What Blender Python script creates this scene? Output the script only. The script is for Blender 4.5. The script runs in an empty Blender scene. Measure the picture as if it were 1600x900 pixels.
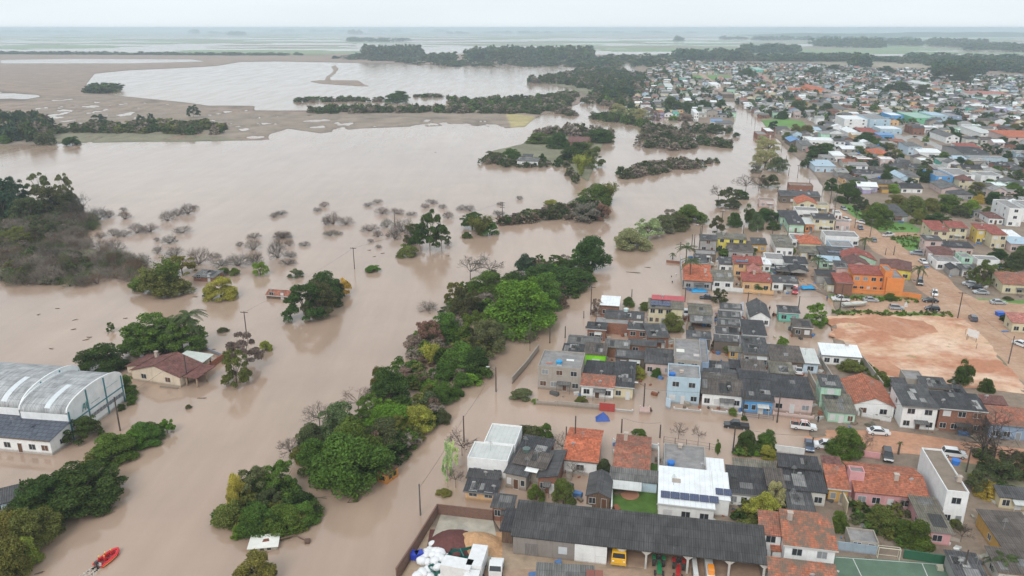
import bpy, math, random
import numpy as np
from mathutils import Vector, Matrix
R = math.radians
PI = math.pi
random.seed(7)
rng = np.random.default_rng(7)
S = bpy.context.scene
COL = S.collection

# ------------------------------------------------------------------ camera
CAM_H = 80.0
PITCH = math.atan(407 / 1200)
cam_d = bpy.data.cameras.new('camera')
cam = bpy.data.objects.new('camera', cam_d)
COL.objects.link(cam)
cam.location = (0, 0, CAM_H)
cam.rotation_euler = (PI / 2 - PITCH, 0, 0)
cam_d.sensor_width = 36
cam_d.lens = 27.0
cam_d.clip_start = 1
cam_d.clip_end = 120000
S.camera = cam

# ------------------------------------------------------------------ sky and sun
SUN_EL, SUN_AZ = R(42), R(200)
W = bpy.data.worlds.new('World')
S.world = W
W.use_nodes = True
wn = W.node_tree
bg = wn.nodes['Background']
sky = wn.nodes.new('ShaderNodeTexSky')
sky.sky_type = 'NISHITA'
sky.sun_disc = False
sky.sun_elevation = SUN_EL
sky.sun_rotation = SUN_AZ
sky.dust_density = 3.0
mx = wn.nodes.new('ShaderNodeMix')
mx.data_type = 'RGBA'
mx.inputs[0].default_value = 0.93                     # closed cloud deck over the clear sky
tc = wn.nodes.new('ShaderNodeTexCoord'); mpn = wn.nodes.new('ShaderNodeMapping'); nz = wn.nodes.new('ShaderNodeTexNoise'); cr = wn.nodes.new('ShaderNodeMapRange'); vs = wn.nodes.new('ShaderNodeVectorMath')
mpn.inputs[3].default_value = (1.5, 1.5, 9)           # faint banks in the overcast
nz.inputs['Scale'].default_value = 1.6; nz.inputs['Detail'].default_value = 5
cr.inputs[1].default_value = 0.3; cr.inputs[2].default_value = 0.7; cr.inputs[3].default_value = 0.95; cr.inputs[4].default_value = 1.04
vs.operation = 'SCALE'; vs.inputs[0].default_value = (7.7, 8.4, 8.8)
wn.links.new(tc.outputs['Generated'], mpn.inputs[0]); wn.links.new(mpn.outputs[0], nz.inputs['Vector']); wn.links.new(nz.outputs['Fac'], cr.inputs[0]); wn.links.new(cr.outputs[0], vs.inputs[3]); wn.links.new(vs.outputs[0], mx.inputs[7])
wn.links.new(sky.outputs[0], mx.inputs[6])
wn.links.new(mx.outputs[2], bg.inputs[0])
bg.inputs[1].default_value = 0.1
sl = bpy.data.lights.new('sun', 'SUN')
sl.energy = 1.5
sl.angle = R(25)
sl.color = (1.0, 0.965, 0.92)
so = bpy.data.objects.new('sun', sl)
COL.objects.link(so)
so.rotation_euler = (PI / 2 - SUN_EL, 0, R(-20))
S.view_settings.view_transform = 'Standard'
S.view_settings.look = 'None'
S.view_settings.exposure = 0.24
S.view_settings.gamma = 1.0
S.view_settings.use_curve_mapping = False
S.render.engine = 'CYCLES'
S.cycles.use_denoising = True
S.cycles.max_bounces = 6
S.cycles.diffuse_bounces = 2
S.cycles.glossy_bounces = 2
S.cycles.transmission_bounces = 2
S.cycles.transparent_max_bounces = 4
S.cycles.volume_bounces = 1
S.cycles.caustics_reflective = False
S.cycles.caustics_refractive = False
S.cycles.use_adaptive_sampling = True
S.cycles.adaptive_threshold = 0.02

# ------------------------------------------------------------------ from the photograph's pixels to places in the world
CP, SP = math.cos(PITCH), math.sin(PITCH)
def P(x, y, z=0.0):
    a, b = (x - 800) / 1200, (450 - y) / 1200
    t = (z - CAM_H) / (-SP + b * CP)
    return Vector((a * t, (CP + b * SP) * t, z))
def PX(p):
    x, y, z = p[0], p[1], p[2] - CAM_H
    dep = y * CP - z * SP
    return 800 + 1200 * x / dep, 450 - 1200 * (y * SP + z * CP) / dep
def px_m(y):                                          # photo pixels per metre at row y
    return (y - 43) * CP / CAM_H

# ------------------------------------------------------------------ tags
def tag(o, label=None, cat=None, group=None, kind=None):
    if label: o['label'] = label
    if cat: o['category'] = cat
    if group: o['group'] = group
    if kind: o['kind'] = kind
    return o
def empty(name, loc, rz=0.0):
    o = bpy.data.objects.new(name, None)
    COL.objects.link(o)
    o.location = loc
    o.rotation_euler = (0, 0, rz)
    o.empty_display_size = 0.5
    return o
def copy_tree(o, parent=None):
    c = o.copy()
    COL.objects.link(c)
    if parent: c.parent = parent
    for ch in o.children: copy_tree(ch, c)
    return c
AUTO = []
def auto(o, desc, px, py):                            # label finished at the end with its nearest landmark
    AUTO.append((o, desc, px, py))

# ------------------------------------------------------------------ mesh builder
class MB:
    def __init__(s): s.v = []; s.f = []; s.uv = []; s.m = []
    def face(s, pts, m=0, uv=None):
        pts = [Vector(p) for p in pts]
        i = len(s.v); s.v += [tuple(p) for p in pts]
        s.f.append(tuple(range(i, i + len(pts)))); s.m.append(m)
        if uv is None:
            n = (pts[1] - pts[0]).cross(pts[2] - pts[0])
            ax, ay, az = abs(n.x), abs(n.y), abs(n.z)
            if az > ax and az > ay: uv = [(p.x, p.y) for p in pts]
            elif ax > ay: uv = [(p.y, p.z) for p in pts]
            else: uv = [(p.x, p.z) for p in pts]
        s.uv += uv
    def box(s, x0, x1, y0, y1, z0, z1, m=0, top=None):
        a = [(x0, y0), (x1, y0), (x1, y1), (x0, y1)]
        for k in range(4):
            p, q = a[k], a[(k + 1) % 4]
            s.face([(p[0], p[1], z0), (q[0], q[1], z0), (q[0], q[1], z1), (p[0], p[1], z1)], m)
        s.face([(p[0], p[1], z1) for p in a], m if top is None else top)
        s.face([(p[0], p[1], z0) for p in reversed(a)], m)
    def prism(s, prof, y0, y1, m=0):                  # (x,z) outline, counter-clockwise seen from -y, extruded along y
        n = len(prof)
        s.face([(x, y0, z) for x, z in prof], m)
        s.face([(x, y1, z) for x, z in reversed(prof)], m)
        for k in range(n):
            p, q = prof[k], prof[(k + 1) % n]
            s.face([(p[0], y0, p[1]), (p[0], y1, p[1]), (q[0], y1, q[1]), (q[0], y0, q[1])], m)
    def slab(s, p, t=0.1, m=0, me=None):              # p0-p1 along the eave, p3-p2 along the ridge; uv in metres
        p = [Vector(a) for a in p]
        e = (p[1] - p[0]); L = e.length; e.normalize()
        sl_ = p[3] - p[0]; sl_ = sl_ - e * sl_.dot(e); sl_.normalize()
        uv = [((a - p[0]).dot(e), (a - p[0]).dot(sl_)) for a in p]
        n = e.cross(sl_); 
        if n.z < 0: n = -n
        b = [a - n * t for a in p]
        s.face(p, m, uv)
        me = m if me is None else me
        s.face(list(reversed(b)), me)
        for k in range(len(p)):
            q = (k + 1) % len(p)
            s.face([b[k], b[q], p[q], p[k]], me)
    def tube(s, a, b, r0, r1, n=6, m=0, cap=True):
        a, b = Vector(a), Vector(b)
        d = (b - a).normalized()
        x = d.cross(Vector((0, 0, 1)) if abs(d.z) < 0.9 else Vector((1, 0, 0))).normalized(); y = d.cross(x)
        A = [a + (x * math.cos(2 * PI * k / n) + y * math.sin(2 * PI * k / n)) * r0 for k in range(n)]
        B = [b + (x * math.cos(2 * PI * k / n) + y * math.sin(2 * PI * k / n)) * r1 for k in range(n)]
        for k in range(n):
            q = (k + 1) % n
            s.face([A[k], A[q], B[q], B[k]], m)
        if cap:
            s.face(B, m); s.face(list(reversed(A)), m)
    def build(s, name, mats, parent=None, loc=None, smooth=False):
        me = bpy.data.meshes.new(name)
        me.from_pydata(s.v, [], s.f)
        if not isinstance(mats, (list, tuple)): mats = [mats]
        for k in mats: me.materials.append(k)
        me.polygons.foreach_set('material_index', s.m)
        ul = me.uv_layers.new(name='UVMap')
        ul.data.foreach_set('uv', [c for u in s.uv for c in u])
        if smooth: me.polygons.foreach_set('use_smooth', [True] * len(me.polygons))
        me.update()
        o = bpy.data.objects.new(name, me)
        COL.objects.link(o)
        if parent is not None: o.parent = parent
        if loc is not None: o.location = loc
        return o

def np_mesh(name, V, F, mat, smooth=False, tint=None):
    me = bpy.data.meshes.new(name)
    k = F.shape[1]
    me.vertices.add(len(V)); me.vertices.foreach_set('co', V.astype(np.float32).ravel())
    me.loops.add(F.size); me.loops.foreach_set('vertex_index', F.astype(np.int32).ravel())
    me.polygons.add(len(F)); me.polygons.foreach_set('loop_start', np.arange(0, F.size, k, dtype=np.int32))
    me.update(calc_edges=True)
    if smooth: me.polygons.foreach_set('use_smooth', np.ones(len(F), dtype=bool))
    if tint is not None:
        a = me.color_attributes.new('tint', 'FLOAT_COLOR', 'POINT')
        a.data.foreach_set('color', np.concatenate([tint, np.ones((len(V), 1))], 1).astype(np.float32).ravel())
    if mat: me.materials.append(mat)
    me.validate()
    return me
def mobj(name, me, parent=None, loc=(0, 0, 0)):
    o = bpy.data.objects.new(name, me)
    COL.objects.link(o)
    o.location = loc
    if parent is not None: o.parent = parent
    return o

# ------------------------------------------------------------------ materials
class NT:
    def __init__(s, name):
        s.mat = bpy.data.materials.new(name); s.mat.use_nodes = True
        s.t = s.mat.node_tree; s.b = s.t.nodes['Principled BSDF']
    def n(s, typ, **kw):
        nd = s.t.nodes.new('ShaderNode' + typ)
        ins = kw.pop('ins', {})
        for k, v in kw.items(): setattr(nd, k, v)
        for k, v in ins.items(): s.put(nd.inputs[k], v)
        return nd
    def put(s, sock, v):
        if isinstance(v, bpy.types.NodeSocket): s.t.links.new(v, sock)
        elif isinstance(v, bpy.types.Node): s.t.links.new(v.outputs[0], sock)
        else:
            if isinstance(v, tuple) and len(v) == 3 and sock.type == 'RGBA': v = v + (1,)
            sock.default_value = v
    def math(s, op, a, b=0.0, c=0.0):
        nd = s.n('Math', operation=op)
        s.put(nd.inputs[0], a); s.put(nd.inputs[1], b); s.put(nd.inputs[2], c)
        return nd.outputs[0]
    def noise(s, vec, scale, detail=3.0, rough=0.55, dim=None):
        nd = s.n('TexNoise', ins={'Scale': scale, 'Detail': detail, 'Roughness': rough})
        if vec is not None: s.put(nd.inputs['Vector'], vec)
        return nd.outputs['Fac']
    def ramp(s, v, a, b, lo=0.0, hi=1.0):
        nd = s.n('MapRange', ins={0: v, 1: a, 2: b, 3: lo, 4: hi}); return nd.outputs[0]
    def mix(s, f, a, b, mode='MIX'):
        nd = s.n('Mix', data_type='RGBA', blend_type=mode)
        s.put(nd.inputs[0], f); s.put(nd.inputs[6], a); s.put(nd.inputs[7], b)
        return nd.outputs[2]
    def scale(s, col, f):                             # colour times a number
        nd = s.n('VectorMath', operation='SCALE'); s.put(nd.inputs[0], col); s.put(nd.inputs[3], f); return nd.outputs[0]
    def uv(s): return s.n('UVMap').outputs[0]
    def obj(s): return s.n('TexCoord').outputs['Object']
    def geo(s): return s.n('NewGeometry').outputs['Position']
    def done(s, col=None, rough=0.7, spec=0.3, bump=None, bs=0.3, bd=0.05, **kw):
        if col is not None: s.put(s.b.inputs['Base Color'], col)
        s.put(s.b.inputs['Roughness'], rough)
        s.put(s.b.inputs['Specular IOR Level'], spec)
        for k, v in kw.items(): s.put(s.b.inputs[k.replace('_', ' ')], v)
        if bump is not None:
            bn = s.n('Bump', ins={'Strength': bs, 'Distance': bd, 'Height': bump})
            s.t.links.new(bn.outputs[0], s.b.inputs['Normal'])
        return s.mat
MC = {}
def cached(fn):
    def g(*a):
        k = (fn.__name__,) + a
        if k not in MC: MC[k] = fn(*a)
        return MC[k]
    return g
@cached
def plaster(c, dirt=0.35):
    t = NT('plaster'); g = t.geo()
    n1 = t.noise(g, 0.5, 4); n2 = t.noise(g, 2.5, 4, 0.65)
    mp = t.n('Mapping', ins={0: g, 3: (2.2, 2.2, 0.25)})
    st = t.ramp(t.noise(mp.outputs[0], 1.0, 3), 0.52, 0.75)
    k = t.math('MULTIPLY', st, dirt)
    base = t.scale(c, t.ramp(n1, 0.3, 0.7, 0.88, 1.06))
    col = t.mix(k, base, (c[0] * .5 + .06, c[1] * .48 + .05, c[2] * .45 + .04))
    col = t.mix(t.math('MULTIPLY', t.ramp(n2, 0.58, 0.75), dirt * .8), col, (0.2, 0.18, 0.15))
    zz = t.n('SeparateXYZ', ins={0: g}).outputs[2]   # silt left by the flood on the foot of the walls
    mud = t.ramp(t.math('ADD', zz, t.math('MULTIPLY', n2, .5)), .95, .6)
    col = t.mix(t.math('MULTIPLY', mud, .6), col, (.2, .15, .11))
    return t.done(col, 0.85, 0.2)
@cached
def fib(c=(0.1, 0.098, 0.1), var=0.5):                # corrugated fibre-cement sheets
    t = NT('fibre_cement'); uv = t.uv()
    sp = t.n('SeparateXYZ', ins={0: uv}); u, v = sp.outputs[0], sp.outputs[1]
    wv = t.math('SINE', t.math('MULTIPLY', u, 2 * PI / 0.36))
    cell = t.n('CombineXYZ', ins={0: t.math('FLOOR', t.math('DIVIDE', u, 2.2)), 1: t.math('FLOOR', t.math('DIVIDE', v, 1.75))})
    wn_ = t.n('TexWhiteNoise', noise_dimensions='3D', ins={0: cell})
    oi = t.n('ObjectInfo').outputs['Random']
    g = t.geo()
    mp = t.n('CombineXYZ', ins={0: t.math('MULTIPLY', u, 2.4), 1: t.math('MULTIPLY', v, 0.35), 2: t.math('MULTIPLY', oi, 40.0)})
    streak = t.noise(mp.outputs[0], 1.0, 4, 0.6)
    blot = t.noise(g, 0.35, 4, 0.6)
    seam = t.math('LESS_THAN', t.math('FRACT', t.math('DIVIDE', v, 1.75)), 0.05)
    f = t.math('MULTIPLY', t.ramp(wn_.outputs[0], 0, 1, 1 - var * .35, 1 + var * .4), t.ramp(streak, 0.3, 0.7, 0.72, 1.28))
    f = t.math('MULTIPLY', f, t.ramp(blot, 0.3, 0.72, 0.75, 1.25))
    f = t.math('MULTIPLY', f, t.math('SUBTRACT', 1.0, t.math('MULTIPLY', seam, 0.4)))
    f = t.math('MULTIPLY', f, t.ramp(wv, -1, 1, 0.8, 1.15))
    col = t.scale(c, f)
    lich = t.ramp(t.noise(g, 1.7, 5, 0.7), 0.62, 0.72)
    col = t.mix(t.math('MULTIPLY', lich, 0.35), col, (0.25, 0.24, 0.2))
    return t.done(col, 0.75, 0.3, bump=wv, bs=0.6, bd=0.04)
@cached
def tile(c=(0.4, 0.13, 0.07), moss=0.3):
    t = NT('clay_tile'); uv = t.uv()
    sp = t.n('SeparateXYZ', ins={0: uv}); u, v = sp.outputs[0], sp.outputs[1]
    wu = t.math('SINE', t.math('MULTIPLY', u, 2 * PI / 0.34))
    wv = t.math('FRACT', t.math('DIVIDE', v, 0.42))
    cell = t.n('CombineXYZ', ins={0: t.math('FLOOR', t.math('DIVIDE', u, 0.34)), 1: t.math('FLOOR', t.math('DIVIDE', v, 0.42))})
    wn_ = t.n('TexWhiteNoise', noise_dimensions='3D', ins={0: cell})
    g = t.geo()
    f = t.math('MULTIPLY', t.ramp(wn_.outputs[0], 0, 1, 0.72, 1.28), t.ramp(t.noise(g, 0.5, 4), 0.3, 0.7, 0.78, 1.22))
    f = t.math('MULTIPLY', f, t.ramp(wv, 0, 0.35, 0.6, 1.08))
    col = t.scale(c, f)
    mo = t.ramp(t.noise(g, 0.55, 6, 0.75), 0.62 - moss * .3, 0.74 - moss * .2)
    col = t.mix(t.math('MULTIPLY', mo, min(1, moss * 1.3)), col, (0.17, 0.13, 0.1))
    return t.done(col, 0.8, 0.25, bump=t.math('ADD', wu, wv), bs=0.7, bd=0.05)
@cached
def metal(c=(0.75, 0.77, 0.78)):
    t = NT('sheet_metal'); uv = t.uv()
    sp = t.n('SeparateXYZ', ins={0: uv})
    wu = t.math('FRACT', t.math('DIVIDE', sp.outputs[0], 0.9))
    rib = t.math('LESS_THAN', wu, 0.09)
    g = t.geo()
    f = t.math('MULTIPLY', t.ramp(t.noise(g, 0.5, 5, 0.6), 0.3, 0.72, 1.06, 0.84), t.ramp(rib, 0, 1, 1, 0.86))
    return t.done(t.scale(c, f), 0.45, 0.4, bump=rib, bs=0.5, bd=0.03)
@cached
def concrete(c=(0.3, 0.28, 0.26), stain=0.6):
    t = NT('concrete'); g = t.geo()
    f = t.ramp(t.noise(g, 0.6, 6, 0.65), 0.3, 0.7, 1 + .3 * stain, 1 - .45 * stain)
    col = t.scale(c, f)
    w = t.ramp(t.noise(g, 0.28, 3, 0.5), 0.56, 0.62)
    col = t.mix(t.math('MULTIPLY', w, stain * .5), col, (0.12, 0.12, 0.13))
    return t.done(col, t.ramp(w, 0, 1, 0.85, 0.35), 0.35)
@cached
def brick(c=(0.3, 0.11, 0.06), mort=(0.3, 0.26, 0.22)):
    t = NT('brickwork'); uv = t.uv(); g = t.geo()
    b = t.n('TexBrick', ins={0: uv, 'Scale': 1.0, 'Mortar Size': 0.012, 'Brick Width': 0.24, 'Row Height': 0.2,
        'Color1': c + (1,), 'Color2': (c[0] * .65, c[1] * .7, c[2] * .8, 1), 'Mortar': mort + (1,)})
    col = t.mix(t.ramp(t.noise(g, 0.7, 5, 0.65), 0.5, 0.75, 0, 0.6), b.outputs[0], (0.13, 0.11, 0.1))
    return t.done(col, 0.9, 0.15, bump=b.outputs['Fac'], bs=0.3, bd=-0.02)
@cached
def paint(c, rough=0.4):
    t = NT('paint'); g = t.obj()
    return t.done(t.scale(c, t.ramp(t.noise(g, 1.3, 4), 0.3, 0.7, 0.9, 1.06)), rough, 0.5)
@cached
def coat(c):
    t = NT('car_paint')
    return t.done(c, 0.22, 0.5, Coat_Weight=0.6, Coat_Roughness=0.05)
@cached
def wood(c=(0.16, 0.12, 0.09)):
    t = NT('weathered_wood'); g = t.obj()
    mp = t.n('Mapping', ins={0: g, 3: (7, 7, 0.6)})
    return t.done(t.scale(c, t.ramp(t.noise(mp.outputs[0], 1.0, 3), 0.3, 0.7, 0.6, 1.35)), 0.85, 0.2)
@cached
def cloth(c):
    t = NT('cloth'); return t.done(c, 0.9, 0.1)
def m_glass():
    t = NT('window_glass'); return t.done((0.03, 0.035, 0.04), 0.08, 0.6)
GLASS = m_glass()
def m_panel():
    t = NT('solar_cells'); uv = t.uv()
    b = t.n('TexBrick', offset=0.0, ins={0: uv, 'Scale': 1.0, 'Mortar Size': 0.02, 'Brick Width': 0.3, 'Row Height': 0.3,
        'Color1': (0.02, 0.03, 0.09, 1), 'Color2': (0.025, 0.04, 0.11, 1), 'Mortar': (0.12, 0.14, 0.2, 1)})
    return t.done(b.outputs[0], 0.15, 0.6)
PANEL = m_panel()
RUBBER = paint((0.025, 0.025, 0.025), 0.8)
def m_leaf(name, attr, bark=False):
    t = NT(name)
    if attr == 'obj': base = t.n('ObjectInfo').outputs['Color']
    else: base = t.n('Attribute', attribute_name='tint').outputs['Color']
    g = t.geo()
    if bark:
        return t.done(t.scale(base, t.ramp(t.noise(g, 1.2, 3), 0.3, 0.7, 0.7, 1.3)), 0.95, 0.1)
    rnd = t.n('NewGeometry').outputs['Random Per Island']
    lump = t.noise(g, 0.35, 3)
    f = t.math('MULTIPLY', t.ramp(rnd, 0, 1, 0.62, 1.5), t.ramp(lump, 0.3, 0.7, 0.75, 1.3))
    col = t.scale(base, f)
    yl = t.math('MULTIPLY', t.ramp(t.noise(g, 0.9, 2), 0.55, 0.75), 0.22)
    col = t.mix(yl, col, (0.14, 0.15, 0.035))
    m = t.done(col, 0.8, 0.08)
    tr = t.n('BsdfTranslucent', ins={0: t.scale(col, 1.5)})
    ms = t.n('MixShader', ins={0: 0.22, 1: t.b.outputs[0], 2: tr.outputs[0]})
    t.t.links.new(ms.outputs[0], t.t.nodes['Material Output'].inputs[0])
    return m
LEAF = m_leaf('leaves', 'obj'); LEAF_T = m_leaf('leaves_mixed', 'tint')
TWIG = m_leaf('twigs', 'obj', True); TWIG_T = m_leaf('twigs_mixed', 'tint', True)
BARK = wood((0.12, 0.095, 0.075)); BARK_PALE = wood((0.36, 0.33, 0.29))

# ------------------------------------------------------------------ noise for the terrain
_LT = rng.random((512, 512))
def vn(x, y):
    xi = np.floor(x).astype(int); yi = np.floor(y).astype(int)
    fx = x - xi; fy = y - yi
    fx = fx * fx * (3 - 2 * fx); fy = fy * fy * (3 - 2 * fy)
    g = lambda a, b: _LT[a & 511, b & 511]
    return (g(xi, yi) * (1 - fx) + g(xi + 1, yi) * fx) * (1 - fy) + (g(xi, yi + 1) * (1 - fx) + g(xi + 1, yi + 1) * fx) * fy
def fbm(x, y, o=4):
    r = 0; a = 0.5; s = 0
    for k in range(o):
        r = r + a * vn(x + 17.3 * k, y + 5.7 * k); s += a; a *= 0.5; x = x * 2.03; y = y * 2.03
    return r / s
def sdf(poly, X, Y):                                  # positive inside, in photo pixels
    d = np.full(X.shape, 1e9); ins = np.zeros(X.shape, bool)
    n = len(poly)
    for k in range(n):
        ax, ay = poly[k]; bx, by = poly[(k + 1) % n]
        ex, ey = bx - ax, by - ay
        t = np.clip(((X - ax) * ex + (Y - ay) * ey) / (ex * ex + ey * ey + 1e-9), 0, 1)
        d = np.minimum(d, np.hypot(X - ax - t * ex, Y - ay - t * ey))
        if ay != by:
            c = ((ay > Y) != (by > Y)) & (X < ex * (Y - ay) / (by - ay) + ax)
            ins ^= c
    return np.where(ins, d, -d)
def inside(poly, x, y):
    r = False; n = len(poly)
    for k in range(n):
        ax, ay = poly[k]; bx, by = poly[(k + 1) % n]
        if (ay > y) != (by > y) and x < (bx - ax) * (y - ay) / (by - ay) + ax: r = not r
    return r
# ------------------------------------------------------------------ terrain: one sheet, with the flood standing in its low parts
# (outline, height inside, edge softness per pixel, noise amplitude, noise scale x, noise scale y)
BR = (0.29, 0.215, 0.17); BR2 = (0.27, 0.215, 0.17); OL = (0.20, 0.19, 0.12); GR = (0.12, 0.24, 0.055); GRF = (0.22, 0.29, 0.16)
MUD = (0.25, 0.19, 0.145); DIRT = (0.46, 0.30, 0.205); CLAY = (0.56, 0.34, 0.2); RED = (0.36, 0.15, 0.08); BED = (0.22, 0.17, 0.13)
LAND = [
 ([(-900, 43), (2500, 43), (2500, 92), (1000, 96), (990, 92), (900, 104), (690, 107), (600, 104), (430, 101), (375, 102), (340, 108), (290, 111),
   (200, 115), (150, 120), (140, 133), (150, 140), (187, 145), (220, 148), (290, 155), (325, 160), (440, 161), (600, 160), (690, 158), (700, 151),
   (862, 147), (880, 150), (905, 143), (925, 150), (905, 168), (870, 178), (842, 186), (822, 203), (790, 205), (720, 201), (640, 203), (560, 206),
   (500, 213), (450, 206), (425, 214), (430, 224), (300, 226), (130, 228), (0, 232), (-900, 238)], 0.45, 0.05, 0.0, BR, 1, 1),
 ([(472, 127), (500, 123), (560, 124), (570, 130), (588, 137), (560, 137), (500, 133)], 0.3, 0.15, 0.2, BR, .02, .02),
 ([(508, 126), (508, 120), (516, 115), (521, 110), (517, 104), (525, 102), (529, 108), (526, 114), (518, 120), (516, 125)], 0.5, 0.6, 0.0, BR, .02, .02),
 ([(828, 127), (870, 118), (920, 112), (960, 112), (1000, 130), (990, 150), (960, 165), (900, 142), (850, 133)], 0.4, 0.1, 0.0, OL, 1, 1),
 ([(746, 248), (770, 232), (815, 222), (830, 207), (880, 203), (955, 205), (940, 240), (920, 290), (880, 264), (800, 262)], 0.35, 0.08, 0.1, OL, .05, .05),
 ([(775, 355), (840, 335), (900, 300), (960, 300), (945, 340), (860, 352), (800, 357)], 0.2, 0.05, 0.2, OL, .05, .05),
 ([(-900, 300), (100, 300), (150, 340), (150, 380), (225, 395), (220, 440), (100, 448), (-900, 448)], 0.15, 0.03, 0.3, OL, .06, .06),
 ([(990, 92), (1080, 95), (2500, 92), (2500, 1400), (600, 1400), (622, 900), (684, 792), (770, 800), (790, 830), (960, 806), (957, 740), (1026, 716), (1032, 765), (1120, 760),
   (1205, 715), (1240, 706), (1255, 692), (1262, 640), (1262, 575), (1300, 545), (1290, 500), (1303, 487), (1290, 466), (1262, 455), (1235, 442),
   (1215, 405), (1262, 362), (1285, 350), (1300, 338), (1290, 310), (1270, 290), (1238, 248), (1205, 215), (1180, 185), (1155, 175), (1150, 200), (1120, 206),
   (1080, 196), (1040, 190), (1010, 183), (1000, 150), (985, 135)], 0.35, 0.06, 0.0, MUD, 1, 1),
 # shallow flooded fields far out and wet ground
 ([(0, 94), (100, 92), (300, 93), (320, 96), (200, 99), (0, 99)], -0.5, 0.6, 0, BED, 1, 1),
 ([(-200, 146), (0, 141), (60, 147), (66, 152), (35, 160), (-200, 160)], 0.0, 0.2, 0.25, BED, .01, .01),
 ([(400, 166), (440, 162), (560, 163), (520, 168), (480, 173), (395, 173)], -0.2, 0.25, 0.2, BED, .01, .02),
 ([(600, 161), (690, 158), (740, 160), (690, 164), (600, 164)], -0.3, 0.3, 0, BED, 1, 1),
 ([(1132, 160), (1146, 160), (1175, 190), (1215, 232), (1262, 262), (1300, 315), (1302, 338), (1280, 342), (1262, 330), (1235, 290), (1200, 262), (1180, 215)], -0.5, 0.06, 0.1, BED, 1, 1),
 ([(1265, 470), (1300, 476), (1310, 490), (1275, 530), (1262, 525)], -0.3, 0.1, 0.1, BED, .1, .1),
 ([(1018, 722), (1040, 690), (1110, 700), (1180, 712), (1250, 700), (1262, 700), (1262, 660), (1000, 640), (900, 690)], -0.4, 0.08, 0.0, BED, 1, 1),
 ([(960, 770), (1025, 770), (1025, 805), (957, 798)], 0.35, 0.1, 0.0, GR, 1, 1),
]
ZONES = [  # colour only
 ([(-900, 86), (340, 86), (520, 88), (500, 84), (300, 83), (-900, 83)], OL, 1.0),
 ([(-900, 43), (2500, 43), (2500, 82), (1600, 88), (1300, 92), (1000, 86), (900, 80), (520, 84), (-900, 82)], GRF, 1.0),
 ([(50, 150), (66, 152), (220, 148), (330, 162), (430, 163), (300, 176), (70, 178), (45, 168)], BR2, 0.5),
 ([(0, 175), (480, 178), (800, 178), (840, 186), (822, 204), (430, 212), (300, 224), (0, 232)], BR2, 1.0),
 ([(790, 176), (842, 184), (825, 204), (800, 203)], (0.40, 0.33, 0.16), 1.0),
 ([(70, 208), (300, 209), (400, 222), (120, 228), (60, 226)], OL, 0.8),
 ([(1180, 188), (1230, 186), (1255, 190), (1262, 200), (1200, 200), (1182, 196)], GR, 1.0),
 ([(1070, 118), (1140, 118), (1145, 124), (1095, 125)], GR, 1.0),
 ([(1230, 92), (1400, 95), (1500, 102), (1440, 106), (1300, 103)], (0.33, 0.28, 0.2), 1.0),
 ([(1315, 320), (1335, 322), (1372, 350), (1440, 358), (1435, 366), (1372, 362), (1340, 345)], GR, 1.0),
 ([(1388, 372), (1412, 367), (1435, 366), (1448, 392), (1440, 398), (1410, 388)], GR, 1.0),
 ([(1360, 345), (1400, 340), (1430, 355), (1432, 362), (1375, 362)], GR, 1.0),
 ([(1297, 461), (1440, 467), (1438, 475), (1300, 472)], GR, 1.0),
 ([(1305, 487), (1400, 484), (1500, 490), (1500, 497), (1420, 497), (1340, 492), (1290, 497)], GR, 1.0),
 ([(1520, 468), (1600, 470), (1640, 478), (1530, 476)], GR, 1.0),
 ([(1500, 490), (1512, 498), (1600, 590), (1590, 600), (1570, 585), (1560, 560), (1500, 500)], OL, 1.0),
 ([(1553, 496), (1562, 494), (1610, 535), (1610, 555), (1590, 540)], GR, 1.0),
 ([(1500, 700), (1620, 720), (1620, 790), (1530, 780), (1500, 740)], OL, 0.9),
 ([(1280, 700), (1360, 700), (1372, 712), (1290, 710)], OL, 0.8),
 ([(957, 765), (1026, 770), (1027, 812), (955, 805)], GR, 1.0), ([(1010, 716), (1028, 716), (1030, 770), (1011, 765)], (0.13, 0.19, 0.06), 1.0),
 ([(1370, 590), (1392, 590), (1392, 606), (1375, 606)], GR, 0.8),
 ([(600, 805), (800, 860), (1200, 885), (1300, 905), (1300, 1200), (500, 1200)], (0.36, 0.27, 0.19), 1.0),
]
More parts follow.
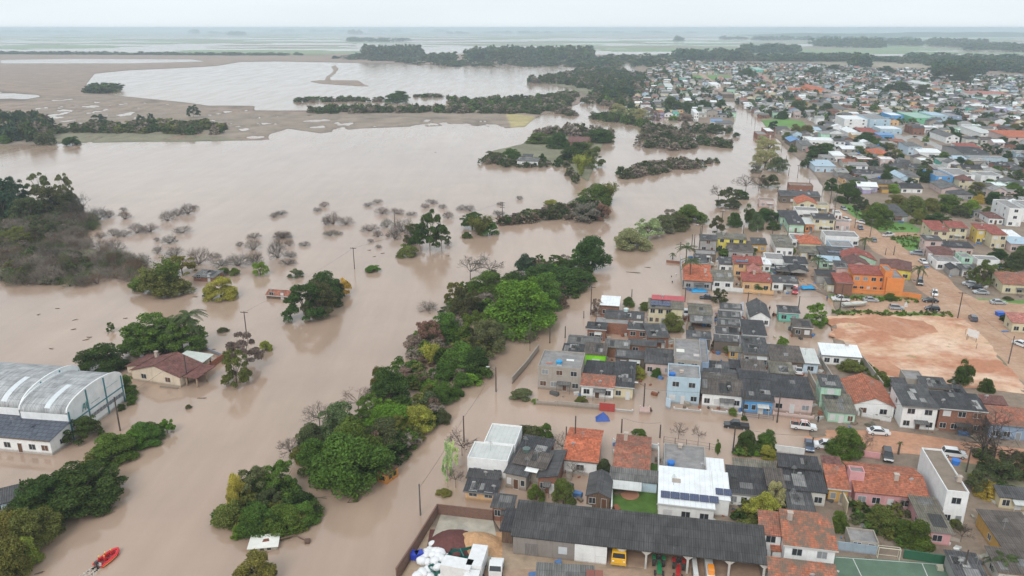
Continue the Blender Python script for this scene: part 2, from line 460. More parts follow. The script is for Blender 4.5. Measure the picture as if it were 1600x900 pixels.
def terrain_eval(X, Y):                               # X, Y: photo pixels of the ground point
    X = np.asarray(X, float); Y = np.asarray(Y, float)
    t = CAM_H * 1200 / ((Y - 43.0) * CP)              # depth
    WX = (X - 800) / 1200 * t; WY = t * CP + 0 * X
    Xn = X + (fbm(WX / 25, WY / 25, 3) - .5) * np.clip(7 * 250 / t, 0.5, 8)
    Yn = Y + (fbm(WX / 25 + 90, WY / 25, 3) - .5) * np.clip(5 * (250 / t) ** 1.5, 0.15, 6)
    H_ = np.full(X.shape, -1.3)
    C = np.zeros(X.shape + (3,)); C[:] = BED
    first = True
    for poly, h, k, amp, col, sx, sy in LAND:
        d = sdf(poly, Xn, Yn)
        w = np.clip(d * k + 0.5, 0, 1)
        nz = (fbm(WX * sx, WY * sy, 4) - .5) * 2 * amp if amp else 0
        H_ = H_ * (1 - w) + (h + nz) * w
        cw = np.clip(d * max(k, .3) + .5, 0, 1)[..., None]
        C = C * (1 - cw) + np.array(col) * cw
    # open country: low wet ground, water in furrows and paddies
    far = sdf([(-2000, 20), (3000, 20), (3000, 82), (1500, 90), (1100, 86), (520, 84), (-2000, 84)], Xn, Y)
    wf = np.clip(far * .3 + .5, 0, 1)
    pad = fbm(WX / 500, WY / 200 + 3, 4) - .50 + (Y < 70) * .0
    H_ = np.where(wf > .5, np.minimum(H_, 0.12 - np.clip(pad * 6, -1, 0.5)), H_)
    mid = sdf([(-1200, 135), (60, 150), (330, 162), (470, 176), (800, 190), (800, 206), (420, 226), (300, 228), (-1200, 236)], Xn, Y)
    wm = np.clip(mid * .1 + .2, 0, 1)
    row = np.abs(np.sin(WX * .30 + WY * .06)) * .2
    pd = fbm(WX / 13, WY / 20, 5) - .69 + row * .3 + np.clip((Y - 150) / 80, 0, 1) * .02 + np.clip((X - 380) / 300, 0, 1) * np.clip((Y - 188) / 18, 0, 1) * .19
    H_ = np.where(wm > 0, np.minimum(H_, 0.08 - pd * 2.0 * wm), H_)
    fur = 1 + .14 * np.sin(WX * .42 + WY * .05) * np.clip(mid * .1, 0, 1) + .16 * (fbm(WX / 60, WY / 40, 4) - .5)
    C = C * fur[..., None]
    fld = fbm(WX / 600 + 7, WY / 260, 3)
    for poly, col, st in ZONES:
        d = sdf(poly, Xn, Yn)
        w = (np.clip(d * .5 + .5, 0, 1) * st)[..., None]
        C = C * (1 - w) + np.array(col) * w
    gfar = (np.clip((80 - Y) / 6, 0, 1) * np.clip((fld - .5) * 8, 0, 1))[..., None]
    C = C * (1 - gfar) + np.array(BR2) * gfar
    return H_, C, WX, WY
def terrain_h(p):
    px, py = PX((p[0], p[1], 0))
    if py < 44.5: return 0.3
    h, _, _, _ = terrain_eval([px], [py]); return float(h[0])

rows = []
y = 45.1
while y < 1500:
    rows.append(y); y += 0.25 if y < 60 else 0.6 if y < 110 else 1.1 if y < 250 else 2.0 if y < 500 else 3.5 if y < 905 else 40
cols = list(np.arange(-700, -20, 20)) + list(np.arange(-20, 1620, 3.2)) + list(np.arange(1640, 2320, 20))
GX, GY = np.meshgrid(np.array(cols, float), np.array(rows, float))
Hh, Cc, WX, WY = terrain_eval(GX, GY)
nr, nc = GX.shape
V = np.stack([WX, WY, Hh], -1).reshape(-1, 3)
V[:, 0] = ((GX - 800) / 1200 * (CAM_H * 1200 / ((GY - 43.0) * CP))).ravel()
tt = CAM_H / ((GY - 43.0) * CP / 1200)
# a ground point on row y: forward distance = t * (CP + b SP)
V[:, 1] = (tt * (CP + (450 - GY) / 1200 * SP)).ravel()
idx = np.arange(nr * nc).reshape(nr, nc)
F = np.stack([idx[:-1, :-1].ravel(), idx[1:, :-1].ravel(), idx[1:, 1:].ravel(), idx[:-1, 1:].ravel()], 1)
def m_ground():
    t = NT('ground'); g = t.geo()
    base = t.n('Attribute', attribute_name='tint').outputs['Color']
    f = t.math('MULTIPLY', t.ramp(t.noise(g, 0.05, 6, 0.6), 0.3, 0.7, 0.75, 1.25), t.ramp(t.noise(g, 0.7, 5, 0.7), 0.3, 0.7, 0.8, 1.2))
    wet = t.ramp(t.n('SeparateXYZ', ins={0: g}).outputs[2], 0.02, 0.22, 0.72, 1.0)   # soaked soil at the water's edge is darker
    col = t.scale(base, t.math('MULTIPLY', f, wet))
    return t.done(col, 0.85, 0.3, bump=t.noise(g, 0.8, 5), bs=0.5, bd=0.15)
GROUND_M = m_ground()
me = np_mesh('ground', V, F, GROUND_M, True, Cc.reshape(-1, 3))
ground = mobj('ground', me); tag(ground, kind='structure')

def m_water():
    t = NT('flood_water'); g = t.geo()
    n0 = t.noise(g, 0.006, 4, 0.55); n1 = t.noise(g, 0.05, 4, 0.6)
    f = t.math('MULTIPLY', t.ramp(n0, 0.3, 0.7, 0.86, 1.1), t.ramp(n1, 0.3, 0.7, 0.94, 1.06))
    col = t.scale((0.405, 0.288, 0.216), f)
    st = t.n('Mapping', ins={0: g, 2: (0, 0, R(-62)), 3: (.16, .02, 1)})
    col = t.scale(col, t.ramp(t.noise(st.outputs[0], 1.0, 5, .65), .3, .7, .93, 1.07))
    mp = t.n('Mapping', ins={0: g, 3: (0.35, 0.9, 1)})
    bmp = t.math('ADD', t.noise(mp.outputs[0], 1.1, 4, 0.6), t.math('MULTIPLY', t.noise(g, 0.12, 3), 0.5))
    bn = t.n('Bump', ins={'Strength': 0.13, 'Distance': 0.05, 'Height': bmp})
    fl = t.n('Mapping', ins={0: g, 2: (0, 0, R(-62)), 3: (.09, .012, 1)})
    calm = t.ramp(t.noise(fl.outputs[0], 1.0, 5, .6), 0.35, 0.65, 0.09, 0.19)
    t.done(col, calm, 0.5, IOR=1.55)
    t.t.links.new(bn.outputs[0], t.b.inputs['Normal'])
    return t.mat
WATER_M = m_water()
mb = MB()
Wd = 42000
mb.face([(-Wd, -3000, 0), (Wd, -3000, 0), (Wd, 30000, 0), (-Wd, 30000, 0)])
water = mb.build('flood_water', WATER_M); tag(water, kind='structure')

# hills on the far right horizon
def hill(x0, x1, yb, hm, seed):
    n = 90; V = []; F = []
    A, B = P(x0, yb), P(x1, yb)
    for i in range(n + 1):
        s = i / n; c = A.lerp(B, s)
        h = hm * (0.25 + 0.75 * float(fbm(np.array([s * 5 + seed]), np.array([seed * 1.7]), 4)[0]) * 1.3) * math.sin(PI * min(1, max(0, s))) ** 0.35
        for k, (f, z) in enumerate([(0, 0), (500, .7), (1100, 1), (2200, 0)]):
            V.append((c.x, c.y + f, z * h - (1 if z == 0 else 0)))
    for i in range(n):
        for k in range(3): F.append((i * 4 + k, i * 4 + 4 + k, i * 4 + 5 + k, i * 4 + 1 + k))
    t = NT('hill_cover'); g = t.geo()
    m = t.done(t.scale((0.07, 0.10, 0.05), t.ramp(t.noise(g, .004, 4), .3, .7, .6, 1.5)), .9, .1)
    o = mobj('hills', np_mesh('hills', np.array(V), np.array(F), m, True)); tag(o, kind='structure')
hill(1230, 1900, 58, 60, 3)

# ------------------------------------------------------------------ humid air
def m_haze():
    m = bpy.data.materials.new('haze'); m.use_nodes = True
    nt = m.node_tree; nt.nodes.clear()
    o = nt.nodes.new('ShaderNodeOutputMaterial'); v = nt.nodes.new('ShaderNodeVolumePrincipled')
    v.inputs['Color'].default_value = (0.76, 0.89, 1.0, 1); v.inputs['Density'].default_value = 0.00016
    v.inputs['Anisotropy'].default_value = 0.1
    nt.links.new(v.outputs[0], o.inputs['Volume'])
    return m
mb = MB(); mb.box(-43000, 43000, -3500, 31000, -3.0, 84.0)
hz = mb.build('haze', m_haze()); tag(hz, kind='stuff')
# ------------------------------------------------------------------ vegetation meshes (unit size: 1 m wide, 1 m tall; base at z=0)
def leaf_quads(c, nrm, size, r):                      # c: centres (n,3), nrm: rough facing
    n = len(c)
    a = r.normal(size=(n, 3)); nn = nrm + a * 0.75; nn /= np.linalg.norm(nn, axis=1, keepdims=True) + 1e-9
    t = np.cross(nn, r.normal(size=(n, 3))); t /= np.linalg.norm(t, axis=1, keepdims=True) + 1e-9
    b = np.cross(nn, t)
    s = (size * r.uniform(.6, 1.35, (n, 1)))
    V = np.stack([c - t * s - b * s * .55, c + t * s * .9 - b * s * .6, c + t * s + b * s * .5, c - t * s * .8 + b * s * .6], 1).reshape(-1, 3)
    return V, np.arange(4 * n).reshape(n, 4)
def lobes_leaves(lobes, n, size, seed, squash=1.0):
    r = np.random.default_rng(seed)
    L = np.array(lobes, float)                        # x y z rad
    w = L[:, 3] ** 2; w /= w.sum()
    k = r.choice(len(L), n, p=w)
    d = r.normal(size=(n, 3)); d /= np.linalg.norm(d, axis=1, keepdims=True)
    d[:, 2] = np.where(d[:, 2] < -0.35, -d[:, 2] * .6, d[:, 2])
    rad = L[k, 3:4] * (1 - np.abs(r.normal(size=(n, 1))) * .16)
    c = L[k, :3] + d * rad * np.array([1, 1, squash])
    c += r.normal(size=(n, 3)) * size * .6
    c[:, 2] = np.maximum(c[:, 2], 0.01)
    return leaf_quads(c, d, size, r)
def crown_lobes(seed, n, rx=0.5, z0=0.15, z1=0.85, lr=(0.12, 0.2), shape='dome'):
    r = np.random.default_rng(seed); out = []
    while len(out) < n:
        x, y = r.uniform(-1, 1, 2); z = r.uniform(0, 1)
        if shape == 'dome': ok = x * x + y * y + (z * .95) ** 2 < 1 and (x * x + y * y + z * z > .35)
        elif shape == 'tall': ok = x * x + y * y < (0.35 + 0.65 * math.sin(PI * (z * .8 + .15))) ** 2
        elif shape == 'canopy': ok = x * x + y * y + .6 * z * z < 1 and z > .38 * (1 - (x * x + y * y)) and z > .12 * r.random()
        elif shape == 'flat': ok = x * x + y * y < 1 and z > .55 - .1 * (x * x + y * y); 
        else: ok = x * x + y * y < 1
        if not ok: continue
        rad = r.uniform(*lr)
        out.append((x * (rx - rad * .8), y * (rx - rad * .8), z0 + z * (z1 - z0), rad))
    return out
def mk_crown(nm, seed, nl, nleaf, size, mat=None, **kw):
    V, F = lobes_leaves(crown_lobes(seed, nl, **kw), nleaf, size, seed)
    return V, F
def trunk_mesh(nm, seed, mat, top=0.6, r0=.03, forks=5, lean=.0, z_under=-0.15, spread=.3):
    r = random.Random(seed); mb = MB()
    fz = top * .35
    mb.tube((0, 0, z_under), (lean * .3, 0, fz), r0 * 1.15, r0 * .75, 7)
    for k in range(forks):
        a = 2 * PI * k / forks + r.uniform(-.4, .4); s = spread * r.uniform(.5, 1)
        m1 = (lean * .3 + math.cos(a) * s * .45, math.sin(a) * s * .45, fz + (top - fz) * .5)
        m2 = (lean + math.cos(a) * s, math.sin(a) * s, top * r.uniform(.9, 1.15))
        mb.tube((lean * .3, 0, fz * .9), m1, r0 * .6, r0 * .4, 5)
        mb.tube(m1, m2, r0 * .4, r0 * .12, 5)
    o = mb.build(nm, mat); me = o.data; bpy.data.objects.remove(o); return me
def twig_strips(seed, stems, levels, mat=None, width=.006, up=.6, spread=1.0, trunk=0.0):
    """branching ribbons: V,F"""
    r = np.random.default_rng(seed); V = []; F = []
    def strip(a, b, w):
        d = b - a; s = np.cross(d, r.normal(size=3)); s /= np.linalg.norm(s) + 1e-9
        i = len(V); V.extend([a - s * w, a + s * w, b + s * w * .5, b - s * w * .5]); F.append((i, i + 1, i + 2, i + 3))
        s2 = np.cross(d, s); s2 /= np.linalg.norm(s2) + 1e-9
        i = len(V); V.extend([a - s2 * w, a + s2 * w, b + s2 * w * .5, b - s2 * w * .5]); F.append((i, i + 1, i + 2, i + 3))
    def grow(p, d, L, lv, w):
        q = p + d * L; strip(p, q, w)
        if lv == 0: return
        for k in range(3 if lv > 1 else 4):
            nd = d + r.normal(size=3) * .55; nd[2] = nd[2] * .8 + up * .25; nd /= np.linalg.norm(nd)
            grow(p + d * L * r.uniform(.55, 1.0), nd, L * r.uniform(.6, .8), lv - 1, w * .62)
    base = np.array([0., 0, trunk])
    if trunk: strip(np.array([0, 0, -.15]), base, width * 2.2)
    for k in range(stems):
        a = r.uniform(0, 2 * PI); e = r.uniform(.25, 1.25)
        d = np.array([math.cos(a) * math.cos(e) * spread, math.sin(a) * math.cos(e) * spread, math.sin(e)])
        st = base + np.array([math.cos(a), math.sin(a), 0]) * r.uniform(0, .1) * (0 if trunk else 1)
        grow(st, d, (1 - trunk) * .36, levels, width)
    V = np.array(V); 
    V[:, :2] *= .5 / np.percentile(np.abs(V[:, :2]), 99.2); z = V[:, 2]; V[:, 2] = np.where(z > 0, z / np.percentile(z, 99.5), z)
    return V, np.array(F)

CR = {}                                              # crowns: several of each habit
def add_crown(kind, V, F): CR.setdefault(kind, []).append((V, F))
for i in range(3):
    add_crown('round', *mk_crown('c', 10 + i, 44, 19000, .0135, lr=(.1, .18), z0=.05))
    add_crown('open', *mk_crown('c', 20 + i, 40, 13000, .0135, lr=(.06, .13), z0=.08, z1=.94, shape='dome'))
    add_crown('shrub', *mk_crown('c', 30 + i, 22, 8000, .019, lr=(.12, .2), z0=.02, z1=.78))
    add_crown('bare_bush', *twig_strips(60 + i, 46, 3, width=.0055, up=.3))
for i in range(2):
    add_crown('tall', *mk_crown('c', 40 + i, 34, 15000, .014, lr=(.1, .18), z0=.1, z1=.9, shape='tall'))
    add_crown('gum', *mk_crown('c', 44 + i, 30, 11000, .013, lr=(.05, .12), z0=.2, z1=.95, shape='dome'))
    add_crown('umbrella', *mk_crown('c', 48 + i, 60, 18000, .013, lr=(.06, .13), z0=.0, z1=.92, shape='canopy'))
    add_crown('willow', *mk_crown('c', 52 + i, 36, 13000, .011, lr=(.08, .16), z0=.06, z1=.88))
    V, F = twig_strips(70 + i, 9, 4, width=.009, trunk=.3, up=.5); add_crown('bare_tree', V, F)
# bamboo: leaning plumes
for i in range(2):
    r = np.random.default_rng(80 + i); Vs = []; Fs = []; o = 0
    for k in range(26):
        a = r.uniform(0, 2 * PI); L = r.uniform(.7, 1); sp = r.uniform(.05, .42)
        t = r.uniform(.08, 1, 330) ** .8
        c = np.stack([math.cos(a) * sp * t ** 1.6, math.sin(a) * sp * t ** 1.6, t * L], 1) + r.normal(size=(330, 3)) * .035
        v, f = leaf_quads(c, np.tile([math.cos(a), math.sin(a), .6], (330, 1)), .015, r)
        Vs.append(v); Fs.append(f + o); o += len(v)
    add_crown('bamboo', np.concatenate(Vs), np.concatenate(Fs))
# dead-wood interior for olive thickets
CRM = {k: [np_mesh('crown', V, F, TWIG if k.startswith('bare') else LEAF) for V, F in v] for k, v in CR.items()}
TR = {'round': trunk_mesh('trunk', 1, BARK, .6, .03, 5), 'open': trunk_mesh('trunk', 2, BARK, .7, .022, 6, spread=.34),
      'tall': trunk_mesh('trunk', 3, BARK, .75, .03, 4, spread=.2), 'gum': trunk_mesh('trunk', 4, BARK_PALE, .85, .02, 6, spread=.34),
      'umbrella': trunk_mesh('trunk', 5, BARK, .72, .03, 6, spread=.38), 'willow': trunk_mesh('trunk', 6, BARK, .6, .025, 5),
      'bamboo': trunk_mesh('trunk', 7, BARK, .5, .02, 6, spread=.12), 'shrub': trunk_mesh('stem', 8, BARK, .5, .02, 4)}
GCOL = {'dark': (0.036, 0.062, 0.015), 'green': (0.060, 0.098, 0.018), 'bright': (0.085, 0.150, 0.018), 'yellow': (0.17, 0.185, 0.035),
        'olive': (0.095, 0.102, 0.026), 'grey': (0.080, 0.098, 0.042), 'blue': (0.030, 0.056, 0.030), 'willow': (0.20, 0.21, 0.10),
        'pale': (0.33, 0.38, 0.18), 'brown': (0.155, 0.125, 0.10), 'rust': (0.12, 0.082, 0.06), 'gold': (0.26, 0.20, 0.04),
        'twig': (0.185, 0.155, 0.13), 'twigdark': (0.12, 0.10, 0.085), 'dusk': (0.058, 0.066, 0.028)}
ADJ = {'dark': 'dark green', 'green': 'mid green', 'bright': 'bright green', 'yellow': 'yellow-green', 'olive': 'olive', 'grey': 'grey-green', 'blue': 'deep green',
       'willow': 'pale olive', 'pale': 'pale lime', 'brown': 'brown', 'rust': 'reddish brown', 'gold': 'golden', 'twig': 'grey-brown', 'twigdark': 'dark grey', 'dusk': 'dull green'}
HAB = {'round': 'round tree', 'open': 'loose-crowned tree', 'shrub': 'bush', 'bare_bush': 'leafless bush', 'tall': 'upright tree', 'gum': 'tall gum tree', 'umbrella': 'spreading flat tree',
       'willow': 'feathery willow', 'bare_tree': 'bare tree', 'bamboo': 'bamboo clump', 'palm': 'palm tree'}
NAME = {'round': 'broadleaf_tree', 'open': 'broadleaf_tree', 'shrub': 'green_bush', 'bare_bush': 'bare_bush', 'tall': 'upright_tree', 'gum': 'gum_tree', 'umbrella': 'spreading_tree',
        'willow': 'willow_tree', 'bare_tree': 'bare_tree', 'bamboo': 'bamboo_clump'}
VEG = []
def veg(kind, x, yb, wpx, hpx, col='green', label=None, group=None, z=0.0, depth=1.0):
    """a plant whose foot stands at photo pixel (x, yb), wpx wide and hpx tall in the photo"""
    p = P(x, yb, z); s = px_m(yb) * 1.0
    w = wpx * 1.1 / s
    dep = math.atan2(CAM_H, p.length)
    h = hpx / s / math.cos(math.atan2(CAM_H, p.y)) 
    # a wide crown seen from above also shows its depth: take that off the height
    h = max(h - 0.22 * w * math.tan(math.atan2(CAM_H, p.y)), 0.35 * h)
    p.y += 0.0
    rz = random.uniform(0, 6.28)
    p.z = z
    c = GCOL[col]; j = random.uniform(1.15, 1.6)
    j *= .62 if kind.startswith('bare') else 1.1
    hv = random.uniform(.85, 1.2)
    rgb = (c[0] * j * hv, c[1] * j, c[2] * j)
    if kind == 'bare_bush':
        o = mobj('bare_bush', random.choice(CRM[kind]), None, p); o.scale = (w * random.uniform(.75, 1.25), w * random.uniform(.75, 1.25), h * random.uniform(.8, 1.15)); o.rotation_euler = (random.uniform(-.12, .12), random.uniform(-.12, .12), rz)
        o.color = rgb + (1,); root = o
    elif kind == 'bare_tree':
        o = mobj('bare_tree', random.choice(CRM[kind]), None, p); o.scale = (w, w, h); o.rotation_euler.z = rz; o.color = rgb + (1,); root = o
    else:
        root = empty(NAME[kind], p, rz)
        root.scale = (w, w, h)
        cr = mobj('crown' if kind != 'shrub' else 'foliage', random.choice(CRM[kind]), root); cr.color = rgb + (1,)
        if hpx > 9: mobj('trunk' if kind != 'shrub' else 'stem', TR[kind], root)
    root['category'] = {'shrub': 'bush', 'bare_bush': 'bush', 'bamboo': 'bamboo'}.get(kind, 'tree')
    if group: root['group'] = group
    if label: root['label'] = label
    else: auto(root, f"{ADJ[col]} {HAB[kind]}", x, yb - hpx * .5)
    VEG.append((p.x, p.y, w))
    return root

# ---- palms
def palm_meshes(seed, drop=.6):
    r = random.Random(seed); mb = MB(); 
    for k in range(18):
        a = 2 * PI * k / 18 + r.uniform(-.15, .15); el = r.uniform(-.1, 1.1); L = r.uniform(.85, 1.1)
        pts = []
        for s in range(7):
            t = s / 6
            rr = L * t * math.cos(el * (1 - t * .5)); zz = L * (math.sin(el) * t - drop * t * t)
            pts.append(Vector((math.cos(a) * rr, math.sin(a) * rr, zz)))
        sd = Vector((-math.sin(a), math.cos(a), 0))
        for s in range(6):
            w0 = .16 * math.sin(PI * (.1 + .85 * s / 6)); w1 = .16 * math.sin(PI * (.1 + .85 * (s + 1) / 6))
            for sg in (-1, 1):
                for q in range(3):
                    t0, t1 = q / 3, q / 3 + .24
                    a0 = pts[s].lerp(pts[s + 1], t0); a1 = pts[s].lerp(pts[s + 1], t1)
                    e = sd * sg * (w0 + (w1 - w0) * t0) + (pts[s + 1] - pts[s]) * .45 + Vector((0, 0, -.05))
                    mb.face([a0, a1, a1 + e, a0 + e * .97])
    o = mb.build('fronds', LEAF); me = o.data; bpy.data.objects.remove(o)
    return me
PALM = [palm_meshes(1), palm_meshes(2, .8)]
def palm(x, yb, ytop, wpx, label=None, z=0):
    p = P(x, yb, z); s = px_m(yb); h = (yb - ytop) / s / math.cos(math.atan2(CAM_H, p.y)); w = wpx / s
    root = empty('palm_tree', p, random.uniform(0, 6)); root['category'] = 'palm'
    mb = MB(); th = h - w * .12
    for k in range(5):
        mb.tube((0, 0, -1 + (th + 1) * k / 5), (0, 0, -1 + (th + 1) * (k + 1) / 5), .26 - k * .02, .23 - k * .02, 8)
    mb.build('trunk', BARK_PALE if label and 'pale' in label else BARK, root)
    f = mobj('fronds', random.choice(PALM), root, (0, 0, th)); f.scale = (w * .7, w * .7, w * .7); f.color = (.075, .10, .04, 1)
    if label: root['label'] = label
    else: auto(root, 'palm tree', x, (yb + ytop) / 2)
    return root

# ---- masses nobody could count
def mass(name, label, pts, kinds, cols, w=(4, 7), h=(3, 6), nmax=200, tw=False, z=0.0):
    """pts: list of world (x, y); merged into one mesh"""
    Vs = []; Fs = []; Ts = []; o = 0
    rr = random.Random(len(pts))
    for (x, y) in pts:
        V, F = rr.choice(CR[rr.choice(kinds)])
        nf = len(F); take = min(nf, nmax)
        sel = np.sort(rng.choice(nf, take, replace=False))
        V2 = V[F[sel]].reshape(-1, 3).copy()
        g = (nf / take) ** .40                        # fewer, larger leaves keep the cover closed
        c = V2.reshape(-1, 4, 3).mean(1, keepdims=True); V2 = ((V2.reshape(-1, 4, 3) - c) * g + c).reshape(-1, 3)
        a = rr.uniform(0, 6.28); ca, sa = math.cos(a), math.sin(a)
        W_ = rr.uniform(*w); H_ = rr.uniform(*h)
        X = (V2[:, 0] * ca - V2[:, 1] * sa) * W_ + x; Y = (V2[:, 0] * sa + V2[:, 1] * ca) * W_ + y
        Vs.append(np.stack([X, Y, V2[:, 2] * H_ + z], 1)); Fs.append(np.arange(4 * take).reshape(-1, 4) + o); o += 4 * take
        cc = np.array(GCOL[rr.choice(cols)]) * rr.uniform(1.05, 1.6)
        Ts.append(np.tile(cc, (4 * take, 1)))
    me = np_mesh(name, np.concatenate(Vs), np.concatenate(Fs), TWIG_T if tw else LEAF_T, False, np.concatenate(Ts))
    ob = mobj(name, me); tag(ob, label, None, None, 'stuff'); return ob
def scatter(poly, n, seed=0):
    """n world points evenly over a photo-pixel outline on the ground"""
    r = random.Random(seed + n); W_ = [P(*q) for q in poly]
    wp = [(p.x, p.y) for p in W_]
    x0, x1 = min(p[0] for p in wp), max(p[0] for p in wp); y0, y1 = min(p[1] for p in wp), max(p[1] for p in wp)
    out = []; k = 0
    while len(out) < n and k < 60000:
        k += 1; x, y = r.uniform(x0, x1), r.uniform(y0, y1)
        if inside(wp, x, y): out.append((x, y))
    return out

# far woods and hedges (photo outlines of the ground they stand on)
woods = []
def far(poly, n, w, h, cols, kinds=('round', 'open'), nmax=70, seed=1): woods.append((scatter(poly, n, seed), kinds, cols, w, h, nmax))
D = ['blue', 'dark', 'dusk']
WL = [
 ([(0, 85), (380, 87), (380, 86), (0, 84)], 170, (22, 40), (8, 16)), ([(390, 87), (470, 87), (470, 86), (390, 86)], 30, (20, 35), (8, 14)),
 ([(520, 92), (600, 97), (700, 104), (900, 104), (960, 103), (940, 97), (760, 99), (640, 92), (560, 86)], 240, (18, 30), (7, 13)),
 ([(570, 93), (655, 91), (660, 87), (572, 88)], 70, (30, 45), (40, 52)), ([(655, 98), (712, 98), (712, 94), (660, 93)], 34, (25, 35), (24, 34)),
 ([(730, 97), (920, 98), (925, 88), (735, 88)], 190, (30, 45), (34, 50)), ([(544, 65), (640, 66), (640, 64), (544, 63)], 30, (60, 90), (28, 38)),
 ([(880, 103), (1000, 108), (1060, 99), (1040, 90), (900, 92)], 120, (20, 34), (12, 24)), ([(1055, 95), (1170, 96), (1175, 89), (1055, 88)], 130, (26, 40), (24, 40)),
 ([(1160, 84), (1245, 84), (1245, 80), (1160, 80)], 60, (34, 54), (28, 44)), ([(1175, 96), (1350, 97), (1350, 90), (1180, 90)], 150, (26, 40), (14, 24)),
 ([(1330, 106), (1355, 106), (1352, 98), (1330, 98)], 18, (26, 36), (30, 44)), ([(1410, 100), (1600, 116), (1660, 112), (1650, 96), (1420, 90)], 240, (26, 40), (14, 26)),
 ([(1350, 96), (1410, 98), (1410, 92), (1350, 91)], 40, (26, 38), (10, 16)), ([(1270, 73), (1380, 76), (1380, 72), (1270, 70)], 50, (40, 70), (40, 60)),
 ([(1380, 71), (1540, 74), (1540, 70), (1380, 68)], 60, (50, 80), (30, 50)), ([(1500, 78), (1640, 84), (1640, 78), (1510, 74)], 60, (44, 60), (30, 40)),
 ([(1460, 118), (1530, 120), (1530, 112), (1460, 110)], 30, (22, 32), (26, 38)),
 ([(360, 55.4), (386, 55.5), (386, 54.8), (360, 54.6)], 12, (70, 110), (50, 70)), ([(296, 52.8), (312, 53), (312, 52.2), (297, 52)], 8, (70, 110), (60, 90)),
 ([(325, 52.5), (360, 53.6), (360, 52.6), (325, 52)], 10, (60, 90), (30, 50)), ([(700, 53), (735, 53), (735, 52.5), (700, 52.5)], 8, (90, 120), (30, 50)),
 ([(545, 54), (570, 54), (568, 53), (548, 53)], 6, (80, 120), (70, 90)), ([(1056, 64), (1070, 64), (1070, 63), (1056, 63)], 5, (50, 60), (40, 50)),
 ([(760, 52), (860, 52.2), (860, 51.6), (760, 51.5)], 14, (120, 160), (40, 60)), ([(0, 51), (130, 51), (130, 50.5), (0, 50.5)], 20, (140, 200), (40, 70)),
 ([(880, 51), (1100, 51.5), (1100, 51), (880, 50.5)], 18, (140, 200), (30, 50)), ([(400, 50), (700, 50.3), (700, 49.8), (400, 49.6)], 26, (160, 240), (60, 80)),
 ([(133, 146), (186, 146), (182, 140), (140, 140)], 34, (16, 26), (9, 15)),
 ([(1130, 62), (1420, 64), (1420, 62.5), (1130, 61)], 60, (60, 100), (26, 40)),
]
for k, (poly, n, w, h) in enumerate(WL):
    far(poly, n, w, (h[0] * .62, h[1] * .7), D, seed=k)
pts = []
def merge_masses(name, label, lst):
    Vs, Fs, Ts = [], [], []; o = 0
    for pts, kinds, cols, w, h, nmax in lst:
        ob = mass('t', None, pts, list(kinds), cols, w, h, nmax)
        me = ob.data; n = len(me.vertices)
        v = np.empty(n * 3, np.float32); me.vertices.foreach_get('co', v); Vs.append(v.reshape(-1, 3))
        c = np.empty(n * 4, np.float32); me.color_attributes['tint'].data.foreach_get('color', c); Ts.append(c.reshape(-1, 4)[:, :3])
        Fs.append(np.arange(n).reshape(-1, 4) + o); o += n
        bpy.data.objects.remove(ob); bpy.data.meshes.remove(me)
    ob = mobj(name, np_mesh(name, np.concatenate(Vs), np.concatenate(Fs), LEAF_T, False, np.concatenate(Ts))); tag(ob, label, None, None, 'stuff')
merge_masses('distant_woods', 'hazy dark woods and hedgerows beyond the town and the lake', woods)
